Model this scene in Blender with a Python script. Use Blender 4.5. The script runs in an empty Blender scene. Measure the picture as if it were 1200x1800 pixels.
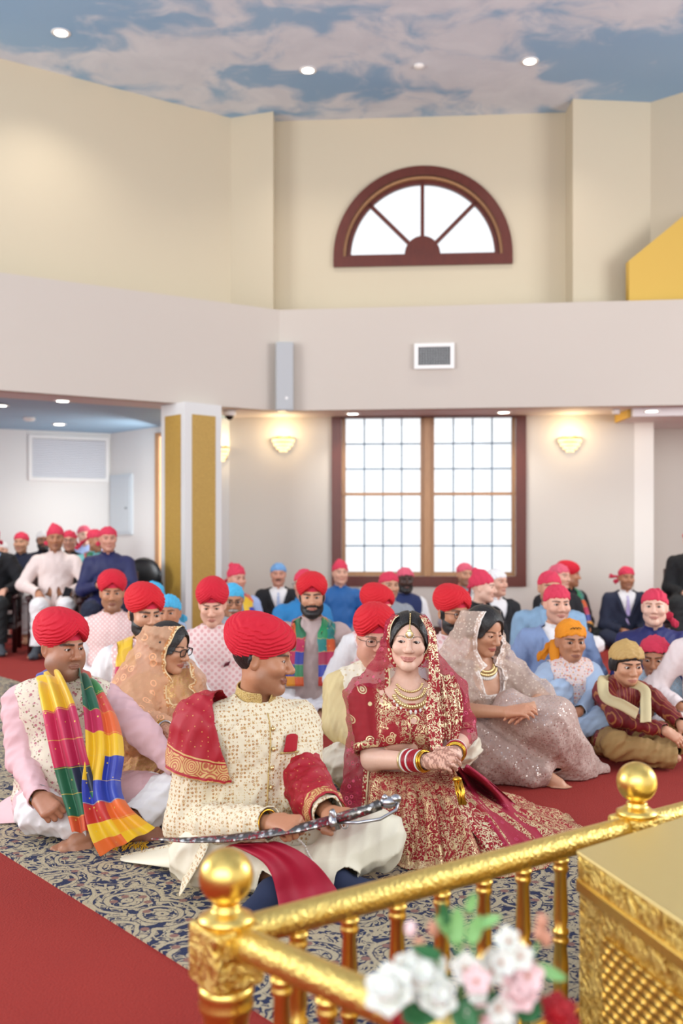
import bpy, math, random
import numpy as np
from mathutils import Vector, Matrix
C = bpy.context.scene.collection
SC = bpy.context.scene
PI = math.pi
# ---------------------------------------------------------------- camera, world, lamps, exposure
F, HY, CH = 1750.0, 940.0, 1.18
cam = bpy.data.cameras.new('camera'); camo = bpy.data.objects.new('camera', cam); C.objects.link(camo)
cam.sensor_fit = 'HORIZONTAL'; cam.sensor_width = 24.0; cam.lens = 24.0 * F / 1200.0
cam.shift_y = (HY - 900.0) / 1200.0
camo.location = (0, 0, CH); camo.rotation_euler = (PI / 2, 0, 0)
cam.clip_start = 0.05; cam.clip_end = 200
cam.dof.use_dof = True; cam.dof.focus_distance = 3.7; cam.dof.aperture_fstop = 2.2
SC.camera = camo
w = bpy.data.worlds.new('World'); SC.world = w; w.use_nodes = True
w.node_tree.nodes['Background'].inputs[0].default_value = (0.94, 0.97, 1.0, 1)
w.node_tree.nodes['Background'].inputs[1].default_value = 1.25
SC.view_settings.view_transform = 'Standard'; SC.view_settings.look = 'None'
SC.view_settings.gamma = 1.0; SC.view_settings.use_curve_mapping = False
SC.view_settings.exposure = -0.07
SC.cycles.use_denoising = True
SC.cycles.max_bounces = 8; SC.cycles.diffuse_bounces = 4; SC.cycles.transparent_max_bounces = 12
SC.cycles.caustics_reflective = False; SC.cycles.caustics_refractive = False
SC.cycles.sample_clamp_indirect = 6.0

def area(name, loc, aim, sx, sy, watts, col):
    l = bpy.data.lights.new(name, 'AREA'); l.shape = 'RECTANGLE'; l.size = sx; l.size_y = sy; l.energy = watts; l.color = col
    o = bpy.data.objects.new(name, l); C.objects.link(o); o.location = loc
    o.rotation_euler = (Vector(aim) - Vector(loc)).to_track_quat('-Z', 'Y').to_euler(); return o
# added fill lamps behind and beside the camera, standing in for assumed windows
area('daylight_fill', (-1.5, -3.2, 3.3), (0, 5, 5.2), 7.0, 3.4, 400, (.93, .97, 1.0))
area('daylight_fill', (-7.2, 4.2, 3.0), (0, 7, 4.4), 4.0, 3.0, 400, (.93, .97, 1.0))
area('daylight_fill', (7.2, 4.6, 3.0), (0, 7.5, 4.4), 4.0, 3.0, 400, (.93, .97, 1.0))
def P(px, py, Y):
    return np.array([(px - 600) * Y / F, Y, CH - (py - HY) * Y / F])
def PZ(px, py, z):
    Y = F * (CH - z) / (py - HY)
    return P(px, py, Y)
def G(px, py): return PZ(px, py, 0.0)

# ---------------------------------------------------------------- small helpers
def lin(h):
    if not isinstance(h, str): return tuple(h)[:3] + (1,)
    h = h.lstrip('#'); h = h if len(h) == 6 else ''.join(c * 2 for c in h); v = [int(h[i:i+2], 16) / 255 for i in (0, 2, 4)]
    return tuple(x / 12.92 if x <= .04045 else ((x + .055) / 1.055) ** 2.4 for x in v) + (1,)
def obj(name, me, m=None, parent=None):
    o = bpy.data.objects.new(name, me); C.objects.link(o)
    if m is not None:
        for k in (m if isinstance(m, (list, tuple)) else [m]): me.materials.append(k)
    if parent is not None: o.parent = parent
    return o
def tag(o, label=None, cat=None, group=None, kind=None):
    if label: o['label'] = label
    if cat: o['category'] = cat
    if group: o['group'] = group
    if kind: o['kind'] = kind
    return o
def empty(name, loc=(0, 0, 0), rz=0.0):
    o = bpy.data.objects.new(name, None); C.objects.link(o)
    o.location = tuple(float(v) for v in loc); o.rotation_euler = (0, 0, rz); o.empty_display_size = .05
    return o
def mesh(name, v, f, smooth=False):
    me = bpy.data.meshes.new(name)
    me.from_pydata([tuple(map(float, q)) for q in v], [], [tuple(map(int, q)) for q in f]); me.update()
    if smooth: me.polygons.foreach_set('use_smooth', [True] * len(me.polygons))
    return me
class MB:
    """collects shapes of ONE part"""
    def __init__(s): s.v = []; s.f = []; s.mi = []; s.cur = 0
    def add(s, v, f):
        o = len(s.v); s.v += [tuple(map(float, q)) for q in v]; s.f += [tuple(i + o for i in q) for q in f]; s.mi += [s.cur] * len(f)
    def box(s, c, sz, R=None, bev=0):
        x, y, z = [q / 2 for q in sz]
        v = np.array([[a * x, b * y, d * z] for a in (-1, 1) for b in (-1, 1) for d in (-1, 1)])
        if R is not None: v = v @ np.array(R).T
        s.add(v + np.array(c), [(0, 1, 3, 2), (4, 6, 7, 5), (0, 4, 5, 1), (2, 3, 7, 6), (0, 2, 6, 4), (1, 5, 7, 3)])
    def prism(s, pts, z0, z1):
        n = len(pts); v = [(p[0], p[1], z0) for p in pts] + [(p[0], p[1], z1) for p in pts]
        f = [tuple(range(n))[::-1], tuple(range(n, 2 * n))] + [(i, (i + 1) % n, n + (i + 1) % n, n + i) for i in range(n)]
        s.add(v, f)
    def tube(s, pts, r, n=10, cap=True, sq=1.0, up=None):
        pts = np.array(pts, float); m = len(pts); rr = np.broadcast_to(np.array(r, float), (m,))
        T = np.gradient(pts, axis=0); T /= np.linalg.norm(T, axis=1)[:, None] + 1e-9
        u = np.array(up if up is not None else ([0, 0, 1] if abs(T[0][2]) < .9 else [1, 0, 0]), float); V = []
        for i in range(m):
            a = np.cross(T[i], u); a /= np.linalg.norm(a) + 1e-9; u = np.cross(a, T[i])
            for k in range(n):
                t = 2 * PI * k / n; V.append(pts[i] + rr[i] * (math.cos(t) * a + sq * math.sin(t) * u))
        f = [(i * n + k, i * n + (k + 1) % n, (i + 1) * n + (k + 1) % n, (i + 1) * n + k) for i in range(m - 1) for k in range(n)]
        if cap: f += [tuple(range(n))[::-1], tuple(range((m - 1) * n, m * n))]
        s.add(V, f)
    def lathe(s, prof, n=24, c=(0, 0, 0), R=None):
        V = []
        for (r, z) in prof:
            for k in range(n):
                t = 2 * PI * k / n; V.append((r * math.cos(t), r * math.sin(t), z))
        V = np.array(V)
        if R is not None: V = V @ np.array(R).T
        m = len(prof)
        f = [(i * n + k, i * n + (k + 1) % n, (i + 1) * n + (k + 1) % n, (i + 1) * n + k) for i in range(m - 1) for k in range(n)]
        s.add(V + np.array(c), f + [tuple(range(n))[::-1], tuple(range((m - 1) * n, m * n))])
    def ball(s, c, r, n=10, R=None):
        r = np.broadcast_to(np.array(r, float), (3,)); V = []; m = max(5, n // 2 + 1)
        for i in range(m + 1):
            th = PI * i / m
            for k in range(n):
                t = 2 * PI * k / n; V.append((r[0] * math.sin(th) * math.cos(t), r[1] * math.sin(th) * math.sin(t), r[2] * math.cos(th)))
        V = np.array(V)
        if R is not None: V = V @ np.array(R).T
        s.add(V + np.array(c), [(i * n + k, (i + 1) * n + k, (i + 1) * n + (k + 1) % n, i * n + (k + 1) % n) for i in range(m) for k in range(n)])
    def build(s, name, m=None, parent=None, smooth=False):
        me = mesh(name, s.v, s.f, smooth); o = obj(name, me, m, parent)
        if len(set(s.mi)) > 1: me.polygons.foreach_set('material_index', s.mi)
        return o
def bevel(o, wd=.004, seg=2):
    b = o.modifiers.new('bevel', 'BEVEL'); b.width = wd; b.segments = seg; b.limit_method = 'ANGLE'; return o
def Rz(a): c, s = math.cos(a), math.sin(a); return np.array([[c, -s, 0], [s, c, 0], [0, 0, 1.]])
def Rx(a): c, s = math.cos(a), math.sin(a); return np.array([[1., 0, 0], [0, c, -s], [0, s, c]])
def Ry(a): c, s = math.cos(a), math.sin(a); return np.array([[c, 0, s], [0, 1., 0], [-s, 0, c]])
def unit(v): v = np.array(v, float); return v / (np.linalg.norm(v) + 1e-9)
def flat(outer, holes, depth, name, m, M=None, parent=None):
    """a plate with holes: outline in x,z, thickness depth along +y"""
    cu = bpy.data.curves.new(name, 'CURVE'); cu.dimensions = '2D'; cu.fill_mode = 'BOTH'; cu.extrude = depth / 2
    for poly in [outer] + list(holes):
        sp = cu.splines.new('POLY'); sp.points.add(len(poly) - 1); sp.use_cyclic_u = True
        for i, q in enumerate(poly): sp.points[i].co = (q[0], q[1], 0, 1)
    t = bpy.data.objects.new('tmp', cu); C.objects.link(t); bpy.context.view_layer.update()
    me = bpy.data.meshes.new_from_object(t.evaluated_get(bpy.context.evaluated_depsgraph_get()))
    bpy.data.objects.remove(t); bpy.data.curves.remove(cu)
    me.transform(Matrix.Rotation(PI / 2, 4, 'X'))
    me.transform(Matrix.Translation((0, depth / 2, 0)))
    if M is not None: me.transform(M)
    me.name = name; me.materials.clear()
    return obj(name, me, m, parent)

# ---------------------------------------------------------------- materials
class NT:
    def __init__(s, name, col=(.8, .8, .8, 1), rough=.6, metal=0.0, **kw):
        s.m = bpy.data.materials.new(name); s.m.use_nodes = True; s.t = s.m.node_tree
        s.b = s.t.nodes['Principled BSDF']; s.out = s.t.nodes['Material Output']
        s.b.inputs['Base Color'].default_value = lin(col); s.b.inputs['Roughness'].default_value = rough; s.b.inputs['Metallic'].default_value = metal
        for k, v in kw.items(): s.b.inputs[k.replace('_', ' ')].default_value = v
    def n(s, ty, ins=None, **props):
        o = s.t.nodes.new('ShaderNode' + ty)
        for k, v in props.items(): setattr(o, k, v)
        for k, v in (ins or {}).items():
            if hasattr(v, 'is_linked') or hasattr(v, 'links'): s.t.links.new(v, o.inputs[k])
            else: o.inputs[k].default_value = v
        return o
    def link(s, a, b): s.t.links.new(a, s.b.inputs[b] if isinstance(b, str) else b)
    def obj(s): return s.n('TexCoord').outputs['Object']
    def uv(s): return s.n('TexCoord').outputs['UV']
    def attr(s, nm, o='Color'): return s.n('Attribute', attribute_name=nm).outputs[o]
    def math(s, op, a, b=0.0, c=0.0, clamp=False): return s.n('Math', {0: a, 1: b, 2: c}, operation=op, use_clamp=clamp).outputs[0]
    def vm(s, op, a, b=(0, 0, 0)): return s.n('VectorMath', {0: a, 1: b}, operation=op).outputs[0]
    def map(s, v, loc=(0, 0, 0), rot=(0, 0, 0), sc=(1, 1, 1)): return s.n('Mapping', {'Vector': v, 'Location': loc, 'Rotation': rot, 'Scale': sc}).outputs[0]
    def sep(s, v): return s.n('SeparateXYZ', {0: v}).outputs
    def comb(s, x, y, z=0.0): return s.n('CombineXYZ', {0: x, 1: y, 2: z}).outputs[0]
    def noise(s, v, sc, det=2.0, rough=.5, o='Fac', dist=0.0): return s.n('TexNoise', {'Vector': v, 'Scale': sc, 'Detail': det, 'Roughness': rough, 'Distortion': dist}).outputs[o]
    def vor(s, v, sc, o='Distance', feature='F1', rnd=1.0, dims='3D', **kw): return s.n('TexVoronoi', {'Vector': v, 'Scale': sc, 'Randomness': rnd}, feature=feature, voronoi_dimensions=dims, **kw).outputs[o]
    def step(s, x, a, b): return s.n('MapRange', {0: x, 1: a, 2: b, 3: 0.0, 4: 1.0}, interpolation_type='SMOOTHSTEP').outputs[0]
    def mix(s, f, a, b, bt='MIX'):
        o = s.n('Mix', data_type='RGBA', blend_type=bt)
        for i, v in ((0, f), (6, a), (7, b)):
            if hasattr(v, 'links'): s.t.links.new(v, o.inputs[i])
            else: o.inputs[i].default_value = v if i == 0 else lin(v)
        return o.outputs[2]
    def ramp(s, f, stops, interp='LINEAR'):
        o = s.n('ValToRGB', {0: f}); cr = o.color_ramp; cr.interpolation = interp
        while len(cr.elements) < len(stops): cr.elements.new(.5)
        for e, (p, c) in zip(cr.elements, stops): e.position = p; e.color = lin(c)
        return o.outputs[0]
    def bump(s, h, st=.3, d=.01):
        o = s.n('Bump', {'Height': h, 'Strength': st, 'Distance': d}); s.link(o.outputs[0], 'Normal'); return o
    def col(s, c): s.link(c, 'Base Color'); return s
MATS = {}
def plain(name, col, rough=.6, metal=0.0, **kw):
    if name not in MATS: MATS[name] = NT(name, col, rough, metal, **kw).m
    return MATS[name]
def wallpaint(name, col):
    n = NT(name, col, .75); o = n.obj()
    n.bump(n.noise(o, 60, 3), .04, .004); n.col(n.mix(n.noise(o, .9, 2), col, tuple(x * .965 for x in lin(col)[:3]))); return n.m
def gold(name, kind='rough', col='#cf9f35', rough=.37):
    n = NT(name, col, rough, 1.0); o = n.obj()
    if kind == 'hammer':
        d = n.vor(o, 120, feature='SMOOTH_F1'); e = n.noise(o, 80, 3, .6, dist=1.0); n.bump(n.math('ADD', n.math('MULTIPLY', d, .8), e), .6, .0045)
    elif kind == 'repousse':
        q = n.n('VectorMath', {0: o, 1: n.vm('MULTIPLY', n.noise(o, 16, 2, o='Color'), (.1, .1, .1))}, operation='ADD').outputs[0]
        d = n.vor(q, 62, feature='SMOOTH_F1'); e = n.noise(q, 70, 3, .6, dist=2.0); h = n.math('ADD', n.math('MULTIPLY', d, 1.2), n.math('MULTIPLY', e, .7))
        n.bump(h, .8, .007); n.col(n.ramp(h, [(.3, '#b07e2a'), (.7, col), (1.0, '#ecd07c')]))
    elif kind == 'scales':
        s = n.sep(o); z = n.math('MULTIPLY', s[2], 52.0); u = n.math('MULTIPLY', n.math('ADD', s[0], n.math('MULTIPLY', s[1], .9)), 23.0)
        row = n.math('FLOOR', z); u2 = n.math('ADD', u, n.math('MULTIPLY', row, .5))
        a = n.math('SUBTRACT', n.math('FRACT', u2), .5); b = n.math('SUBTRACT', n.math('FRACT', z), .35)
        r = n.math('SQRT', n.math('ADD', n.math('MULTIPLY', a, a), n.math('MULTIPLY', b, b)))
        n.bump(n.math('SUBTRACT', 1.0, r), .9, .012); n.col(n.ramp(r, [(.1, '#ecce78'), (.6, '#bf8f38')]))
    else:
        n.bump(n.noise(o, 25, 2), .12, .006)
    return n.m
def wood(name, c1, c2):
    n = NT(name, c1, .35); o = n.obj()
    g = n.noise(n.map(o, sc=(6, 6, 1.2)), 6, 4, .6, dist=.6); n.col(n.mix(g, c1, c2)); n.bump(g, .08, .003); return n.m
def glass(name):
    n = NT(name); t = n.n('BsdfTransparent'); g = n.n('BsdfGlossy', {'Roughness': .05})
    fr = n.n('Fresnel', {'IOR': 1.3}); mx = n.n('MixShader', {0: fr.outputs[0], 1: t.outputs[0], 2: g.outputs[0]})
    n.link(mx.outputs[0], n.out.inputs[0]); return n.m
def emit(name, col, st):
    n = NT(name, col); e = n.n('Emission', {'Color': lin(col), 'Strength': st}); n.link(e.outputs[0], n.out.inputs[0]); return n.m
# ---------------------------------------------------------------- the room
WALL = wallpaint('cream_paint', '#c8bba2'); WALL2 = wallpaint('lower_wall_paint', '#cdc6bb'); WALL3 = wallpaint('lit_left_wall_paint', '#e4e2de'); FASC = wallpaint('fascia_paint', '#c5bbb0'); SOFF = wallpaint('soffit_paint', '#dcd6d4')
WHITE = plain('white_paint', '#eceae6', .5); YEL = wallpaint('yellow_paint', '#cfa94e')
WOOD = wood('dark_cherry_wood', '#6b2f20', '#4a1c14'); WOODL = wood('tan_wood', '#b98d62', '#9a6c45')
GLASS = glass('window_glass')
def S(o): o['kind'] = 'structure'; return o
def wallseg(name, a, b, z0, z1, m=WALL, th=.2, back=1):
    a = np.array(a, float); b = np.array(b, float); d = unit(b - a); nrm = np.array([-d[1], d[0]]) * back
    k = MB(); k.prism([a, b, b + nrm * th, a + nrm * th], z0, z1); return S(k.build(name, m))
ZF, ZT, ZC = 2.575, 3.71, 6.08
# floor: red carpet + patterned runner
n = NT('red_carpet', '#9c2019', .95); o_ = n.obj(); nz = n.noise(o_, 140, 3, .7); n.col(n.mix(n.noise(o_, 2.2, 3), n.mix(nz, '#7b140e', '#b12a1e'), n.mix(nz, '#891a12', '#bb3524'))); n.bump(nz, .7, .012); RED = n.m
k = MB(); k.box((0, 6.4, -.05), (20, 19.2, .1)); S(k.build('floor', RED))
n = NT('scroll_carpet', '#20284a', .95); o_ = n.obj()
dn = n.noise(o_, 7, 3, o='Color'); q = n.n('VectorMath', {0: o_, 1: n.vm('MULTIPLY', dn, (.16, .16, 0))}, operation='ADD').outputs[0]
q1 = n.n('VectorMath', {0: o_, 1: n.vm('MULTIPLY', dn, (.05, .05, 0))}, operation='ADD').outputs[0]; d1 = n.vor(q1, 3.6, dims='2D', rnd=.8); ring = n.math('SINE', n.math('MULTIPLY', d1, 34.0)); m1 = n.math('MULTIPLY', n.step(ring, .55, .7), n.math('SUBTRACT', 1.0, n.step(d1, .42, .46))); gap = n.math('MULTIPLY', n.math('MULTIPLY', n.step(ring, -.1, .1), n.math('SUBTRACT', 1.0, n.step(ring, .4, .5))), n.math('SUBTRACT', 1.0, n.step(d1, .42, .46)))
w2 = n.noise(q, 16, 2, .5, dist=2.2); m2 = n.math('MULTIPLY', n.step(w2, .47, .5), n.math('SUBTRACT', 1.0, n.step(w2, .58, .61)))
d3 = n.vor(q, 21, dims='2D', feature='DISTANCE_TO_EDGE'); m3 = n.math('SUBTRACT', 1.0, n.step(d3, .05, .09))
d4 = n.vor(o_, 22, dims='2D'); m4 = n.math('SUBTRACT', 1.0, n.step(d4, .25, .32))
mm = n.math('MAXIMUM', n.math('MAXIMUM', m1, m2), n.math('MAXIMUM', m3, m4))
cut = n.step(n.noise(q, 19, 2, .5, dist=1.0), .4, .43); mm = n.math('MAXIMUM', n.math('MULTIPLY', n.math('MULTIPLY', mm, cut), n.math('SUBTRACT', 1.0, n.math('MULTIPLY', gap, .8))), m1)
fl = n.noise(o_, 160, 2)
cr = n.mix(fl, '#9c8c6e', '#c6b798'); nv = n.mix(fl, '#111838', '#252f52'); red = n.math('SUBTRACT', 1.0, n.step(n.vor(o_, 9, dims='2D'), .1, .14))
n.col(n.mix(red, n.mix(mm, nv, cr), '#8a6257')); n.bump(fl, .5, .008); SCROLL = n.m
u = unit((1.1, -1.29)); A0 = np.array((-1.26, 3.69)); B0 = np.array((-.13, 5.09))
k = MB(); k.prism([A0 - u * 6, A0 + u * 4, B0 + u * 5, B0 - u * 5], -.002, .006); ru = k.build('carpet_runner', SCROLL)
tag(ru, 'navy and cream scrollwork carpet runner crossing the red carpet', 'carpet')
# ceiling with painted clouds
n = NT('painted_sky', '#8fb0c8', .8); o_ = n.obj()
q = n.n('VectorMath', {0: o_, 1: n.vm('MULTIPLY', n.noise(o_, 1.1, 2, o='Color'), (1.0, 1.0, 0))}, operation='ADD').outputs[0]
c1 = n.noise(n.map(q, loc=(3.1, 1.3, 0), sc=(.62, .85, 1)), 1.0, 7, .56); c2 = n.noise(q, 2.6, 6, .6)
f = n.step(n.math('ADD', n.math('MULTIPLY', c1, .8), n.math('MULTIPLY', c2, .2)), .445, .545)
sky = n.mix(n.noise(o_, .5, 2), '#7aa2c8', '#9dbcd4'); cl = n.mix(c2, '#b8bfcb', '#e2e8ee'); n.col(n.mix(f, sky, cl)); SKY = n.m
k = MB(); k.prism([(-9, -3.4), (9, -3.4), (9, 11.0), (3.6, 11.7), (-.9, 12.0), (-9, 8.0)], ZC, ZC + .12); S(k.build('ceiling', SKY))
# upper storey walls
SL = (10.24 - 11.70) / (-3.51 + 1.30)
PA = (-1.30, 11.70); PB = (-.79, 11.52); WB0 = (-.79, 11.80); WB1 = (2.60, 11.55); PC = (2.60, 11.19); PD = (3.50, 11.28)
wallseg('wall_left_upper', (-8.0, 11.70 - SL * 6.7), PA, ZT - .2, ZC)
k = MB(); k.prism([PA, PB, (-.79, 11.9), (-1.2, 12.1)], ZT - .2, ZC); S(k.build('pillar_left_upper', WALL))
k = MB(); k.prism([PC, PD, (3.5, 11.9), (2.6, 11.9)], ZT - .2, ZC); S(k.build('pillar_right_upper', WALL))
wallseg('wall_right_upper', PD, (8.0, 7.2), ZT - .2, ZC)
def frame2(a, b):
    """matrix of a wall plane: local x along a->b, y into the wall, z up"""
    d = unit(np.array(b) - np.array(a)); M = Matrix.Identity(4)
    M.col[0] = (d[0], d[1], 0, 0); M.col[1] = (-d[1], d[0], 0, 0); M.col[2] = (0, 0, 1, 0); M.col[3] = (a[0], a[1], 0, 1); return M
Mu = frame2(WB0, WB1); Lu = math.dist(WB0, WB1)
xc = (P(742, 470, 11.69)[0] - WB0[0]) / (WB1[0] - WB0[0]) * Lu; RO = 1.045; zb = 4.33; zs = zb + .12
def arch(r, z0, zs, n=40): return [(xc - r, z0)] + [(xc - r * math.cos(PI * i / n), zs + r * math.sin(PI * i / n)) for i in range(n + 1)] + [(xc + r, z0)]
flat([(-.3, ZT - .2), (Lu + .3, ZT - .2), (Lu + .3, ZC), (-.3, ZC)], [arch(RO - .05, zb + .04, zs)], .2, 'wall_back_upper', WALL, Mu)
S(bpy.data.objects['wall_back_upper'])
W1 = flat(arch(RO, zb, zs), [arch(RO - .115, zb + .12, zs + .01)], .07, 'window_1', WOOD, Mu @ Matrix.Translation((0, -.04, 0))); S(W1)
bevel(W1, .012)
def wpart(o, nm): o.name = nm; o.parent = W1; return o
flat(arch(RO - .112, zb + .118, zs), [arch(RO - .14, zb + .13, zs)], .1, 'inner_casing', WOODL, Mu @ Matrix.Translation((0, .0, 0)), W1)
flat(arch(RO - .14, zb + .12, zs), [arch(RO - .20, zb + .16, zs + .01)], .05, 'sash', WOOD, Mu @ Matrix.Translation((0, .05, 0)), W1)
flat([(xc - .21, zb + .13)] + [(xc - .21 * math.cos(PI * i / 20), zb + .15 + .22 * math.sin(PI * i / 20)) for i in range(21)] + [(xc + .21, zb + .13)], [], .05, 'sunburst_hub', WOOD, Mu @ Matrix.Translation((0, .045, 0)), W1)
for a in (45, 90, 135):
    k = MB(); ca, sa = math.cos(math.radians(a)), math.sin(math.radians(a)); r0, r1 = .2, RO - .16
    c = ((r0 + r1) / 2 * ca + xc, .07, zb + .13 + (r0 + r1) / 2 * sa); k.box(c, (r1 - r0, .04, .045), Ry(-math.radians(a)))
    o = k.build('spoke', WOOD, W1); o.data.transform(Mu)
flat(arch(RO - .15, zb + .13, zs), [], .006, 'glass_pane', GLASS, Mu @ Matrix.Translation((0, .08, 0)), W1)
# bulkhead (fascia) around the hall with its soffit
FL0 = np.array((-8.0, 11.2 - 7.3 * .618)); FM = np.array((-.70, 11.2)); FR = np.array((8.0, 11.2 - 8.7 * .1144))
wallseg('beam_left', FL0, FM, ZF, ZT, FASC, .14); wallseg('beam_right', FM, FR, ZF, ZT, FASC, .14)
k = MB(); k.prism([FL0 + (0, .03), FM + (0, .03), FR + (0, .03), (8, 13), (-.2, 13.2), (-.73, 11.55), (-.35, 11.8), (-8.0, 7.2)], ZF + .001, ZF + .08); 
k = MB(); off = np.array((-.29, .47))
k.prism([FL0 + (0, .02), FM + (0, .02), FM + (-.1, .6), FL0 + off], ZF + .002, ZF + .06); S(k.build('soffit_left', SOFF))
k = MB(); k.prism([FM + (-.02, .02), FR + (0, .02), (8, 11.9), (3.6, 11.75), (3.4, 11.7), (-1.3, 12.0), (-1.4, 11.5)], ZF + .003, ZF + .06); S(k.build('soffit_right', SOFF))
k = MB(); k.prism([FL0 + off * .9, FM + (-.1, .55), (-1.3, 12.2), (-2.6, 14.4), (-9, 14.4)], ZF + .01, ZF + .07); S(k.build('ceiling_left', plain('blue_ceiling', '#9fc0d8', .7)))
k = MB(); k.prism([FL0 + (0, .1), FM + (0, .1), FR + (0, .1), (8, 11.0), (3.5, 12.0), (-1.3, 12.2), (-8, 7.7)], ZT - .12, ZT - .02); S(k.build('ledge_slab', FASC))
k = MB(); k.prism([(3.22, 11.0), (8, 10.2), (8, 12.9), (3.22, 12.9)], 2.486, ZF); S(k.build('soffit_drop', SOFF))
k = MB(); k.box((3.20, 11.35, 2.53), (.03, .55, .088)); S(k.build('trim_1', YEL))
# yellow stair wall standing on the ledge at the right
Yy = 10.95; a = P(1105, 530, Yy); b = P(1105, 458, Yy); c = P(1200, 380, Yy); e = P(1600, 60, Yy); g = P(1600, 530, Yy)
flat([(q[0], q[2]) for q in (a, b, c, e, g)], [], .12, 'wall_stair', YEL, Matrix.Translation((0, Yy, 0))); S(bpy.data.objects['wall_stair'])
# lower storey walls
LA = (-1.34, 11.9); LB = (3.41, 11.6)
Ml = frame2(LA, LB); Ll = math.dist(LA, LB)
def lx(px): Y = 11.75; return (P(px, 0, Y)[0] - LA[0]) / (LB[0] - LA[0]) * Ll
x0, x1 = lx(583), lx(922); zw = CH - (1030 - HY) * 11.76 / F
flat([(0, 0), (Ll, 0), (Ll, 2.7), (0, 2.7)], [[(x0 + .05, zw + .05), (x1 - .05, zw + .05), (x1 - .05, ZF + .02), (x0 + .05, ZF + .02)]], .2, 'wall_back_lower', WALL2, Ml)
S(bpy.data.objects['wall_back_lower'])
t = .115
W2 = flat([(x0, zw), (x1, zw), (x1, ZF), (x0, ZF)], [[(x0 + t, zw + t), (x1 - t, zw + t), (x1 - t, ZF - .015), (x0 + t, ZF - .015)]], .08, 'window_2', WOOD, Ml @ Matrix.Translation((0, -.045, 0))); S(W2); bevel(W2, .012)
MUN = plain('muntin_grey', '#566b80', .5)
xm = (x0 + x1) / 2 - .01
k = MB(); k.box((xm, .05, (zw + t + ZF) / 2), (.075, .07, ZF - zw - t)); o = k.build('mullion', WOODL, W2); o.data.transform(Ml)
for (a, b) in ((x0 + t, xm - .037), (xm + .037, x1 - t)):
    fr = flat([(a, zw + t), (b, zw + t), (b, ZF), (a, ZF)], [[(a + .045, zw + t + .05), (b - .045, zw + t + .05), (b - .045, ZF - .012), (a + .045, ZF - .012)]], .05, 'sash_frame', WOODL, Ml @ Matrix.Translation((0, .05, 0)), W2)
    k = MB(); zm = CH + (HY - 868) * 11.76 / F; k.box(((a + b) / 2, .065, zm), (b - a, .05, .035)); o = k.build('meeting_rail', WOODL, W2); o.data.transform(Ml)
    k = MB()
    for i in range(1, 4): k.box((a + .045 + (b - a - .09) * i / 4, .09, (zw + t + ZF) / 2), (.0155, .014, ZF - zw - t))
    for zA, zB in ((zw + t + .05, zm), (zm, ZF - .012)):
        for i in (1, 2): k.box(((a + b) / 2, .09, zA + (zB - zA) * i / 3), (b - a, .014, .0155))
    o = k.build('muntin_grid', MUN, W2); o.data.transform(Ml)
    flat([(a, zw + t), (b, zw + t), (b, ZF), (a, ZF)], [], .006, 'glass_pane', GLASS, Ml @ Matrix.Translation((0, .1, 0)), W2)
wallseg('wall_left_lower', (-3.2, 13.8), LA, 0, 2.7, WALL3); wallseg('wall_left_far', (-8.4, 11.45), (-3.2, 13.8), 0, 2.7, WALL3)  # left walls' paint whitened to carry the window light falling on them
area('daylight_fill', (-2.35, 12.5, 1.6), (-4.5, 12.9, 1.5), .8, 1.7, 20, (.95, .98, 1.0))  # daylight from the window in the angled wall behind the column
k = MB(); k.prism([LB, (3.62, 11.55), (3.68, 12.6), (3.41, 12.4)], 0, 2.6); S(k.build('pillar_right_lower', plain('lit_pilaster_paint', '#e4dfd6', .7)))  # paler than the wall: the light on this face is put into its paint
wallseg('wall_right_lower', (3.66, 12.3), (8, 11.9), 0, 2.6, WALL2)
k = MB(); k.box((Ll / 2, -.012, .05), (Ll, .02, .1)); o = k.build('baseboard_back', plain('brown_baseboard', '#4b2a20', .5)); o.data.transform(Ml); S(o)
# trim of the window in the angled wall, behind the column
d = unit((1.86, -1.9)); 
for s_ in (.64, .86):
    q = np.array((-3.2, 13.8)) + d * (1.0 + s_ - .6); k = MB()
q = np.array((-2.37, 12.955)); k = MB(); k.prism([q, q + d * .10, q + d * .10 + np.array((-.05, -.05)), q + np.array((-.05, -.05))], .55, 2.5); S(k.build('trim_2', WOODL))
# column with gold panels
cc = P(336, 940, 10.75); hw = .232; RC = Rz(math.radians(43))
k = MB(); pts = [(RC @ np.array((sx * hw, sy * hw, 0)))[:2] + cc[:2] for sx, sy in ((-1, -1), (1, -1), (1, 1), (-1, 1))]
k.prism(pts, 0, ZF); COL = S(k.build('column_left', plain('column_grey', '#d8d8d6', .6)))
n = NT('gold_panel_fabric', '#b8923c', .5); o_ = n.obj(); n.col(n.mix(n.noise(o_, 90, 3), '#8f6c22', '#cfa850')); n.bump(n.noise(o_, 120, 2), .3, .004); GP = n.m
for nx, ny in ((0, -1), (-1, 0), (1, 0), (0, 1)):
    k = MB(); nv_ = np.array((nx, ny, 0)); k.box(nv_ * (hw + .002) + np.array((0, 0, 1.15)), (.30 if nx == 0 else .01, .30 if ny == 0 else .01, 2.6))
    o = k.build('gold_panel', GP, COL); o.data.transform(Matrix(RC.tolist()).to_4x4()); o.data.transform(Matrix.Translation((cc[0], cc[1], 0)))
k = MB(); bb = [(RC @ np.array((sx * .25, sy * .25, 0)))[:2] + cc[:2] for sx, sy in ((-1, -1), (1, -1), (1, 1), (-1, 1))]
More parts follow.
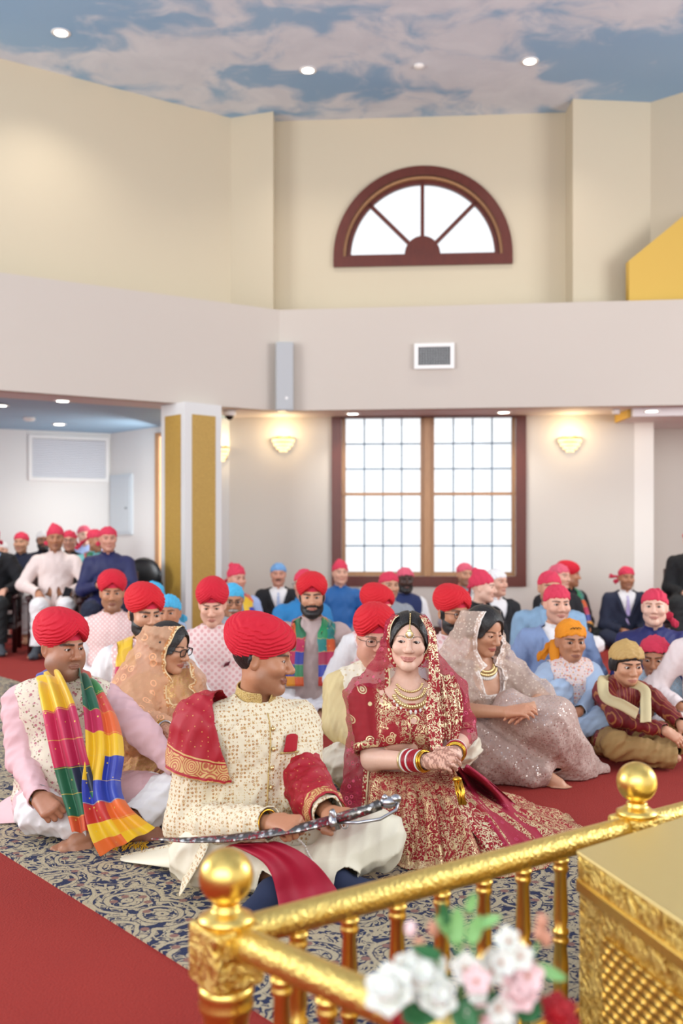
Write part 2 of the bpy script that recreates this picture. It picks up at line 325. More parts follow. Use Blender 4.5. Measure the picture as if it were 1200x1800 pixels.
# ---- fixtures
LENS = emit('lamp_lens', '#fff6e6', 14.0); RIM = plain('lamp_rim', '#e8e6e2', .4)
def downlight(px, py, z, r, label, group, lamp=0.0):
    q = PZ(px, py, z); t_ = empty('ceiling_light', (q[0], q[1], z)); tag(t_, label, 'ceiling light', group)
    k = MB(); k.lathe([(r * .8, .0), (r * 1.22, .0), (r * 1.25, -.006), (r * 1.0, -.012), (r * .8, -.008)], 24); k.build('rim', RIM, t_, True)
    k = MB(); k.lathe([(r * .82, -.003), (r * .82, -.009), (r * .4, -.011)], 20); k.build('lens', LENS, t_, True)
    if lamp:
        l = bpy.data.lights.new('lamp', 'SPOT'); l.energy = lamp; l.spot_size = math.radians(125); l.spot_blend = .8; l.shadow_soft_size = r; l.color = (1, .93, .82)
        lo = bpy.data.objects.new('lamp', l); C.objects.link(lo); lo.parent = t_; lo.location = (0, 0, -.03)
for px, py, lb in ((107, 57, 'round recessed ceiling light in the painted clouds nearest the left wall'), (541, 123, 'round recessed ceiling light in the clouds above the left pilaster'), (931, 107, 'round recessed ceiling light in the clouds up right of the arched window')):
    downlight(px, py, ZC, .075, lb, 'lights in the painted ceiling', 90)
for px, py, lb in ((110, 704, 'round light set in the soffit strip left of the gold panelled column'), (620, 726.5, 'round soffit light over the left half of the large window'), (885, 724, 'round soffit light over the right half of the large window'), (1, 712, 'round light at the left end of the soffit strip, cut by the frame')):
    downlight(px, py, ZF, .075, lb, 'lights in the soffit', 38)
downlight(104, 745, ZF + .01, .075, 'round light in the blue ceiling above the big wall grille', 'lights in the soffit', 38)
downlight(1145, 722, 2.486, .075, 'round soffit light near the right edge, past the wall sconce', 'lights in the soffit', 38)
k = MB(); k.lathe([(.0, 0), (.055, 0), (.055, -.012), (.03, -.03), (.0, -.032)], 20); q = PZ(736, 115, ZC); o = k.build('ceiling_sprinkler', WHITE, None, True); o.location = (q[0], q[1], ZC); tag(o, 'small white round sprinkler cap between two ceiling lights', 'sprinkler')
k = MB(); k.lathe([(.0, 0), (.07, 0), (.07, -.03), (.05, -.045), (.0, -.045)], 20); q = PZ(60, 738, ZF); o = k.build('smoke_detector', WHITE, None, True); o.location = (q[0], 11.9, ZF + .01); tag(o, 'small white smoke detector on the blue ceiling', 'smoke detector')
k = MB(); k.lathe([(.0, 0), (.045, 0), (.045, -.05), (.0, -.05)], 16); q = PZ(1082, 720, ZF); o = k.build('emergency_speaker', WHITE, None, True); o.location = (q[0], q[1], ZF); tag(o, 'small white cylinder fitting under the soffit near right sconce', 'fitting')
q = PZ(403, 722, ZF); t_ = empty('security_camera', (q[0], q[1], ZF)); tag(t_, 'white dome security camera under soffit beside gold panelled column', 'camera')
k = MB(); k.lathe([(.0, 0), (.075, 0), (.075, -.05), (.06, -.06), (.0, -.06)], 20); k.build('housing', WHITE, t_, True)
k = MB(); k.ball((0, 0, -.055), .052, 16); k.build('dome', plain('black_dome', '#0c0d12', .1), t_, True)
# ceiling access panel on blue ceiling
# column speaker
Mf = frame2(FM, FR); SPK = plain('speaker_grey', '#b2b4b4', .5)
t_ = empty('column_speaker', (0, 0, 0)); q = P(500, 661, 11.05); t_.location = (q[0], q[1] + .02, q[2] - .385); t_.rotation_euler = (0, 0, .1)
tag(t_, 'tall grey column loudspeaker on bulkhead corner above the column', 'speaker')
k = MB(); k.box((0, .06, .385), (.20, .16, .77)); bevel(k.build('cabinet', SPK, t_), .02, 3)
n = NT('speaker_mesh', '#bfc2c5', .5); o_ = n.obj(); dd = n.vor(o_, 160, rnd=0.0); n.col(n.mix(n.step(dd, .25, .4), '#7f8284', '#adafb1')); 
k = MB(); k.box((0, -.022, .385), (.175, .012, .745)); bevel(k.build('grille', n.m, t_), .004)
k = MB(); k.box((.02, -.03, .14), (.028, .004, .028)); k.build('badge', WHITE, t_)
k = MB(); k.box((0, .16, .385), (.06, .12, .1)); k.build('bracket', plain('bracket_grey', '#888888', .5), t_)
# air vent
q = P(763, 626, 10.985); d = unit(FR - FM); t_ = empty('air_vent', (q[0], q[1], q[2])); t_.rotation_euler = (0, 0, math.atan2(d[1], d[0])); tag(t_, 'white framed rectangular air vent on bulkhead above the window', 'vent')
flat([(-.22, -.14), (.22, -.14), (.22, .14), (-.22, .14)], [[(-.175, -.1), (.175, -.1), (.175, .1), (-.175, .1)]], .02, 'frame', WHITE, Matrix.Translation((0, -.02, 0)), t_)
k = MB(); k.box((0, -.002, 0), (.36, .004, .21)); k.build('back', plain('vent_dark', '#23282b', .7), t_)
k = MB(); 
for i in range(1, 12): k.box((-.175 + .35 * i / 12, -.012, 0), (.006, .012, .2))
for i in range(1, 7): k.box((0, -.008, -.1 + .2 * i / 7), (.35, .01, .004))
k.build('grille', plain('vent_slat', '#bfc2c2', .5), t_)
# big return grille and panel on the left
a_ = np.array((-8.4, 11.45)); b_ = np.array((-3.2, 13.8)); d = unit(b_ - a_)
def onwall(px, a, d):
    s = (px - 600) / F; tt = (s * a[1] - a[0]) / (d[0] - s * d[1]); return a + d * tt
pa, pb = onwall(50, a_, d), onwall(191, a_, d); mid = (pa + pb) / 2; wd = np.linalg.norm(pb - pa)
z1 = CH + (HY - 767) * mid[1] / F; z0 = CH + (HY - 846) * mid[1] / F
t_ = empty('return_grille', (mid[0], mid[1], (z0 + z1) / 2)); t_.rotation_euler = (0, 0, math.atan2(d[1], d[0])); tag(t_, 'wide white louvred return grille on far left wall', 'vent')
h = (z1 - z0) / 2; flat([(-wd / 2, -h), (wd / 2, -h), (wd / 2, h), (-wd / 2, h)], [[(-wd / 2 + .045, -h + .045), (wd / 2 - .045, -h + .045), (wd / 2 - .045, h - .045), (-wd / 2 + .045, h - .045)]], .03, 'frame', WHITE, Matrix.Translation((0, -.03, 0)), t_)
k = MB(); N_ = 22
for i in range(N_): k.box((0, -.01, -h + .05 + (2 * h - .1) * (i + .5) / N_), (wd - .09, .02, .016), Rx(.6))
k.build('louvre', plain('louvre_grey', '#e0e2e6', .5), t_)
k = MB(); k.box((0, -.001, 0), (wd - .02, .002, 2 * h - .02)); k.build('back', plain('louvre_back', '#9aa0aa', .7), t_)
a2 = np.array((-3.2, 13.8)); d2 = unit(np.array(LA) - a2); pa, pb = onwall(196, a2, d2), onwall(234, a2, d2); mid = (pa + pb) / 2; wd = np.linalg.norm(pb - pa)
z1 = CH + (HY - 834) * mid[1] / F; z0 = CH + (HY - 940) * mid[1] / F
t_ = empty('electrical_panel', (mid[0], mid[1], (z0 + z1) / 2)); t_.rotation_euler = (0, 0, math.atan2(d2[1], d2[0])); tag(t_, 'pale grey electrical panel door on wall beside grille', 'electrical panel')
k = MB(); k.box((0, -.012, 0), (wd, .03, z1 - z0)); bevel(k.build('box', plain('panel_grey', '#cdd5da', .45), t_), .004)
k = MB(); k.box((0, -.03, 0), (wd - .08, .01, z1 - z0 - .08)); bevel(k.build('door', plain('panel_grey', '#cdd5da', .45), t_), .003)
k = MB(); k.box((wd * .28, -.038, -.05), (.05, .012, .02)); k.build('latch', plain('latch_grey', '#6c767c', .4), t_)
# wall sconces
CRY = emit('lit_crystal', '#ffdfa6', 2.3); BR = plain('brass', '#b98a3c', .3, 1.0)
def sconce(pos, rz, label):
    t_ = empty('wall_sconce', pos, rz); tag(t_, label, 'wall lamp', 'crystal wall sconces')
    k = MB(); k.box((0, -.01, 0), (.16, .02, .16)); k.build('back_plate', BR, t_)
    for r, z, nn, hgt in ((.125, .03, 15, .048), (.103, -.018, 12, .048), (.074, -.058, 9, .044), (.04, -.09, 5, .036)):
        k = MB()
        for i in range(nn):
            a = PI * (i + .5) / nn; k.ball((-r * math.cos(a), -.01 - r * .8 * math.sin(a), z), (.013, .013, hgt / 2), 8)
        k.build('crystal_tier', CRY, t_, True)
    k = MB(); k.tube([(-.13 * math.cos(PI * i / 16), -.012 - .108 * math.sin(PI * i / 16), .057) for i in range(17)], .008, 6); k.build('rim', BR, t_, True)
    l = bpy.data.lights.new('bulb', 'POINT'); l.energy = 6; l.color = (1, .74, .40); l.shadow_soft_size = .05
    lo = bpy.data.objects.new('bulb', l); C.objects.link(lo); lo.parent = t_; lo.location = (0, -.19, .09)
for px, lb in ((498, 'lit crystal wall sconce between column and large window'), (1001, 'lit crystal wall sconce right of the large window')):
    q = onwall(px, np.array(LA), unit(np.array(LB) - np.array(LA))); sconce((q[0], q[1], CH + (HY - 779) * q[1] / F), math.atan2(LB[1] - LA[1], LB[0] - LA[0]), lb)
q = onwall(392, a2, d2); sconce((q[0], q[1], CH + (HY - 796) * q[1] / F), math.atan2(d2[1], d2[0]), 'lit crystal sconce mostly hidden behind the gold panelled column')
# ---------------------------------------------------------------- implicit surfaces -> one continuous mesh
f4 = np.float32
def A3(v): return np.asarray(v, f4)
def cone(a, b, ra, rb=None, sq=None, bend=None):
    """round cone a-b; sq=(axis, s) flattens it along axis by s"""
    a, b = A3(a), A3(b); rb = ra if rb is None else rb; d = b - a; dd = float(d @ d) + 1e-12
    def fn(p):
        q = p - a; t = np.clip(q @ d / dd, 0, 1); q = q - t[..., None] * d; r = ra + (rb - ra) * t
        if sq is None: return np.sqrt((q * q).sum(-1)) - r
        n, s = A3(sq[0]), sq[1]; c = q @ n
        q1 = q + (c * (1 / s - 1))[..., None] * n; n0 = np.sqrt((q1 * q1).sum(-1)) + 1e-9
        q2 = q1 + (c / s * (1 / s - 1))[..., None] * n; n1 = np.sqrt((q2 * q2).sum(-1)) + 1e-9
        return (n0 - r) * n0 / n1
    return fn
def ell(c, r, R=None):
    c, r = A3(c), A3(r); R = None if R is None else A3(R)
    def fn(p):
        q = p - c
        if R is not None: q = q @ R
        q = q / r; k0 = np.sqrt((q * q).sum(-1)) + 1e-9; q = q / r; k1 = np.sqrt((q * q).sum(-1)) + 1e-9
        return k0 * (k0 - 1) / k1
    return fn
def box(c, h, rr=.01, R=None):
    c, h = A3(c), A3(h); R = None if R is None else A3(R)
    def fn(p):
        q = p - c
        if R is not None: q = q @ R
        q = np.abs(q) - (h - rr); return np.sqrt((np.maximum(q, 0) ** 2).sum(-1)) + np.minimum(q.max(-1), 0) - rr
    return fn
def half(n, d):
    n = A3(n); return lambda p: p @ n - d
def xf(fn, R, c):
    """place a shape built in a local frame: world = R @ local + c"""
    R, c = A3(R), A3(c); return lambda p: fn((p - c) @ R)
def scl(fn, s): return lambda p: fn(p / s) * s
def smin(a, b, k):
    if k <= 0: return np.minimum(a, b)
    h = np.maximum(k - np.abs(a - b), 0) / k; return np.minimum(a, b) - h * h * k * .25
class Sdf:
    def __init__(s): s.ops = []; s.disp = None; s.amp = 0.0
    def add(s, fn, k=.02): s.ops.append(('u', fn, k)); return s
    def sub(s, fn, k=.01): s.ops.append(('s', fn, k)); return s
    def cut(s, fn, k=.0): s.ops.append(('c', fn, k)); return s
    def more(s, lst, k=.02):
        for q in lst: s.add(q, k)
        return s
    def ev(s, p):
        p = A3(p); d = np.full(p.shape[:-1], 9.0, f4)
        for op, fn, k in s.ops:
            v = fn(p); d = smin(d, v, k) if op == 'u' else (-smin(-d, v, k) if op == 's' else -smin(-d, -v, k))
        if s.disp is not None: d = d - s.disp(p)
        return d
    def grad(s, p, e=.002):
        g = np.stack([s.ev(p + A3(v) * e) - s.ev(p - A3(v) * e) for v in np.eye(3)], -1); return g / (np.linalg.norm(g, axis=-1, keepdims=True) + 1e-9)
    def mesh(s, lo, hi, res, focus=()):
        """res: cell size; focus: [(lo, hi, res)] finer boxes"""
        ax = []
        for i in range(3):
            x = [lo[i]]
            while x[-1] < hi[i]:
                h = res
                for fl, fh, fr in focus:
                    if fl[i] - res <= x[-1] <= fh[i]: h = min(h, fr)
                x.append(x[-1] + h)
            B = 8; 
            while len(x) % B: x.append(x[-1] + res)
            ax.append(np.array(x, f4))
        B = 8; n = [len(a) // B for a in ax]; bc = []; bh = []
        for a in ax:
            q = a.reshape(-1, B); e = np.append(q[1:, 0], q[-1, -1]); bc.append((q[:, 0] + e) / 2); bh.append((e - q[:, 0]) / 2)
        cx = np.stack(np.meshgrid(*bc, indexing='ij'), -1).reshape(-1, 3)
        hd = np.linalg.norm(np.stack(np.meshgrid(*bh, indexing='ij'), -1).reshape(-1, 3), axis=-1).astype(f4)
        pc = [fn(cx) for _, fn, _ in s.ops]; d = np.full(len(cx), 9.0, f4)
        for (op, fn, k), v in zip(s.ops, pc): d = smin(d, v, k) if op == 'u' else (-smin(-d, v, k) if op == 's' else -smin(-d, -v, k))
        act = np.abs(d) < hd * 1.25 + s.amp + .004; ai = np.nonzero(act)[0]
        V = np.where(d < 0, f4(-1), f4(1)).reshape(n)
        V = np.repeat(np.repeat(np.repeat(V, B, 0), B, 1), B, 2)
        iz = ai % n[2]; iy = (ai // n[2]) % n[1]; ix = ai // (n[2] * n[1]); b = np.arange(B)
        gx = ax[0].reshape(-1, B)[ix]; gy = ax[1].reshape(-1, B)[iy]; gz = ax[2].reshape(-1, B)[iz]; m = len(ai)
        p = np.empty((m, B, B, B, 3), f4); p[..., 0] = gx[:, :, None, None]; p[..., 1] = gy[:, None, :, None]; p[..., 2] = gz[:, None, None, :]
        p = p.reshape(m, B ** 3, 3); D = np.full((m, B ** 3), 9.0, f4); H = hd[ai] * 2.5 + s.amp + .01
        for (op, fn, k), v in zip(s.ops, pc):
            rel = np.nonzero((v[ai] > -(H + k)) if op == 'c' else (v[ai] < H + k))[0]
            if not len(rel): continue
            w_ = fn(p[rel]); q = D[rel]
            D[rel] = smin(q, w_, k) if op == 'u' else (-smin(-q, w_, k) if op == 's' else -smin(-q, -w_, k))
        if s.disp is not None: D -= s.disp(p)
        V5 = V.reshape(n[0], B, n[1], B, n[2], B)
        V5[ix, :, iy, :, iz, :] = D.reshape(m, B, B, B)
        sg = V < 0
        c8 = [sg[i:sg.shape[0] - 1 + i, j:sg.shape[1] - 1 + j, k:sg.shape[2] - 1 + k] for i in (0, 1) for j in (0, 1) for k in (0, 1)]
        any_ = np.logical_or.reduce(c8); all_ = np.logical_and.reduce(c8); cell = any_ & ~all_
        ci = np.argwhere(cell); idx = np.full(cell.shape, -1, np.int32); idx[cell] = np.arange(len(ci))
        pos = np.zeros((len(ci), 3), f4); cnt = np.zeros(len(ci), f4)
        X = [ax[i][:, ] for i in range(3)]
        cor = [(i, j, k) for i in (0, 1) for j in (0, 1) for k in (0, 1)]
        for a_ in range(8):
            for b_ in range(a_ + 1, 8):
                ca, cb = np.array(cor[a_]), np.array(cor[b_])
                if np.abs(ca - cb).sum() != 1: continue
                ia = ci + ca; ib = ci + cb; va = V[ia[:, 0], ia[:, 1], ia[:, 2]]; vb = V[ib[:, 0], ib[:, 1], ib[:, 2]]
                mk = (va < 0) != (vb < 0); t = np.where(mk, va / (va - vb + 1e-12 * (va == vb)), 0).astype(f4)
                for i in range(3):
                    pa = X[i][ia[:, i]]; pb = X[i][ib[:, i]]; pos[:, i] += np.where(mk, pa + (pb - pa) * t, 0)
                cnt += mk
        pos /= np.maximum(cnt, 1)[:, None]
        F_ = []
        for axx in range(3):
            sl0 = [slice(1, -1)] * 3; sl1 = [slice(1, -1)] * 3; sl0[axx] = slice(0, -1); sl1[axx] = slice(1, None)
            e0 = sg[tuple(sl0)]; e1 = sg[tuple(sl1)]; ch = np.argwhere(e0 != e1)
            if not len(ch): continue
            off = np.array([1, 1, 1]); off[axx] = 0; g = ch + off; u_, v_ = [i for i in range(3) if i != axx]
            du = np.zeros(3, int); du[u_] = 1; dv = np.zeros(3, int); dv[v_] = 1
            q = [g - du - dv, g - dv, g, g - du]; q = np.stack([idx[r[:, 0], r[:, 1], r[:, 2]] for r in q], 1)
            flip = sg[g[:, 0], g[:, 1], g[:, 2]]
            if axx == 1: flip = ~flip
            q = np.where(flip[:, None], q, q[:, ::-1]); F_.append(q[(q >= 0).all(1)])
        return pos, (np.concatenate(F_) if F_ else np.zeros((0, 4), int))
def np_mesh(name, v, f, smooth=True):
    me = bpy.data.meshes.new(name); n = len(v); m = len(f); k = f.shape[1] if m else 4
    me.vertices.add(n); me.vertices.foreach_set('co', np.ascontiguousarray(v, f4).ravel())
    me.loops.add(m * k); me.loops.foreach_set('vertex_index', np.ascontiguousarray(f, np.int32).ravel())
    me.polygons.add(m); me.polygons.foreach_set('loop_start', np.arange(0, m * k, k, dtype=np.int32))
    if smooth: me.polygons.foreach_set('use_smooth', np.ones(m, bool))
    me.update(calc_edges=True); return me
def vcol(me, col, name='Col'):
    a = me.color_attributes.new(name, 'FLOAT_COLOR', 'POINT'); c = np.ones((len(col), 4), f4); c[:, :3] = col; a.data.foreach_set('color', c.ravel())
def vfloat(me, val, name='edge'):
    a = me.attributes.new(name, 'FLOAT', 'POINT'); a.data.foreach_set('value', np.ascontiguousarray(val, f4))
def biggest(v, f):
    """keep the largest connected piece"""
    n = len(v); lab = np.arange(n)
    for _ in range(400):
        m = lab[f].min(1); new = lab.copy(); np.minimum.at(new, f.ravel(), np.repeat(m, f.shape[1])); new = new[new]
        if (new == lab).all(): break
        lab = new
    cnt = np.bincount(lab[f[:, 0]], minlength=n); k = cnt.argmax(); fk = f[lab[f[:, 0]] == k]
    used = np.zeros(n, bool); used[fk.ravel()] = True; re = np.cumsum(used) - 1; return v[used], re[fk]
def trim(v, f, keep):
    """clip a surface where keep(v)<0, with the border moved onto keep=0"""
    kv = keep(v).astype(f4); pos = kv > 0; fm = pos[f].any(1); f = f[fm]
    e = np.concatenate([f[:, [i, (i + 1) % 4]] for i in range(4)] + [f[:, [(i + 1) % 4, i]] for i in range(4)])
    e = e[(~pos[e[:, 0]]) & pos[e[:, 1]]]; t = kv[e[:, 1]] / (kv[e[:, 1]] - kv[e[:, 0]] + 1e-9)
    cr = v[e[:, 1]] + (v[e[:, 0]] - v[e[:, 1]]) * t[:, None]; acc = np.zeros_like(v); c = np.zeros(len(v), f4)
    np.add.at(acc, e[:, 0], cr); np.add.at(c, e[:, 0], 1); v = v.copy(); mv = c > 0; v[mv] = acc[mv] / c[mv][:, None]
    ok = (pos | mv)[f].all(1); f = f[ok]; kv = np.where(mv, 0, kv)
    used = np.zeros(len(v), bool); used[f.ravel()] = True; re = np.cumsum(used) - 1; return v[used], re[f], kv[used]
def smooth_mesh(v, f, it=1, lam=.5, fix=None):
    for _ in range(it):
        acc = np.zeros_like(v); c = np.zeros(len(v), f4)
        for i in range(4): np.add.at(acc, f[:, i], v[f[:, (i + 1) % 4]]); np.add.at(acc, f[:, i], v[f[:, (i + 3) % 4]]); np.add.at(c, f[:, i], 2)
        nv = v + lam * (acc / np.maximum(c, 1)[:, None] - v); v = nv if fix is None else np.where(fix[:, None], v, nv)
    return v
def smooth_border(v, f, it=4):
    e = np.sort(np.concatenate([f[:, [i, (i + 1) % 4]] for i in range(4)]), 1); u, c = np.unique(e, axis=0, return_counts=True); b = u[c == 1]
    for _ in range(it):
        acc = np.zeros_like(v); n = np.zeros(len(v), f4)
        np.add.at(acc, b[:, 0], v[b[:, 1]]); np.add.at(acc, b[:, 1], v[b[:, 0]]); np.add.at(n, b[:, 0], 1); np.add.at(n, b[:, 1], 1)
        m = n > 0; v = v.copy(); v[m] = v[m] * .5 + .5 * acc[m] / n[m][:, None]
    return v
def wrinkle(seed=0, f=18.0, amp=.004, st=(1, 1, .6)):
    r = np.random.RandomState(seed); K = []
    for i in range(5):
        d = unit(r.randn(3) * np.array(st)); e = unit(r.randn(3)); K.append((A3(d * f * (1 + .5 * i)), A3(e * f * .55), r.rand() * 6, 1.0 / (1 + .35 * i)))
    def fn(p):
        s = 0
        for d, e, ph, a in K: s = s + a * (1 - np.abs(np.sin(p @ d + 1.3 * np.sin(p @ e + ph) + ph)))
        return np.clip((s - 1.15) * amp, -amp, amp * 1.6).astype(f4)
    return fn
# ---------------------------------------------------------------- people
def skin_mat():
    n = NT('skin', '#c08a6a', .48); c = n.attr('Col'); o = n.obj()
    n.col(n.mix(n.math('MULTIPLY', n.noise(o, 90, 3), .22), c, n.mix(1.0, c, '#c98a78', 'MULTIPLY')))
    n.bump(n.noise(o, 420, 2), .12, .002); n.b.inputs['Subsurface Weight'].default_value = .06; n.b.inputs['Subsurface Radius'].default_value = (.012, .005, .003)
    return n.m
SKIN = skin_mat()
EYEW = plain('eye_white', '#cfc7c0', .25); EYEB = plain('eye_iris_brown', '#3a2114', .15); EYEBLUE = plain('eye_iris_hazel', '#54503c', .15); PUP = plain('eye_pupil', '#050404', .1)
def hair_mat(nm, c):
    n = NT(nm, c, .45); o = n.obj(); g = n.noise(n.map(o, sc=(1, 1, .25)), 260, 2); n.bump(g, .5, .004); n.col(n.mix(g, c, tuple(x * 1.9 + .004 for x in lin(c)[:3]))); return n.m
HAIRB = hair_mat('black_hair', '#120d0b'); HAIRG = hair_mat('grey_hair', '#8d8780'); HAIRBR = hair_mat('brown_hair', '#3a2417'); HAIRR = hair_mat('auburn_hair', '#7a4a28')
TONES = dict(fair='#dfae95', pale='#e6bda6', tan='#b98260', olive='#cb9878', brown='#ab775a', dark='#452a1f', ruddy='#d29a82')
def ss(x, a, b): t = np.clip((x - a) / (b - a), 0, 1); return t * t * (3 - 2 * t)
def seg(p, a, b):
    a, b = A3(a), A3(b); d = b - a; t = np.clip(((p - a) @ d) / (d @ d), 0, 1); q = p - a - t[..., None] * d; return np.sqrt((q * q).sum(-1))
def rot(yaw=0, pitch=0, roll=0):
    """head frame: yaw turns, pitch nods down (+), roll tilts"""
    return Rz(math.radians(yaw)) @ Rx(math.radians(pitch)) @ Ry(math.radians(roll))
def ik(S, W, l1, l2, pole):
    S, W = np.array(S), np.array(W); d = W - S; L = np.linalg.norm(d); L2 = min(L, (l1 + l2) * .999); u = d / (L + 1e-9)
    if L > L2: W = S + u * L2; L = L2
    a = (l1 * l1 - l2 * l2 + L * L) / (2 * L); h = math.sqrt(max(l1 * l1 - a * a, 0)); q = np.array(pole, float); q = unit(q - (q @ u) * u); return S + u * a + q * h, W
def head_ops(o):
    fem = o.get('fem', 0); jw = o.get('jaw', 1.0); fat = o.get('fat', 0.0); sm = o.get('smile', 0.0); eo = o.get('eye', 1.0); ns = o.get('nose', 1.0); kid = o.get('kid', 0)
    L = []
    def U(fn, k): L.append(('u', fn, k))
    def Sb(fn, k): L.append(('s', fn, k))
    U(ell((0, .012, .035), (.076, .096, .083)), 0)
    U(ell((0, -.022, -.03), (.063 * jw + fat * .012, .067, .085)), .03)
    jz = .02 * kid
    for s in (-1, 1):
        U(cone((s * (.046 * jw + fat * .012), -.008, -.062 + jz), (s * .012, -.062, -.097 + jz), .021 + fat * .01, .016 + fat * .006), .03)
        U(ell((s * .036, -.058, -.02), (.027, .027, .022)), .025)
        if fat: U(ell((s * .045, -.045, -.055), (.026, .03, .03)), .03)
    U(ell((0, -.073, -.097 + jz), (.02, .018, .017)), .02)
    if fat: U(ell((0, -.03, -.105), (.05, .045, .03)), .03)
    if not fem: U(cone((-.03, -.083, .026), (.03, -.083, .026), .010), .02)
    n0 = -.112 - .006 * (ns - 1) * 2
    U(cone((0, -.087, .014), (0, n0 + .004, -.022), .0075 * ns, .0105 * ns), .014); U(ell((0, n0 + .003, -.029), (.0115 * ns, .011, .0105)), .012)
    for s in (-1, 1): U(ell((s * .0125 * ns, -.097, -.033), (.0085, .011, .0075)), .008)
    for s in (-1, 1):
        Sb(ell((s * .031, -.096, .007), (.018, .013, .0115)), .014)
        U(ell((s * .031, -.0735, .006), (.0148, .0142, .0142)), .005)
        Sb(ell((s * .0315, -.091, .0055 + .001 * sm), (.0135, .013, .0048 * eo), Ry(s * .08)), .002)
    cx, cz = .0235 + .006 * sm, -.0655 + .0065 * sm
    if sm:
        for s in (-1, 1): U(ell((s * .040, -.064, -.027), (.020, .020, .016)), .02)
    lp = .95 if fem else .82
    for s in (-1, 1):
        mx = s * cx * .5; m1 = -.0662 + .0012 * sm
        U(cone((0, -.0915, m1 + .0035), (mx, -.0895, m1 + .004), .0052 * lp, .0048 * lp), .005); U(cone((mx, -.0895, m1 + .004), (s * cx, -.081 + .003 * sm, cz + .001), .0048 * lp, .002), .005)
        U(cone((0, -.0905, m1 - .006), (mx, -.0885, m1 - .005), .0060 * lp, .0056 * lp), .005); U(cone((mx, -.0885, m1 - .005), (s * cx * .92, -.081 + .002 * sm, cz - .002), .0056 * lp, .002), .005)
    mo = .0014 + o.get('mouth', 0) * .004
    for s in (-1, 1):
        mx = s * cx * .5; Sb(cone((0, -.0985, -.0662), (mx, -.0965, -.066 + .001 * sm), mo, mo), .002); Sb(cone((mx, -.0965, -.066 + .001 * sm), (s * cx, -.087 + .002 * sm, cz), mo, .001), .002)
    for s in (-1, 1):
        R = Rz(s * -.35) @ Ry(s * .12)
        U(ell((s * .077, .014, -.005), (.008, .018, .031), R), .008); Sb(ell((s * .085, .012, .0), (.005, .0105, .02), R), .004)
    o['_lip'] = (cx, cz, lp); return L
def face_color(ph, o):
    """albedo of the skin: lips, brows, stubble, lash line - all marks that stay put"""
    base = np.array(lin(TONES[o['tone']])[:3]); n = len(ph); c = np.tile(base, (n, 1))
    def put(m, col): 
        nonlocal c
        c = c * (1 - m[:, None]) + np.array(lin(col)[:3] if isinstance(col, str) else col) * m[:, None]
    x, y, z = ph.T; ax = np.abs(x); pa = np.stack([ax, y, z], -1); fr = (y < .02) & (z > -.15)
    put(ss(.03 - np.linalg.norm(pa - A3((.04, -.07, -.025)), axis=-1), 0, .03) * .25 * fr, base * np.array((1.08, .78, .74)))
    put(ss(.018 - np.linalg.norm(pa - A3((0, -.112, -.03)), axis=-1), 0, .02) * .2, base * np.array((1.05, .78, .74)))
    if o.get('stubble'):
        m = ss(-(z + .030 + np.clip(ax - .03, 0, 1) * -.35), 0, .035) * ss(z + .135, 0, .02) * ss(.035 - y, 0, .05); m2 = ss(-.042 - z, 0, .006) * ss(.04 - ax, 0, .01) * (y < -.05)
        put(np.clip(np.maximum(m, m2), 0, 1) * o['stubble'], o.get('stubcol', '#2c2420'))
    cx, cz, lp = o['_lip']
    pl = pa * A3((1, .25, 1)); m1 = -.0662 + .0012 * o.get('smile', 0); Q = lambda a, b, r: seg(pl, (a[0], -.023, a[1]), (b[0], -.0215, b[1])) - r * lp
    dl = np.minimum.reduce([Q((0, m1 + .0035), (cx * .5, m1 + .0042), .0056), Q((cx * .5, m1 + .004), (cx, cz + .001), .0042), Q((0, m1 - .006), (cx * .5, m1 - .005), .0064), Q((cx * .5, m1 - .005), (cx * .92, cz - .001), .0046)]); dl = np.where(y < -.06, dl, 1.0)
    put(ss(.0012 - np.abs(z - (m1 + .0004 + (cz - m1) * np.clip(ax / cx, 0, 1) ** 2)), 0, .0008) * (ax < cx) * (y < -.07) * .6, base * .25)
    put(ss(-dl, -.0012, .0012) * o.get('lipamt', .75), o.get('lip', '#a85f55' if o['tone'] in ('fair', 'pale', 'ruddy', 'olive') else '#7c4238'))
    bt = o.get('browt', 1.0); by = o.get('browz', 0.0)
    pb = pa * A3((1, .3, 1)); d = np.minimum(seg(pb, (.013, -.0275, .0245 + by), (.034, -.026, .0285 + by)), seg(pb, (.034, -.026, .0285 + by), (.053, -.021, .0235 + by)))
    put(ss(.0055 * bt - d, 0, .003) * o.get('browamt', .85), o.get('brow', '#15100d'))
    e = ((ax - .0315) / .0155) ** 2 + ((z - .0055) / (.0064 * max(o.get('eye', 1), .35) + .0012)) ** 2
    put(ss(1.15 - e, 0, .25) * (y < -.06) * o.get('lash', .7), '#1c1310')
    if o.get('hairc'):
        m = ss(z - (.055 - .0 * y) + np.clip((y + .06) * -.2, -1, 0), 0, .006) ; m = np.maximum(m, ss(y + .03, 0, .006) * ss(z - .0, 0, .01) * (ax > .05)); m = np.maximum(m, ss(y - .03, 0, .01) * ss(z + .05, 0, .02)); put(m, o['hairc'])
    return c
LOD = {0: (.008, .0023, .0030, .0055), 1: (.011, .0034, .005, .008), 2: (.016, .0055, .008, .013)}
PEOPLE = []
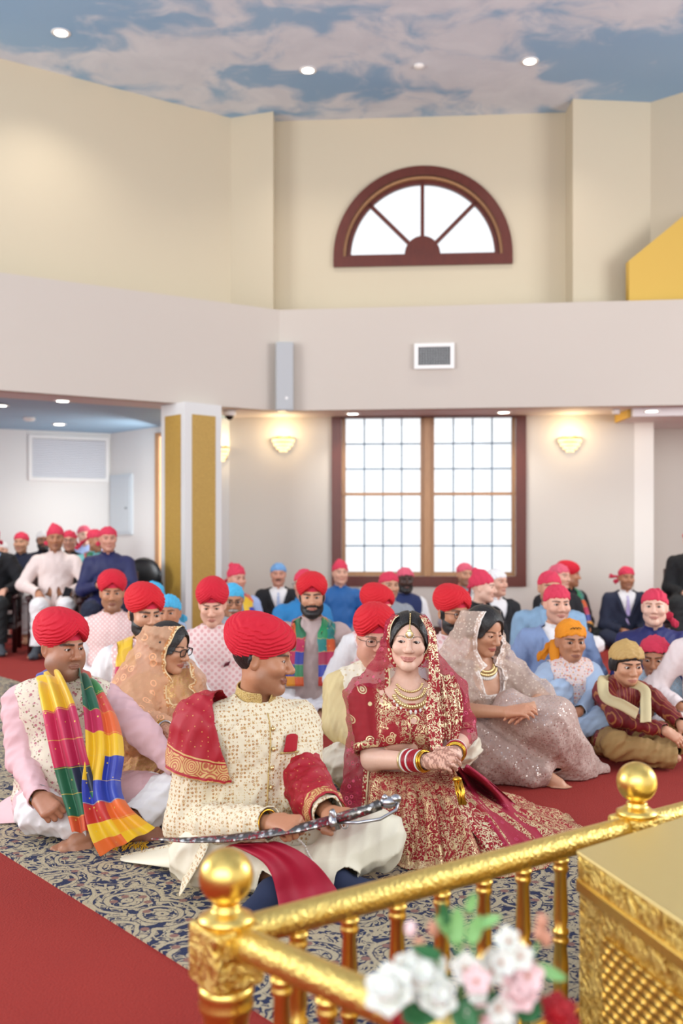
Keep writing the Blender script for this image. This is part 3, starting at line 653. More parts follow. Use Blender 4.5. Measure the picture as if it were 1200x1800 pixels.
class Person:
    def __init__(s, label, px, py, Y, yaw=0, lean=(0, 0), head=(0, 0, 0), sc=None, base=0.0, lod=None, sh=1.0, hs=1.0, girth=1.0, belly=0.0, fem=0, twist=0, name='person', hoff=(0, 0, 0), **face):
        s.lod = lod if lod is not None else (0 if Y < 4.9 else (1 if Y < 7.6 else 2)); s.res, s.rh, s.rhand, s.rc = LOD[s.lod]
        s.face = dict(face); s.face['fem'] = fem; s.fem = fem; s.girth = girth; s.belly = belly; s.base = base; s.shw = sh
        s.yaw = math.radians(yaw); s.RU = Rz(math.radians(twist)) @ Rx(math.radians(lean[0])) @ Ry(math.radians(lean[1])); s.piv = np.array((0, 0, .10))
        tgt = P(px, py, Y); hl = s._u((0, -.02, .772)) + np.array(hoff)
        s.sc = sc if sc else (tgt[2] - base) / hl[2]; s.hs = hs * (s.sc if sc is None else sc) ** .5 if face.get('kid') is None else hs
        s.hc = hl * s.sc; s.hc[2] += base
        Rw = Rz(s.yaw); s.Rw = Rw; off = Rw @ s.hc; s.loc = np.array((tgt[0] - off[0], tgt[1] - off[1], 0.0))
        s.root = empty(name, s.loc, s.yaw); tag(s.root, label, 'person'); s.RH = rot(*head)
        s.arms = {}; s.legs = {}; s.hands = []; s.feet = []; PEOPLE.append(s)
    def _u(s, p): return s.RU @ (np.array(p, float) - s.piv) + s.piv
    def U(s, p): q = s._u(p) * s.sc; q[2] += s.base; return q
    def L(s, p): return s.Rw.T @ (np.array(p, float) - s.loc)           # world -> local
    def at(s, px, py, Y): return s.L(P(px, py, Y))
    def Hd(s, p): return s.RH @ (np.array(p, float) * s.hs) + s.hc
    def hx(s, fn): return xf(scl(fn, s.hs), s.RH, s.hc)
    # ---- skeleton
    def sh(s, sd): return s.U((sd * .180 * s.shw, .01, .530))
    def arm(s, sd, wrist, pole=None, l1=.285, l2=.255):
        l1 *= s.sc; l2 *= s.sc; S_ = s.sh(sd); pole = np.array((sd * .8, .35, -.6)) if pole is None else np.array(pole)
        E, W = ik(S_, wrist, l1, l2, pole); s.arms[sd] = (S_, E, W); return E, W
    def leg(s, sd, knee, ankle, hip=None):
        H_ = np.array((sd * .09, -.01, .10)) * s.sc if hip is None else np.array(hip); 
        if hip is None: H_[2] += s.base
        s.legs[sd] = (H_, np.array(knee, float), np.array(ankle, float))
    def cross(s, kw=.36, kf=-.22, kz=.11, af=-.33):
        c = s.sc
        for sd in (-1, 1): s.leg(sd, np.array((sd * kw, kf, kz)) * c, np.array((-sd * .07, af + .02 * sd, .05)) * c)
        return s
    def chair(s, kw=.13, ankle=(.14, -.46)):
        c = s.sc; b = s.base
        for sd in (-1, 1): s.leg(sd, (sd * kw * c, -.44 * c, b + .10 * c), (sd * ankle[0] * c, ankle[1] * c, .09))
        for sd in (-1, 1):
            A_ = s.legs[sd][2]; s.foot(sd, A_, (sd * .25, -1, 0))
        return s
    def rest(s, sd, at=(.22, -.24, .24), pole=None, hand=1, **kw):
        W = np.array((sd * at[0], at[1], at[2])) * s.sc; W[2] += s.base; E, W = s.arm(sd, W, pole)
        if hand: 
            d = unit(W - E); d = unit(d + np.array((-sd * .35, -.1, -.25))); s.hand(sd, W, d, unit(np.array((sd * .2, -.25, 1)) ), **kw)
        return s
    def hand(s, sd, W, d, n, curl=.5, thumb=.5, size=1.0, spread=1.0, curls=None):
        s.hands.append((sd, np.array(W, float), unit(d), unit(n), curl, thumb, size * s.sc ** .5, spread, curls))
    def foot(s, sd, A_, d, up=(0, 0, 1), toes=True): s.feet.append((np.array(A_, float), unit(d), unit(up), toes, sd))
    # ---- shapes (t = cloth thickness)
    def torso(s, t=0.0, low=True, shoulders=True):
        c = s.sc; g = s.girth; ay = s.RU @ np.array((0, 1., 0)); U = s.U; L = []; t = t / c
        C_ = lambda a, b, ra, rb, q: cone(U(a), U(b), (ra + t) * c, (rb + t) * c, (ay, q))
        if low: L.append(C_((-.06, .0, .115), (.06, .0, .115), .115 * g, .115 * g, .95))
        wst = .128 if s.fem else .15
        L += [C_((0, 0, .14), (0, -.005, .30), .145 * g, wst * g, .76), C_((0, -.005, .30), (0, .0, .47), wst * g, .158 * (.92 if s.fem else 1) * g, .68)]
        L.append(C_((-.075, .008, .465), (.075, .008, .465), .092, .092, .95))
        if shoulders: L.append(C_((-.125 * s.shw, .010, .513), (.125 * s.shw, .010, .513), .064, .064, .95))
        for sd in (-1, 1): L.append(C_((sd * .016, .030, .566), (sd * .13 * s.shw, .01, .530), .037, .045, 1.0))
        if s.belly: L.append(ell(U((0, -.05, .25)), np.array((.155, .14, .14)) * c * s.belly + t * c))
        if s.fem:
            for sd in (-1, 1): L.append(ell(U((sd * .07, -.085, .415)), np.array((.068, .065, .07)) * c + t * c))
        return L
    def armp(s, sd, t=0.0, upto=1.0, tw=None):
        S_, E, W = s.arms[sd]; c = s.sc; tw = t if tw is None else tw; w = s.girth ** .5
        if upto <= .5: M_ = S_ + (E - S_) * upto * 2; return [cone(S_, M_, .058 * c * w + t, (.056 - .010 * upto * 2) * c * w + tw)]
        M_ = E + (W - E) * (upto - .5) * 2
        return [cone(S_, E, .057 * c * w + t, .046 * c * w + t), cone(E, M_, .045 * c * w + t, (.045 - .016 * (upto - .5) * 2) * c + tw)]
    def legp(s, sd, t=0.0, tb=None, upto=1.0):
        H_, K, A_ = s.legs[sd]; c = s.sc; tb = t if tb is None else tb; M_ = K + (A_ - K) * upto
        return [cone(H_, K, .088 * c + t, .062 * c + t), cone(K, M_, .060 * c + t, .040 * c + tb)]
    def handp(s, h):
        sd, W, d, n, curl, th, z, spread, curls = h; lat = unit(np.cross(n, d)) * sd * -1.0; L = []   # lat: towards the thumb
        off = (.027, .009, -.010, -.027); ln = ((.040, .026, .02), (.044, .029, .021), (.040, .027, .02), (.032, .021, .018)); kb = (.088, .092, .087, .079)
        for i in range(4):
            b = W + (d * kb[i] + lat * off[i]) * z; L.append((cone(W + lat * off[i] * .55 * z + d * .008 * z, b, .0165 * z, .0115 * z), .018))
            cu = curls[i] if curls else curl; a = 0.0; q = b; fr = (.0102, .0088, .0078, .0066); dl = unit(d + lat * off[i] * 4.0 * spread)
            for j in range(3):
                a += cu * (1.15, 1.35, .8)[j]; e = q + (math.cos(a) * dl - math.sin(a) * n) * ln[i][j] * z; rr = (1 - .12 * (i == 3)) * z
                L.append((cone(q, e, fr[j] * rr, fr[j + 1] * rr), .004)); q = e
        b = W + (d * .028 + lat * .026 - n * .006) * z; m = b + (unit(d * (1.0 - th * .2) + lat * (.9 - th * .5) - n * (.35 + th * .4))) * .042 * z
        e = m + unit(d * 1.0 + lat * (.25 - th * .7) - n * (.2 + th * .35)) * .032 * z
        L += [(cone(W + (d * .012 + lat * .012) * z, b, .016 * z, .0145 * z), .014), (cone(b, m, .0138 * z, .0112 * z), .01), (cone(m, e, .0108 * z, .0085 * z), .004)]
        return L
    def footp(s, f, t=0.0):
        A_, d, up, toes, sd = f; c = s.sc ** .5; lat = unit(np.cross(d, up)); L = []
        hl = A_ - d * .035 * c - up * .05 * c; ball = A_ + d * .13 * c - up * .058 * c; q = (lat, 1.0)
        L += [(cone(A_, hl + up * .01, .038 * c + t, .03 * c + t), .02), (cone(A_, A_ + d * .09 * c - up * .035 * c, .036 * c + t, .03 * c + t), .02), (cone(hl, ball, .028 * c + t, .026 * c + t), .02)]
        for i in range(5 if toes else 0):
            o = (i - 2) * .017; r = (.0125, .0095, .009, .0085, .0078)[i]; b = ball + lat * o * c * sd - d * abs(i - .6) * .008 * c
            L.append((cone(b - d * .05 * c, b, .017 * c, .014 * c), .015)); L.append((cone(b, b + d * (.04 - i * .004) * c - up * .006, r * c * 1.05, r * c), .004))
        if not toes: L.append((cone(ball - lat * .02 * c, ball + lat * .02 * c, .027 * c + t, .024 * c + t), .02)); L.append((cone(ball, ball + d * .06 * c, .032 * c + t, .02 * c + t, (up, .7)), .02))
        return L
    def neckline(s, r=.066, up=.0):
        a = s.U((0, .03, .50)); b = s.Hd((0, .015, -.06)); return cone(a, b + (b - a), r * s.sc, r * s.sc)
    # ---- the body: one continuous surface
    def body(s, arms=True, legs=True):
        B = Sdf(); c = s.sc
        B.more(s.torso(0.0), .05)
        B.add(cone(s.U((0, .024, .56)), s.Hd((0, .012, -.06)), .058 * c * (.86 if s.fem else 1), .054 * s.hs * (.86 if s.fem else 1)), .03)
        for sd in s.arms: B.more(s.armp(sd, -.003), .025)
        for sd in s.legs: B.more(s.legp(sd, -.006), .03)
        for h in s.hands:
            for fn, k in s.handp(h): B.add(fn, k)
        for f in s.feet:
            for fn, k in s.footp(f): B.add(fn, k)
        ho = head_ops(s.face); H = Sdf(); hb = s.hx(ell((0, 0, 0), (.20, .20, .20)))
        H.ops = ho; s.headS = H; first = True
        for op, fn, k in ho: B.ops.append((op, s.hx(fn), (k if not first else .03) * s.hs)); first = False
        pts = [s.hc] + [q for a in s.arms.values() for q in a] + [q for a in s.legs.values() for q in a] + [h[1] + h[2] * .1 for h in s.hands] + [f[0] + f[1] * .15 for f in s.feet] + [s.U((0, 0, .1)), s.U((.2, 0, .5)), s.U((-.2, 0, .5))]
        pts = np.array(pts); lo = pts.min(0) - .17; hi = pts.max(0) + .17; lo[2] = max(lo[2], -.01); hi[2] = max(hi[2], s.hc[2] + .15)
        foc = [(s.hc - .125 * s.hs, s.hc + .125 * s.hs, s.rh)] + [(h[1] + h[2] * .07 - .085, h[1] + h[2] * .07 + .085, s.rhand) for h in s.hands] + [(f[0] + f[1] * .08 - .08, f[0] + f[1] * .08 + .08, s.rhand * 1.2) for f in s.feet if f[3]]
        v, f = biggest(*B.mesh(lo, hi, s.res, foc)); s.bodyS = B
        v[:, 2] = np.maximum(v[:, 2], .004)
        ph = ((v - A3(s.hc)) @ A3(s.RH)) / s.hs; near = (np.linalg.norm(ph, axis=1) < .17)
        col = np.tile(np.array(lin(TONES[s.face['tone']])[:3]), (len(v), 1)); col[near] = face_color(ph[near].astype(float), s.face)
        for h in s.hands:
            q = np.linalg.norm(v - A3(h[1] + h[2] * .09), axis=1); m = ss(.12 - q, 0, .08)[:, None] * .18; col = col * (1 - m) + col * np.array((1.05, .78, .72)) * m
            if s.face.get('henna'): pass
        if s.face.get('henna'):
            for h in s.hands:
                q = np.linalg.norm(v - A3(h[1] + h[2] * .07), axis=1); w_ = wrinkle(5, 150, 2.0)(v); m = ((q < .14) * ss(w_, .0, .25))[:, None] * .38; col = col * (1 - m) + np.array(lin('#7a3a22')[:3]) * m
        me = np_mesh('body', v, f); vcol(me, col); o = obj('body', me, SKIN, s.root); s.bodyO = o
        if s.lod < 2:
            for sd in (-1, 1):
                k = MB(); g = s.face.get('gaze', (0, 0)); R = Rz(math.radians(g[0])) @ Rx(math.radians(90 + g[1]))
                n_ = 14; r = .0133
                for i0, ths in ((0, np.linspace(PI, .64, 9)), (1, np.linspace(.64, .26, 4)), (2, np.linspace(.26, 0.001, 3))):
                    k.cur = i0; V = [(r * math.sin(t) * math.cos(2 * PI * j / n_), r * math.sin(t) * math.sin(2 * PI * j / n_), r * math.cos(t)) for t in ths for j in range(n_)]
                    k.add(np.array(V) @ R.T, [(a * n_ + j, a * n_ + (j + 1) % n_, (a + 1) * n_ + (j + 1) % n_, (a + 1) * n_ + j) for a in range(len(ths) - 1) for j in range(n_)])
                o = k.build('eye', [EYEW, EYEBLUE if s.face.get('iris') == 'l' else EYEB, PUP], s.root, True)
                M = Matrix((s.RH * s.hs).tolist()).to_4x4(); M.translation = tuple(s.Hd((sd * .031, -.0745, .0055))); o.data.transform(M)
        return s
    # ---- cloth and head pieces
    def cloth(s, name, prims, m, keep=None, wr=(42, .006), k=.03, res=None, solid=.004, seed=1, parent=None, floor=.006, sm=1, extra=None, pat=None, bounds=None, focus=()):
        D = Sdf()
        for q in prims:
            if isinstance(q, tuple): D.add(q[0], q[1])
            else: D.add(q, k)
        if extra: D.ops += extra
        if wr: D.disp = wrinkle(seed, wr[0], wr[1]); D.amp = wr[1]
        res = res or s.rc
        lo, hi = bounds if bounds else s.bounds()
        v, f = D.mesh(np.array(lo), np.array(hi), res, focus)
        if not len(f): print('EMPTY CLOTH', name, s.root.name); return None
        if keep is not None: v, f, kv = trim(v, f, keep)
        else: kv = None
        v, f = (v, f) if keep is not None else biggest(v, f)
        if kv is not None: v = smooth_border(v, f, 4)
        v = smooth_mesh(v, f, sm) if kv is None else smooth_mesh(v, f, sm, fix=kv < res * .6)
        v[:, 2] = np.maximum(v[:, 2], floor)
        me = np_mesh(name, v, f)
        if kv is not None: vfloat(me, kv)
        if pat is not None: vfloat(me, pat(v), 'pat')
        o = obj(name, me, m, parent or s.root)
        if kv is not None and solid: sd = o.modifiers.new('solid', 'SOLIDIFY'); sd.thickness = solid; sd.offset = -1
        s.last = D; return o
    def bounds(s):
        pts = [s.hc + (0, 0, -.1)] + [q for a in s.arms.values() for q in a] + [q for a in s.legs.values() for q in a] + [s.U((0, 0, .1)), s.U((.2, 0, .5)), s.U((-.2, 0, .5))]
        pts = np.array(pts); lo = pts.min(0) - .2; hi = pts.max(0) + .2; lo[2] = max(lo[2], -.01); return lo, hi
    def hpiece(s, name, S_, m, keep=None, res=None, parent=None, solid=.0, lo=(-.17, -.19, -.17), hi=(.17, .19, .22), wr=None):
        """a piece in the head's own frame"""
        if wr: S_.disp = wr[0]; S_.amp = wr[1]
        v, f = S_.mesh(np.array(lo), np.array(hi), (res or s.rh * 1.15) / s.hs)
        if keep is not None: v, f, kv = trim(v, f, keep)
        else: v, f = biggest(v, f)
        v = v * s.hs @ A3(s.RH).T + A3(s.hc); me = np_mesh(name, v, f); o = obj(name, me, m, parent or s.root)
        if keep is not None: vfloat(me, kv)
        if solid: sd = o.modifiers.new('solid', 'SOLIDIFY'); sd.thickness = solid; sd.offset = -1
        return o
    def patch(s, name, keep, off, m, taper=.014, noise=.0005, grow=None, res=None):
        """hair or beard growing out of the skin where keep>0"""
        H = Sdf(); w_ = wrinkle(3, 260, noise * 2); hs_ = s.headS
        def fn(p):
            d = hs_.ev(p); k = keep(p); return d - (off if grow is None else grow(p)) * ss(k, 0, taper) + .0005 - w_(p) * (k > 0)
        H.add(fn, 0); return s.hpiece(name, H, m, keep=lambda v: keep(v), res=res)
    def beard(s, m=None, off=.012, full=1.0):
        def keep(p):
            x, y, z = p[..., 0], p[..., 1], p[..., 2]; ax = np.abs(x)
            cheek = (-.030 - .40 * np.clip(-y - .02, 0, .05) + np.clip(-y - .07, 0, 1) * .6) - z; cheek = np.minimum(cheek, .012 - y + 0 * z)
            side = np.minimum(np.minimum(.03 - z, .012 - y), np.minimum(y + .022, ax - .055)); k = np.maximum(cheek, side)
            mo = np.sqrt((x / .026) ** 2 + ((z + .0665) / .0082) ** 2) - 1; mo = np.where(y < -.05, mo * .009, 1.0); k = np.minimum(k, mo)
            k = np.minimum(k, np.where((y < -.07) & (ax < .02) & (z > -.075), -.041 - z, 1.0)); return np.minimum(k, z + .16)
        return s.patch('beard', keep, off, m or HAIRB, grow=lambda p: off * (.5 + full * ss(-p[..., 2], .06, .11)))
    def moustache(s, m=None, off=.007):
        def keep(p):
            x, y, z = p[..., 0], p[..., 1], p[..., 2]; zc = -.0515 - .25 * np.clip(np.abs(x) - .01, 0, 1)
            return np.minimum((.0085 - .1 * np.abs(x)) - np.abs(z - zc), np.minimum(.036 - np.abs(x), -.06 - y))
        return s.patch('moustache', keep, off, m or HAIRB, taper=.005)
    def hair(s, m=None, off=.012, line=.062, back=-.06, part=False, drop=.062, nape=False, **kw):
        def keep(p):
            x, y, z = p[..., 0], p[..., 1], p[..., 2]; ax = np.abs(x)
            hl = np.where(y < -.0, line + .0 * y - 2.2 * np.clip(ax - .042, 0, 1), -1); hl = line + .008 - (ax / .062) ** 2 * drop - 1.6 * ss(y, -.045, .03) * .12
            k = z - hl; back_ = np.minimum(y - .012, z - back); return np.minimum(np.minimum(y - .02 + .35 * np.clip(z, -1, .0), z - back), .05 - z) if nape else np.maximum(np.minimum(k, z + .04), back_)
        g = None
        if part: g = lambda p: off * (1 - .75 * np.exp(-(p[..., 0] / .005) ** 2) * (p[..., 1] < .05))
        return s.patch('hair', keep, off, m or HAIRB, grow=g, **kw)
    def turban(s, m, band=None, tilt=0.0, size=1.0, amp=.0025, lines=.0165, seed=0, fx=0.0, big=0.0):
        T = Sdf()
        for sd in (-1, 1): T.add(ell((sd * .016, .014, .072 + big * .3), np.array((.084, .120, .084 + big)) * size, Ry(sd * .34)), .012)
        T.add(ell((0, .03, .085 + big * .3), np.array((.090, .116, .080 + big)) * size, Rx(.25)), .02)
        def zc(p):
            x, y = p[..., 0] - fx, p[..., 1]; f_ = .080 - .80 * np.abs(x); b_ = -.018; t = ss(y, -.075, .03); return f_ * (1 - t) + np.minimum(b_ + .0 * x, f_ + .2) * t
        T.ops.append(('c', lambda p: (zc(p) - p[..., 2]) * .72, .01))
        def disp(p):
            x, y, z = p[..., 0] - fx, p[..., 1], p[..., 2]; sgn = np.where(x > 0, 1, -1)
            ph = (z + .85 * np.abs(x) + sgn * .012 - .10 * y + .003 * np.sin(60 * y + 2 * sgn + seed) + .002 * np.sin(130 * y + 5 * z * 20)) / lines
            fr = ph - np.floor(ph); w1 = ss(fr, 0, .82) * (1 - ss(fr, .86, 1.0)); ph2 = ph * 3.3 + np.sin(40 * y + seed); w2 = .5 + .5 * np.sin(ph2 * 6.28)
            top = 1 - .55 * ss(z, .12, .15); return ((w1 - .5) * amp * 2 + (w2 - .5) * amp * .45) * top
        o = s.hpiece('turban', T, m, wr=(disp, amp * 2), hi=(.17, .19, .24))
        if band is not None:
            Bd = Sdf(); Bd.add(ell((0, .012, .045), (.0805, .1005, .078)), 0); Bd.cut(half((0, -.25, -1), -.040 + .02), .004)
            Bd.ops = [Bd.ops[0], ('c', half(unit((0, .25, -1)), -.0585 - .0), .004), ('c', half((0, 1, 0), .02), .0)]
            s.hpiece('turban_band', Bd, band, parent=o)
        return o
    def rumal(s, m, sd=0, flaps=1, low=.05, peak=0.0, knot=True, seed=0, size=1.0):
        T = Sdf(); T.add(ell((0, .014, .040), np.array((.0845, .1045, .0865)) * size), 0)
        if peak: T.add(cone((0, .02, .10), (.02 * sd, .07, .125 + peak), .05, .02), .05)
        T.ops.append(('c', half(unit((0, -.28, -1)), -(low - .026) / 1.038), .006))
        if knot: T.add(cone((-.015, .112, .0), (.015, .112, .0), .016), .012)
        for i in range(flaps):
            a = (sd or 1) * (.055 + .03 * i); T.add(cone((a * .3, .112, .002), (a * 1.5, .125 + .02 * i, -.045 + .06 * i * (1 if seed % 2 else -1)), .010, .026, (unit((.25, 1, 0)), .3)), .01)
        w_ = wrinkle(seed + 11, 55, .0055); return s.hpiece('head_scarf', T, m, wr=(w_, .006))
    def glasses(s, m, w=.024, h=.017, rnd=.5, r=.0016, z=.003):
        k = MB(); N = 28
        for sd in (-1, 1):
            L_ = []
            for i in range(N + 1):
                t = 2 * PI * i / N; c_, s_ = math.cos(t), math.sin(t); e = 2 / (2 + 2 * (1 - rnd)); L_.append((sd * .033 + w * np.sign(c_) * abs(c_) ** e, -.1015 + abs(.033 + sd * 0 + w * c_ * sd * sd) * .0 + .1 * (abs(sd * .033 + w * c_) - .02) ** 1 * .35, z + h * np.sign(s_) * abs(s_) ** e))
            k.tube(np.array(L_), r, 6, False)
            k.tube([(sd * (.033 + w), -.096, z + h * .4), (sd * .076, -.085, z + h * .5), (sd * .08, -.02, .006), (sd * .08, .012, .004)], r, 6)
        k.tube([(-.033 + w, -.102, z + .003), (0, -.1045, z + .006), (.033 - w, -.102, z + .003)], r, 6)
        o = k.build('glasses', m, s.root, True); M = Matrix((s.RH * s.hs).tolist()).to_4x4(); M.translation = tuple(s.hc); o.data.transform(M)
        k = MB()
        for sd in (-1, 1): k.add([(sd * .033 + w * .95 * math.cos(2 * PI * i / 16), -.1005 , z + h * .95 * math.sin(2 * PI * i / 16)) for i in range(16)], [tuple(range(16))])
        l = k.build('lens', GLASS, o); l.data.transform(M); return o
    def hmesh(s, k, name, m, parent=None, smooth=True):
        o = k.build(name, m, parent or s.root, smooth); M = Matrix((s.RH * s.hs).tolist()).to_4x4(); M.translation = tuple(s.hc); o.data.transform(M); return o
    # ---- ready garments
    def collar(s, m, h=.045, r=.069, gap=.012, res=None, parent=None, up=.012):
        a = s.U((0, .016, .598)); b = s.Hd((0, .005, -.07)); ax_ = unit(b - a); a = a + ax_ * up * s.sc; fw = s.RU @ np.array((0, -1., 0)); sd_ = s.RU @ np.array((1., 0, 0)); c = s.sc
        bk = a - ax_ * .02
        def keep(v):
            q = v - A3(bk); t = q @ A3(ax_); tilt = t - .20 * ((q @ A3(fw))); k = np.minimum(tilt - .0, (h + .022) - tilt)
            sl = np.where(q @ A3(fw) > 0, np.abs(q @ A3(sd_)) - gap * .5 - .25 * np.clip(t - .03, 0, 1), 1.0); return np.minimum(k, sl)
        return s.cloth('collar', [cone(bk - ax_ * .08, bk + ax_ * .14, r * c, (r - .004) * c)], m, keep, wr=None, res=res or max(s.rc * .7, .004), bounds=(a - .13, a + .16), solid=.004, parent=parent)
    def shirt(s, m, t=.016, name='kurta', sleeves=1.0, skirt=.0, wr=(40, .0055), keep=None, col=True, nr=.066, seed=1, low=True, cuff=.004, **kw):
        L = s.torso(t, low=low)
        for sd in s.arms: L += [(q, .03) for q in s.armp(sd, t * .85, sleeves, t * .6 + cuff)]
        if skirt:
            for sd in s.legs: L += [cone(s.legs[sd][0], s.legs[sd][0] + (s.legs[sd][1] - s.legs[sd][0]) * skirt, .10 * s.sc + t, .078 * s.sc + t)]
        nk = s.neckline(nr); cuts = [nk]
        if sleeves > .5:
            for sd in s.arms:
                S_, E, W = s.arms[sd]; d = unit(W - E); e = E + (W - E) * ((sleeves - .5) * 2); cuts.append(lambda v, d=d, e=e, W=W: np.where(np.linalg.norm(v - A3(W), axis=-1) < .14, (A3(e) - v) @ A3(d), 1.0))
        else:
            for sd in s.arms:
                S_, E, W = s.arms[sd]; d = unit(E - S_); e = S_ + (E - S_) * sleeves * 2; cuts.append(lambda v, d=d, e=e, S_=S_, E=E: np.where(np.linalg.norm(v - A3((e + E) / 2), axis=-1) < .16, (A3(e) - v) @ A3(d), 1.0))
        def kp(v):
            r = np.minimum.reduce([q(v) for q in cuts]); return r if keep is None else np.minimum(r, keep(v))
        o = s.cloth(name, L, m, kp, wr, seed=seed, **kw); s.shirtS = s.last
        if col: s.collar(m, parent=o, h=.032, up=.010 + t * .5)
        return o
    def trousers(s, m, t=.018, tb=.03, upto=.95, seed=4, wr=(36, .009), name='trousers', **kw):
        L = [cone(s.U((-.06, .0, .115)), s.U((.06, .0, .115)), .12 * s.sc + t, None, ((0, 1, 0), .95))]; cuts = []
        for sd in s.legs:
            L += [(q, .04) for q in s.legp(sd, t, tb, upto)]; H_, K, A_ = s.legs[sd]; d = unit(A_ - K); e = K + (A_ - K) * upto; o_ = s.legs.get(-sd)
            cuts.append(lambda v, d=d, e=e, A_=A_, K=K, o_=o_: np.where((np.linalg.norm(v - A3(A_), axis=-1) < .085) & (seg(v, K, A_) < (np.minimum(seg(v, o_[1], o_[2]), seg(v, o_[0], o_[1])) if o_ else 9) - .025), (A3(e) - v) @ A3(d), 1.0))
        return s.cloth(name, L, m, lambda v: np.minimum.reduce([q(v) for q in cuts]) if len(cuts) > 1 else cuts[0](v), wr, seed=seed, **kw)
    def ub(s, v):
        """points in upper-body reference coordinates"""
        q = v.copy(); q[:, 2] -= s.base; return ((q / s.sc - A3(s.piv)) @ A3(s.RU)) + A3(s.piv)
    def vest(s, m, t=.030, z0=.19, v=.0, name='vest', wr=(42, .004), open_=0.0, nr=.070, col=True, seed=7, sw=.165, **kw):
        nk = s.neckline(nr)
        def kp(p):
            q = s.ub(p); x, y, z = q.T; ax = np.abs(x); k = np.minimum(nk(p), z - z0)
            arm = np.where(z > .36, np.sqrt(((np.maximum(ax, .12) - .235 * s.shw) / .072) ** 2 + ((z - .50) / .11) ** 2) * .07 - .07, 1.0); k = np.minimum(k, np.minimum(arm, sw * s.shw + .008 - ax + (z < .42) * .2))
            if v: k = np.minimum(k, np.where(y < 0, ax - np.clip(z - v, 0, 1) * .33, 1.0))
            return np.minimum(k, np.where(y < 0, ax - .003 - open_ * np.clip(.5 - z, 0, 1), 1.0)) if open_ else k
        o = s.cloth(name, s.torso(t), m, kp, wr, seed=seed, **kw); s.vestS = s.last
        if col: s.collar(m, h=.028, r=.075, parent=o, up=.008 + t * .5)
        return o
    def suit(s, m, shirt_m, tie_m, v=.33, lap=True):
        s.shirt(shirt_m, t=.010, name='dress_shirt', sleeves=.5, nr=.062, wr=(40, .002))
        nk = s.neckline(.072); 
        def kp(p):
            q = s.ub(p); x, y, z = q.T; return np.where((y < 0) & (z > v - .02), np.abs(x) - np.clip(z - v, 0, .3) * .36, 1.0)
        o = s.shirt(m, t=.026, name='jacket', keep=kp, col=False, nr=.074, sleeves=.96, wr=(34, .007), solid=.006)
        for sd in (-1, 1):
            pts = [(sd * (.001 + np.clip(z - v, 0, 1) * .36), z) for z in np.linspace(v, .56, 12)]; G_ = []
            for (x, z) in pts:
                t_ = (z - v) / (.56 - v); wdt = .012 + .045 * math.sin(min(t_ * 1.15, 1) * PI * .62) * (1 if t_ < .75 else 1 - (t_ - .75) * 2.2)
                G_.append([s.U((x, -.20, z)), s.U((x + sd * wdt * .5, -.2, z + .003)), s.U((x + sd * wdt, -.2, z + .004))])
            s.lay('lapel', np.array(G_), m, s.shirtS, .006, parent=o, ray=s.RU @ np.array((0, 1., 0)))
        if tie_m is not None:
            G_ = []
            for z in np.linspace(.555, v - .06, 12): w_ = .012 + .022 * ss((.555 - z) / .25, 0, 1); G_.append([s.U((-w_, -.2, z)), s.U((0, -.2, z)), s.U((w_, -.2, z))])
            D = Sdf(); D.more(s.torso(.018), .03); o2 = s.lay('tie', np.array(G_), tie_m, D, .005, ray=s.RU @ np.array((0, 1., 0)))
            kp_ = s.U((0, -.085, .565)); k = MB(); k.ball(kp_, (.016, .014, .018), 10); k.build('tie_knot', tie_m, o2, True)
        return o
    def lay(s, name, G_, m, D, off, parent=None, ray=None, solid=.003, fold=None, sub=0, it=3, lim=.35, floor=.006):
        """lay a grid of points onto a surface D, offset by off"""
        G_ = np.array(G_, f4); a, b = G_.shape[:2]; p = G_.reshape(-1, 3).copy()
        if ray is not None:
            r = A3(ray); t = np.zeros(len(p), f4)
            for _ in range(40): t = np.minimum(t + np.maximum(D.ev(p + t[:, None] * r) - off, 0) * .8, lim)
            p = p + t[:, None] * r
        for _ in range(it):
            d = D.ev(p); mk = d < off; g = D.grad(p); p = p + np.where(mk, off - d, 0)[:, None] * g
        p[:, 2] = np.maximum(p[:, 2], floor)
        f = np.array([(i * b + j, i * b + j + 1, (i + 1) * b + j + 1, (i + 1) * b + j) for i in range(a - 1) for j in range(b - 1)])
        me = np_mesh(name, p, f); uv = me.uv_layers.new(name='UVMap'); li = f.ravel(); U_ = np.stack([(li % b) / (b - 1), (li // b) / (a - 1)], -1).astype(f4); uv.data.foreach_set('uv', U_.ravel())
        o = obj(name, me, m, parent or s.root)
        if solid: sd = o.modifiers.new('solid', 'SOLIDIFY'); sd.thickness = solid; sd.offset = 1
        if sub: q = o.modifiers.new('sub', 'SUBSURF'); q.levels = q.render_levels = sub
        return o
    def strip(s, name, path, width, across, m, D, off=.008, n=60, nu=14, fold=.008, folds=3, parent=None, solid=.003, seed=0, ray=None, **kw):
        """a scarf: smooth path, width vectors, gathered folds"""
        path = np.array(path, float); t = np.linspace(0, 1, len(path)); tt = np.linspace(0, 1, n)
        def cr(a):
            a = np.array(a, float)
            if a.ndim == 1: a = a[:, None]
            out = np.zeros((n, a.shape[1])); 
            for i, u_ in enumerate(tt):
                x = u_ * (len(a) - 1); k = min(int(x), len(a) - 2); f_ = x - k; p0 = a[max(k - 1, 0)]; p1 = a[k]; p2 = a[k + 1]; p3 = a[min(k + 2, len(a) - 1)]
                out[i] = .5 * ((2 * p1) + (-p0 + p2) * f_ + (2 * p0 - 5 * p1 + 4 * p2 - p3) * f_ ** 2 + (-p0 + 3 * p1 - 3 * p2 + p3) * f_ ** 3)
            return out
        c = cr(path); w_ = cr(np.broadcast_to(np.array(width, float), (len(path),))); ac = cr(across); ac /= np.linalg.norm(ac, axis=1)[:, None] + 1e-9
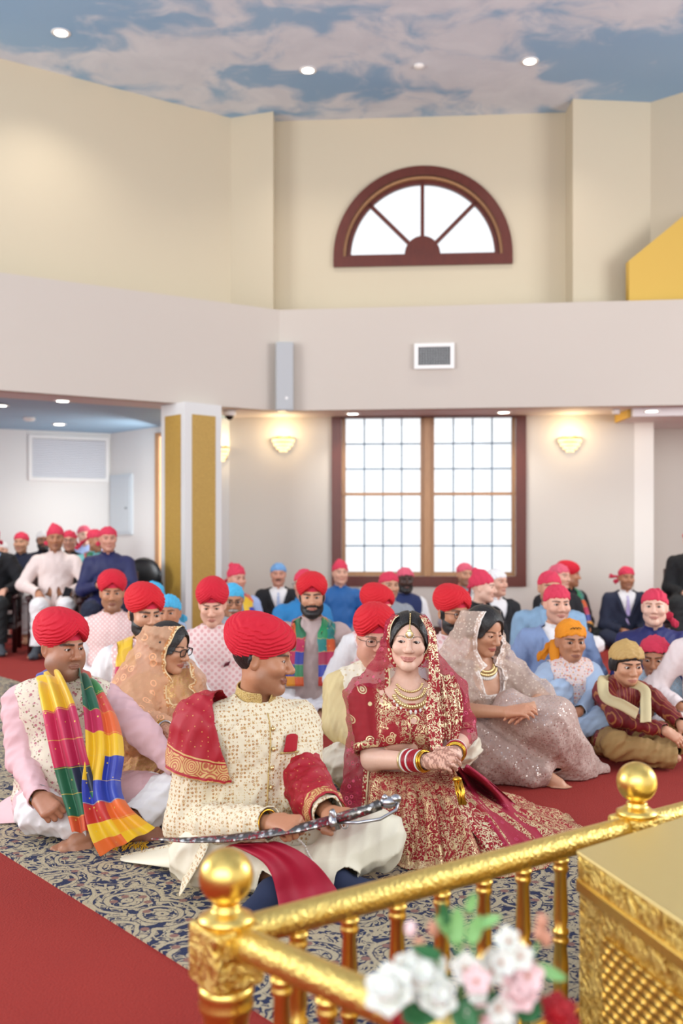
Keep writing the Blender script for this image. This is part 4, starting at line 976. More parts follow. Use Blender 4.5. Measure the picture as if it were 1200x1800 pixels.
        T = np.gradient(c, axis=0); T /= np.linalg.norm(T, axis=1)[:, None] + 1e-9; N = np.cross(ac, T); r = np.random.RandomState(seed)
        G_ = np.zeros((n, nu, 3))
        for j in range(nu):
            u_ = j / (nu - 1) - .5; f_ = fold * np.sin(u_ * folds * 2 * PI + .8 * np.sin(tt * 5 + seed) + seed)[:, None]
            G_[:, j] = c + ac * w_ * u_ + N * f_
        return s.lay(name, G_, m, D, off, parent, ray, solid, **kw)
# ---------------------------------------------------------------- fabrics
def fab(name, col, rough=.85, weave=420, var=.06, sheen=.0):
    if name in MATS: return MATS[name]
    n = NT(name, col, rough); o = n.obj(); b = lin(col)[:3]
    n.col(n.mix(n.noise(o, 14, 3), tuple(x * (1 - var) for x in b), tuple(min(1, x * (1 + var)) for x in b))); n.bump(n.noise(o, weave, 2), .18, .0025)
    if sheen: n.b.inputs['Sheen Weight'].default_value = sheen
    MATS[name] = n.m; return n.m
def dotted(name, base, layers, rough=.8, rnd=.4, plane=False):
    """base colour with layers of small motifs (colour, scale, radius, seed)"""
    n = NT(name, base, rough); o = n.obj(); c = n.mix(n.noise(o, 30, 2), base, tuple(x * .93 for x in lin(base)[:3])); q = o
    if plane: s = n.sep(o); q = n.comb(s[0], s[2])
    h = 0.0
    for col, sc, r, sd in layers:
        d = n.vor(n.map(q, loc=(sd * .37, sd * .71, sd * .13), rot=(0, 0, sd * .4 if not plane else PI / 4)), sc, rnd=rnd, dims='2D' if plane else '3D')
        m = n.math('SUBTRACT', 1.0, n.step(d, r * .8, r)); c = n.mix(m, c, col); h = n.math('ADD', h, m)
    n.col(c); n.bump(h, .25, .002); return n.m
def embroid(name, base, thread, sc=1.0, dens=.5, bands=(), rough=.6, dots=True, extra=None, sheer=0.0, front=0.0):
    """velvet with gold scrolling vines, buds and bands at given heights"""
    n = NT(name, base, rough); o = n.obj()
    q = n.n('VectorMath', {0: o, 1: n.vm('MULTIPLY', n.noise(o, 11 * sc, 2, o='Color'), (.06 / sc,) * 3)}, operation='ADD').outputs[0]
    w_ = n.noise(q, 26 * sc, 2, .5, dist=1.6); vine = n.math('MULTIPLY', n.step(w_, .455, .475), n.math('SUBTRACT', 1.0, n.step(w_, .515, .535)))
    d1 = n.vor(q, 24 * sc); rg = n.math('SINE', n.math('MULTIPLY', d1, 24.0)); bud = n.math('MULTIPLY', n.step(rg, .1, .35), n.math('SUBTRACT', 1.0, n.step(d1, .34, .42)))
    d2 = n.vor(o, 75 * sc); dt = n.math('SUBTRACT', 1.0, n.step(d2, .22, .3))
    big = n.step(n.noise(o, 5 * sc, 2), .5 - .25 * (dens - .5) * 2 - .05, .5 - .25 * (dens - .5) * 2 + .03)
    m = n.math('MULTIPLY', n.math('MAXIMUM', n.math('MAXIMUM', vine, bud), dt if dots else 0.0), big); m = n.math('MAXIMUM', m, n.math('MULTIPLY', bud, .9))
    if front: fm = n.math('SUBTRACT', 1.0, n.step(n.math('ABSOLUTE', n.sep(o)[0]), front - .02, front)); bv = n.vor(n.map(o, sc=(1, .02, 1)), 16, rnd=.4); bt = n.math('MULTIPLY', n.math('SUBTRACT', 1.0, n.step(bv, .27, .31)), n.step(n.math('SINE', n.math('MULTIPLY', bv, 55.0)), -.5, .0)); m = n.math('MAXIMUM', n.math('MULTIPLY', m, fm), bt)
    if bands:
        z = n.sep(o)[2]
        for zc, hw in bands:
            e = n.math('ABSOLUTE', n.math('SUBTRACT', z, zc)); b1 = n.math('SUBTRACT', 1.0, n.step(e, hw, hw + .002)); zig = n.step(n.math('SINE', n.math('MULTIPLY', d2, 30.0)), -.2, .2); m = n.math('MAXIMUM', m, n.math('MULTIPLY', b1, zig))
    if extra: m = n.math('MAXIMUM', m, extra(n, o))
    th = n.mix(n.noise(o, 300, 2), thread, tuple(min(1, x * 1.35) for x in lin(thread)[:3])); bs = n.mix(n.noise(o, 40, 2), base, tuple(x * .8 for x in lin(base)[:3]))
    n.col(n.mix(m, bs, th)); n.link(n.math('MULTIPLY', m, .55), 'Metallic'); n.link(n.math('SUBTRACT', .75, n.math('MULTIPLY', m, .35)), 'Roughness'); n.bump(m, .5, .003)
    if sheer: n.link(n.math('ADD', 1 - sheer, n.math('MULTIPLY', m, sheer), 0, True), 'Alpha')
    return n.m
def sheer(name, col, alpha, border=None, bw=.03, motif=None, rough=.7, motif_sc=16):
    n = NT(name, col, rough); o = n.obj(); a = alpha; c = n.mix(n.noise(o, 25, 2), col, tuple(x * .88 for x in lin(col)[:3]))
    al = n.math('ADD', alpha, 0.0)
    if motif:
        d = n.vor(o, motif_sc); rg = n.math('SINE', n.math('MULTIPLY', d, 34.0)); m = n.math('MULTIPLY', n.step(rg, .0, .3), n.math('SUBTRACT', 1.0, n.step(d, .26, .33))); d2 = n.vor(o, 90); m = n.math('MAXIMUM', m, n.math('MULTIPLY', n.math('SUBTRACT', 1.0, n.step(d2, .12, .17)), .8))
        c = n.mix(m, c, motif); al = n.math('MAXIMUM', al, m)
    if border:
        e = n.attr('edge', 'Fac'); d3 = n.vor(o, 95); b = n.math('SUBTRACT', 1.0, n.step(e, bw * .9, bw)); z = n.step(d3, .5, .35); ln = n.math('SUBTRACT', 1.0, n.step(e, .005, .006)); bc = n.mix(n.math('MAXIMUM', z, ln), border[0], border[1]); c = n.mix(b, c, bc); al = n.math('MAXIMUM', al, b)
    n.col(c); n.link(al, 'Alpha'); return n.m
def checks(name, rowsA, rowsB, rough=.45, nv=None, gold_='#d8b84a'):
    """woven scarf in big blocks of colour"""
    n = NT(name, '#cc8833', rough); s = n.sep(n.uv()); N_ = len(rowsA)
    A_ = n.ramp(s[1], [(i / N_, c) for i, c in enumerate(rowsA)], 'CONSTANT'); B_ = n.ramp(s[1], [(max(0, (i) / N_ - .001), c) for i, c in enumerate(rowsB)], 'CONSTANT')
    c = n.mix(n.math('GREATER_THAN', s[0], .5), A_, B_)
    f = n.math('ABSOLUTE', n.math('SUBTRACT', n.math('FRACT', n.math('MULTIPLY', s[1], float(N_))), .5)); ln = n.math('GREATER_THAN', f, .485)
    o = n.obj(); d = n.vor(o, 30); dt = n.math('SUBTRACT', 1.0, n.step(d, .09, .12)); c = n.mix(n.math('MAXIMUM', n.math('MULTIPLY', ln, .6), dt), c, gold_); n.col(c)
    w_ = n.n('TexWave', {'Vector': o, 'Scale': 60.0, 'Distortion': 2.0}); n.bump(n.noise(o, 300, 2), .15, .002); n.b.inputs['Sheen Weight'].default_value = .2; return n.m
def sequin(name, col, sp='#f4ece4', sc=1.0):
    n = NT(name, col, .55); o = n.obj(); q = n.map(o, rot=(.3, .2, .5)); d = n.vor(q, 95 * sc, rnd=.6); rc = n.sep(n.vor(q, 95 * sc, 'Color', rnd=.6)); m = n.math('MULTIPLY', n.math('SUBTRACT', 1.0, n.step(d, .26, .34)), n.step(rc[0], .2, .35))
    n.col(n.mix(n.math('MULTIPLY', m, n.step(rc[1], .1, .9)), n.mix(n.noise(o, 20, 2), col, tuple(x * .85 for x in lin(col)[:3])), sp)); n.link(n.math('MULTIPLY', m, .75), 'Metallic'); n.link(n.math('SUBTRACT', .7, n.math('MULTIPLY', m, .5)), 'Roughness')
    nr = n.n('VectorMath', {0: n.vor(q, 95 * sc, 'Color', rnd=.6), 1: (.5, .5, .5)}, operation='SUBTRACT').outputs[0]; nn = n.n('VectorMath', {0: n.n('NewGeometry').outputs['Normal'], 1: n.n('VectorMath', {0: nr, 3: .5}, operation='SCALE').outputs[0]}, operation='ADD').outputs[0]
    n.link(n.n('VectorMath', {0: nn}, operation='NORMALIZE').outputs[0], 'Normal'); return n.m
WHT = fab('white_cotton', '#e6e3e2'); IVORY = fab('ivory_silk', '#e6dcc4', .6); TRED = fab('turban_red', '#c60c28', .8, var=.04); TBAND = fab('turban_band_pink', '#d22a48', .85); TRED2 = fab('turban_scarlet', '#c90f20', .8, var=.04)
RUMAL = fab('scarf_pink', '#cf3450', .85); RUMAL2 = fab('scarf_pink_light', '#d75a70', .85); CYAN = fab('scarf_cyan', '#48a8d0', .85); PERI = fab('scarf_periwinkle', '#6f9ccb', .85); ORNG = fab('scarf_orange', '#e08a14', .8); TANS = fab('scarf_tan', '#b99558', .6)
PINKK = fab('kurta_pink', '#dcb3b6', .75); NAVY = fab('suit_navy', '#1d2338'); BLACK = fab('suit_black', '#15151a'); BLUES = fab('suit_blue', '#7f93b8'); LBLUE = fab('blazer_pale_blue', '#86a4be', .9, 200, .25); GREY = fab('shirt_grey', '#9a9fa6'); TEAL = fab('kurta_royal_blue', '#175a9a', .6); BLUJ = fab('jacket_azure', '#2277b0', .7); INDIGO = fab('kurta_indigo', '#22255e', .7); MAUVE = fab('kurta_mauve', '#bda7a2', .75); ROSEP = fab('kurta_rose_white', '#e6d3cc', .8); PALEB = fab('kurta_pale_blue', '#a7bbd4', .8); NSOCK = fab('sock_navy', '#232c48', .9); GSOCK = fab('sock_grey', '#4c5056', .9); KHAKI = fab('trouser_khaki', '#9c7a48', .8); CREAMK = fab('kurta_cream_yellow', '#d9c48e', .6); LILAC = fab('tie_lilac', '#b3a3cf', .5); DNAVY = fab('tie_navy', '#1c2748', .5); PBLUE = fab('tie_pale_blue', '#9fb0d0', .5); LBSH = fab('shirt_light_blue', '#9fb2da', .8); DARKT = fab('trouser_charcoal', '#1d1f20')
PINKV = dotted('vest_pink_lattice', '#ead0cb', [('#d9a5a3', 34, .36, 0)], plane=True, rnd=.05); PINKV2 = dotted('vest_pink_diamond', '#e2b9b4', [('#f0ded8', 46, .30, 0)], plane=True, rnd=.05)
FLORV = dotted('vest_floral', '#e2d6c0', [('#b7737a', 40, .27, 1), ('#8b7a56', 58, .24, 3), ('#c9a0a0', 75, .28, 5)], rnd=.9); BOYV = dotted('vest_boy_floral', '#ead3cc', [('#d98f84', 46, .34, 1), ('#d8a066', 60, .3, 2), ('#9fb0cc', 75, .28, 4)], rnd=.8)
SHER = dotted('sherwani_brocade', '#e3d6ba', [('#b08250', 74, .36, 1), ('#ece0c6', 74, .12, 1), ('#cdb07a', 120, .3, 4)], rnd=.35); CREAMV = dotted('vest_cream_brocade', '#e8dfc8', [('#d2c098', 44, .3, 2)], rnd=.2); COLG = dotted('collar_gold', '#c8a866', [('#8f6f38', 160, .35, 1), ('#ecd9a8', 210, .3, 2)])
BLUV = dotted('kurta_blue_print', '#b4cbdc', [('#93a3b0', 40, .3, 0), ('#d8e4ec', 40, .14, 0)], plane=True, rnd=.1)
n = NT('kurta_maroon_stripe', '#6e1018', .55); o_ = n.obj(); w_ = n.math('SINE', n.math('MULTIPLY', n.sep(o_)[0], 330.0)); n.col(n.mix(n.step(w_, .8, .95), n.mix(n.noise(o_, 20, 2), '#5c0b14', '#861820'), '#a86a3a')); MAROON = n.m
BRED = '#9c0c1c'; BGOLD = '#cfb88c'
BLOUSE = embroid('bride_blouse', BRED, BGOLD, 1.6, .55, front=.15); SLEEVE = embroid('bride_sleeve', BRED, BGOLD, 1.6, .25, dots=False)
LEH = embroid('bride_skirt', BRED, BGOLD, 1.0, .82, bands=((.10, .008), (.20, .006), (.285, .01)))
SHAWL = dotted('groom_shawl', '#a90f24', [('#c98a4a', 62, .16, 1)], rnd=.25); SHAWLP = fab('shawl_plain', '#a80c30', .6)
SEQ = sequin('sari_sequin', '#bda195'); SEQ2 = sequin('sari_sequin_fine', '#bda599', sc=1.5); PEACH = embroid('peach_brocade', '#e3aa7c', '#d3b070', 1.3, .5)
PATT = ['#d9a514', '#d9a514', '#b91f4c', '#b91f4c', '#1f6a44', '#1f6a44', '#c2341c', '#c2341c', '#b02040', '#b31a18', '#b31a18', '#c7401c', '#1c6b3c', '#b98a1c', '#c23a48', '#d9a514', '#27379e', '#c8501c', '#d9a010']
SC1 = checks('scarf_rainbow', ['#c8501c', '#1d5f3e', '#1d5f3e', '#c0204c', '#c0204c', '#e0b414', '#e0b414', '#27379e', '#b8281c', '#c23a1c', '#3c8a4c', '#c8483c', '#d8622c', '#e0b414', '#27379e', '#2a3d9c', '#d8621c', '#e0a010', '#e0b414'],
             ['#b8281c', '#1f6a44', '#222a44', '#b01848', '#b01848', '#d2a414', '#e0b414', '#27379e', '#a8201c', '#a8201c', '#1a5a40', '#1a5a40', '#b82450', '#e0b414', '#e0b414', '#27379e', '#b8281c', '#e0b414', '#d8621c'])
SC2 = checks('scarf_rainbow_dark', ['#d88a14', '#27308e', '#b01848', '#1f6a44', '#c8501c', '#b01848', '#27308e', '#5a4a8e', '#c87a1c', '#1a7a74', '#1a7a74', '#c8501c', '#b01848', '#27308e', '#d88a14'], ['#c8501c', '#2a7a4c', '#27308e', '#b01848', '#1f6a44', '#a01848', '#34409e', '#8a6a4e', '#d88a1c', '#c8681c', '#1f8a54', '#1a7a74', '#a01840', '#2a379e', '#b8281c'])
BRASS = plain('yellow_gold', '#d9a23a', .25, 1.0); SILV = plain('silver', '#b8b8bc', .3, 1.0); PEARL = plain('pearl', '#ece6dc', .3); BLK = plain('black_plastic', '#121214', .3); REDG = plain('bangle_red', '#a31226', .3); GOLDW = plain('pale_gold', '#dcc08a', .3, .8); WIRE = plain('glasses_wire', '#6b5a4e', .3, .8)
# ---------------------------------------------------------------- guests further back
def guest(label, px, py, Y, yaw=0, head=(0, 0, 0), tone='fair', fit='kurta', top=None, low=None, under=None, tie=None, hat='rumal', hatm=None, arms='lap', lean=(4, 0), beard=0, mous=None, gl=None, scarf=None, group=None, base=0.0, seat='cross', skirt=.6, hand=True, rk={}, feet=True, kx=.26, **kw):
    kw.setdefault('eye', .8); kw.setdefault('stubble', .12 if tone in ('fair', 'pale', 'ruddy') else .25)
    p = Person(label, px, py, Y, yaw, lean, head, base=base, tone=tone, **kw)
    if seat == 'cross': p.cross(kw=kx, kf=-.26, kz=.13)
    else:
        p.chair()
    for sd in (-1, 1):
        c = p.sc; b = p.base
        if arms == 'lap':
            W = np.array((sd * .07, -.27 - .02 * sd, .20)) * c; W[2] += b; E, W = p.arm(sd, W, (sd * .55, .35, -.5)); 
            if hand: p.hand(sd, W, unit((-sd * .7, -.5, -.15)), unit((sd * .15, -.35, 1)), curl=.35)
        elif arms == 'knees':
            W = np.array((sd * .23, -.20, .215)) * c; W[2] += b; E, W = p.arm(sd, W, (sd * .45, .5, -.5))
            if hand: p.hand(sd, W, unit((sd * .25, -.7, -.5)), unit((sd * .1, -.4, 1)), curl=.4)
        elif arms == 'clasp':
            W = p.U((sd * .075, -.27, .34)); E, W = p.arm(sd, W, (sd * .55, .3, -.6))
            if hand: p.hand(sd, W, unit((-sd * .75, -.25, .55)), unit((sd * .6, -.7, .1)), curl=.55)
        elif arms == 'thigh':
            W = np.array((sd * .15, -.27, .225)) * c; W[2] += b; E, W = p.arm(sd, W, (sd * .9, .35, -.4))
            if hand: p.hand(sd, W, unit((-sd * .15, -.8, -.35)), unit((0, -.4, 1)), curl=.45)
    p.body()
    lowm = low or WHT
    p.trousers(lowm, upto=.93)
    if fit == 'suit': p.suit(top, under or WHT, tie)
    elif fit == 'vest': p.shirt(under or WHT, skirt=skirt if seat == 'cross' else .5); p.vest(top)
    else: p.shirt(top, skirt=skirt if seat == 'cross' else .85, t=.02)
    if hat == 'turban': p.turban(hatm or TRED, TBAND, seed=len(PEOPLE))
    elif hat == 'rumal': p.rumal(hatm or RUMAL, seed=len(PEOPLE), **rk)
    if beard: p.beard(off=.010)
    if mous: p.moustache(mous)
    if gl: p.glasses(gl)
    if scarf is not None:
        D = p.vestS if fit == 'vest' else p.shirtS; U = p.U
        path = [U((-.10, -.23, .24)), U((-.105, -.20, .36)), U((-.095, -.12, .50)), U((-.075, .03, .60)), U((0, .10, .62)), U((.075, .03, .60)), U((.095, -.12, .50)), U((.10, -.20, .36)), U((.10, -.23, .24))]
        ac = [p.RU @ np.array(q, float) for q in ((1, 0, 0), (1, 0, 0), (1, -.1, 0), (.7, .4, .8), (0, .5, 1), (-.7, .4, .8), (-1, -.1, 0), (-1, 0, 0), (-1, 0, 0))]
        p.strip('scarf', path, .11 * p.sc, ac, scarf, D, off=.008, n=40, nu=8, fold=.005, folds=2)
    if seat == 'chair' and feet:
        for f in p.feet:
            S_ = Sdf(); S_.ops = [('u', fn, k) for fn, k in p.footp((f[0], f[1], f[2], False, f[4]), .006)]
            v, fc = S_.mesh(f[0] - .25, f[0] + .25, p.rc * .8); v[:, 2] = np.maximum(v[:, 2], .003); obj('sock', np_mesh('sock', v, fc), GSOCK, p.root)
    return p
GT = 'guests seated on the floor'
def build_guests():
    # ---- middle rows
    p = guest('man in pink lattice vest over white kurta, red turban, black watch', 373, 1064, 6.0, 6, (-2, 14, 0), 'fair', 'vest', PINKV, hat='turban', arms='knees', eye=.5)
    S_, E, W = p.arms[1]; d = unit(W - E); S_, E, W = p.arms[-1]; k = MB(); d = unit(W - E); k.tube([W - d * .05, W - d * .02], .036, 14); k.build('watch_strap', BLK, p.root, True)
    D = Sdf(); D.more(p.torso(.034), .03); c = p.U((.09, -.2, .42)); 
    p.lay('pocket_square', [[p.U((.07, -.3, .41)), p.U((.10, -.3, .418))], [p.U((.075, -.3, .43)), p.U((.112, -.3, .445))]], fab('pocket_maroon', '#5a1020'), D, .004, ray=p.RU @ np.array((0, 1., 0)))
    guest('bearded man in mauve kurta with multicoloured scarf and red turban', 548, 1050, 6.45, 0, (2, 2, 0), 'olive', 'kurta', MAUVE, hat='turban', hatm=TRED2, beard=1, scarf=SC2, arms='knees', browt=1.3)
    guest('young man in pink diamond vest with red turban and goatee', 197, 1043, 6.9, 10, (4, 2, 0), 'tan', 'vest', PINKV2, hat='turban', arms='lap', stubble=.35)
    guest('bearded man in white kurta with checked rainbow scarf behind the orange dupatta', 255, 1080, 5.2, 10, (22, 6, 0), 'olive', 'vest', PINKV2, hat='turban', hatm=TRED2, beard=1, scarf=SC1, arms='knees', browt=1.3)
    guest('child in a pale blue patka peeking past the orange dupatta', 296, 1078, 6.3, 0, (0, 0, 0), 'tan', 'kurta', WHT, hat='rumal', hatm=CYAN, hs=.92, kid=1, stubble=0)
    guest('person in light blue head cloth behind the bearded man\'s red turban', 268, 1052, 7.2, 0, (0, 0, 0), 'tan', 'kurta', PALEB, hat='rumal', hatm=CYAN)
    guest('old man in grey shirt with cyan head scarf, glasses and white moustache', 408, 1056, 7.0, 12, (2, 8, 0), 'tan', 'kurta', GREY, hat='rumal', hatm=CYAN, mous=HAIRG, gl=WIRE, rk=dict(flaps=0), arms='knees')
    guest('man in pink head scarf and pale blue shirt against the column', 416, 1018, 9.4, 25, (10, 0, 0), 'ruddy', 'kurta', LBSH, scarf=SC1, rk=dict(peak=.008, sd=-1))
    guest('man in black suit with periwinkle head scarf and moustache by wall', 489, 1010, 10.6, 4, (0, 0, 0), 'ruddy', 'suit', BLACK, BLACK, WHT, PBLUE, hatm=PERI, mous=HAIRBR, rk=dict(flaps=0))
    guest('man in azure jacket and pink head scarf behind the bearded man', 534, 1027, 8.3, 20, (-40, 4, 0), 'ruddy', 'kurta', BLUJ, gl=WIRE)
    guest('smiling man in royal blue kurta at the lower left window corner', 598, 1008, 10.7, 8, (4, -4, 0), 'fair', 'kurta', TEAL, smile=.8, rk=dict(peak=.02), arms='knees')
    guest('man in grey shirt and pink head scarf leaning, under the window', 684, 1030, 8.5, 18, (0, 0, 0), 'olive', 'kurta', GREY, arms='knees')
    guest('man with dark beard in navy waistcoat and white shirt under window', 712, 1020, 9.6, 18, (-10, 0, 0), 'dark', 'vest', fab('waistcoat_navy', '#232f5c'), hatm=RUMAL2, beard=1, rk=dict(low=.058), lipamt=.4)
    guest('man in yellow and red shawl at the right window half', 817, 1010, 10.6, 15, (0, 0, 0), 'olive', 'kurta', fab('shirt_ash', '#8f8f9a'), scarf=checks('shawl_saffron', ['#d6a43a', '#c8303c', '#e0d8d0'], ['#d6803a', '#c03040', '#e0d8d0']), hatm=RUMAL2, stubble=.55)
    guest('young man in black jacket with pink head scarf, face in profile', 848, 1033, 8.1, 35, (38, 2, 0), 'pale', 'kurta', BLACK, rk=dict(peak=.02), low=BLACK)
    guest('person in white head cloth behind the young man in black', 873, 1024, 8.9, 20, (20, 0, 0), 'fair', 'suit', BLACK, BLACK, WHT, None, hatm=WHT)
    guest('man in white kurta and red turban hidden behind the glasses man', 664, 1070, 6.3, 15, (25, 6, 0), 'fair', 'vest', PINKV, hat='turban', hatm=TRED2, arms='knees')
    guest('bearded man with black glasses, pink vest and bright red turban', 796, 1078, 5.6, 10, (18, 4, 0), 'tan', 'vest', PINKV, hat='turban', hatm=TRED2, beard=1, gl=BLK, smile=.6)
    guest('man in pale blue tweed blazer behind the man in blue suit', 966, 1034, 7.4, -5, (8, 0, 0), 'olive', 'kurta', LBLUE, low=DARKT, stubble=.4, sh=1.08)
    guest('man in blue suit and navy tie with pink head scarf', 979, 1062, 6.3, 8, (-2, 2, 0), 'fair', 'suit', BLUES, BLUES, WHT, DNAVY, smile=.3, stubble=.2, arms='knees')
    guest('person in pale pink head scarf and dark shirt by the wall', 984, 1014, 9.6, 20, (20, 0, 0), 'fair', 'kurta', BLACK, hatm=RUMAL2)
    guest('man in black jacket with red turban and red stole by the wall', 1001, 1012, 10.5, 25, (60, 0, 0), 'tan', 'kurta', BLACK, hat='turban', hatm=TRED, scarf=SC2, low=DARKT)
    guest('man in navy suit with lilac tie sitting against the pilaster', 1101, 1016, 10.4, -4, (4, 0, 0), 'tan', 'suit', NAVY, NAVY, WHT, LILAC, rk=dict(sd=-1, flaps=2), arms='lap', smile=.1)
    guest('laughing red haired young man in indigo kurta, pink head scarf', 1150, 1068, 6.3, -6, (-14, -4, 0), 'pale', 'kurta', INDIGO, smile=.8, mouth=.5, brow='#8a5a3a', low=INDIGO, rk=dict(sd=1, flaps=2), stubble=.05)
    # ---- chairs on the left
    cb = .40
    guest('grey haired person in white cap at the left picture edge', 2, 968, 11.6, 10, (0, 0, 0), 'fair', 'kurta', fab('top_slate', '#7f8c98'), hatm=WHT, base=cb, seat='chair', feet=False)
    guest('seated man in dark suit and grey socks cut by left edge', -16, 946, 10.1, 12, (0, 0, 0), 'fair', 'suit', BLACK, DARKT, LBSH, DNAVY, base=cb, seat='chair', arms='thigh')
    guest('man in dark shirt with pink head scarf between suit and phone man', 37, 954, 11.0, 6, (-6, 0, 0), 'olive', 'kurta', fab('shirt_dark_navy', '#1a2036'), base=cb, seat='chair', feet=False, smile=.4, rk=dict(sd=-1, flaps=1))
    guest('man in sunglasses and white turban behind the phone man', 76, 950, 12.0, 10, (10, 0, 0), 'brown', 'kurta', fab('shirt_ink', '#16182a'), base=cb, seat='chair', feet=False, hatm=WHT, gl=BLK, beard=1)
    p = guest('man in pale pink kurta seated on chair holding a phone', 97, 947, 9.9, 12, (6, 0, 0), 'tan', 'kurta', ROSEP, base=cb, seat='chair', arms='thigh', rk=dict(sd=-1, flaps=1, peak=.02), belly=.9)
    h = p.hands[1]; ph = p.Rw @ (h[1] + h[2] * .10 + h[3] * .03) + p.loc; k = MB(); k.box((0, 0, 0), (.072, .010, .145), Rx(-.5)); o = k.build('smartphone', plain('phone_black', '#08080a', .15)); bevel(o, .004); o.location = tuple(ph); o.rotation_euler = (0, .3, p.yaw); tag(o, 'black smartphone held by the man in pale pink kurta', 'phone')
    guest('man in glasses and dark collar with pink head scarf, back row', 122, 951, 11.2, 8, (0, 0, 0), 'ruddy', 'kurta', BLACK, base=cb, seat='chair', feet=False, gl=WIRE)
    guest('pale man with pink and white head scarf highest in back row', 148, 941, 12.4, 12, (12, 0, 0), 'pale', 'kurta', LBSH, base=cb + .03, seat='chair', feet=False, hatm=RUMAL2)
    guest('person in green and orange stole beside the man in indigo', 168, 950, 10.8, 25, (35, 8, 0), 'tan', 'kurta', fab('kurta_teal_light', '#6fb0b0'), base=cb, seat='chair', feet=False, scarf=SC2, rk=dict(sd=-1, flaps=2))
    guest('man in indigo kurta seated with hands clasped before his chest', 190, 948, 9.5, 8, (12, 0, 0), 'ruddy', 'kurta', fab('kurta_midnight', '#1c2050', .6), low=NAVY, base=cb, seat='chair', arms='clasp', rk=dict(sd=-1, flaps=1), skirt=.8)
    guest('person in black shirt on chair cut off by right edge', 1214, 950, 10.2, -20, (-10, 0, 0), 'fair', 'kurta', fab('shirt_black', '#0d0d10'), low=DARKT, base=cb, seat='chair', arms='lap', hatm=TRED, fem=0)
build_guests()
# ---------------------------------------------------------------- the people in front
def ring(k, c, ax_, r, t, n=22, sq=1.0):
    ax_ = unit(ax_); a = unit(np.cross(ax_, (0.3, .5, .8))); b = np.cross(ax_, a)
    k.tube([c + r * (math.cos(2 * PI * i / n) * a + math.sin(2 * PI * i / n) * b) for i in range(n + 1)], t, 6, False)
def bangles(p, sd, spec, f0=.0):
    """bracelets up the forearm from the wrist: (offset from wrist, radius, thickness, material, name)"""
    S_, E, W = p.arms[sd]; d = unit(E - W)
    for off, r, t, m, nm in spec:
        k = MB(); ring(k, W + d * off, d, r, t); k.build(nm, m, p.root, True)
def surf(D, pt, dr, off=0.0, lim=.5):
    pt = A3(pt); dr = A3(unit(dr)); t = 0.0
    for _ in range(60):
        d = float(D.ev((pt + dr * t)[None])[0]) - off
        if d < .0004 or t > lim: break
        t += d * .8
    return pt + dr * t
def plane(a, b, d, inside):
    a, b, d, i = (np.array(q, float) for q in (a, b, d, inside)); n_ = unit(np.cross(b - a, d)); n_ = n_ if (i - a) @ n_ > 0 else -n_
    return lambda v: (v - A3(a)) @ A3(n_)
def dirs(p, v): return p.Rw.T @ np.array(v, float)
def sock(p, i, m, name='sock'):
    f = p.feet[i]; S_ = Sdf(); S_.ops = [('u', fn, k) for fn, k in p.footp((f[0], f[1], f[2], False, f[4]), .007)]; S_.add(cone(f[0], f[0] - (f[0] - p.legs[f[4]][1]) * .16, .046, .05), .02)
    v, fc = S_.mesh(f[0] - .3, f[0] + .3, p.rc * .9); v[:, 2] = np.maximum(v[:, 2], .003); obj(name, np_mesh(name, v, fc), m, p.root)

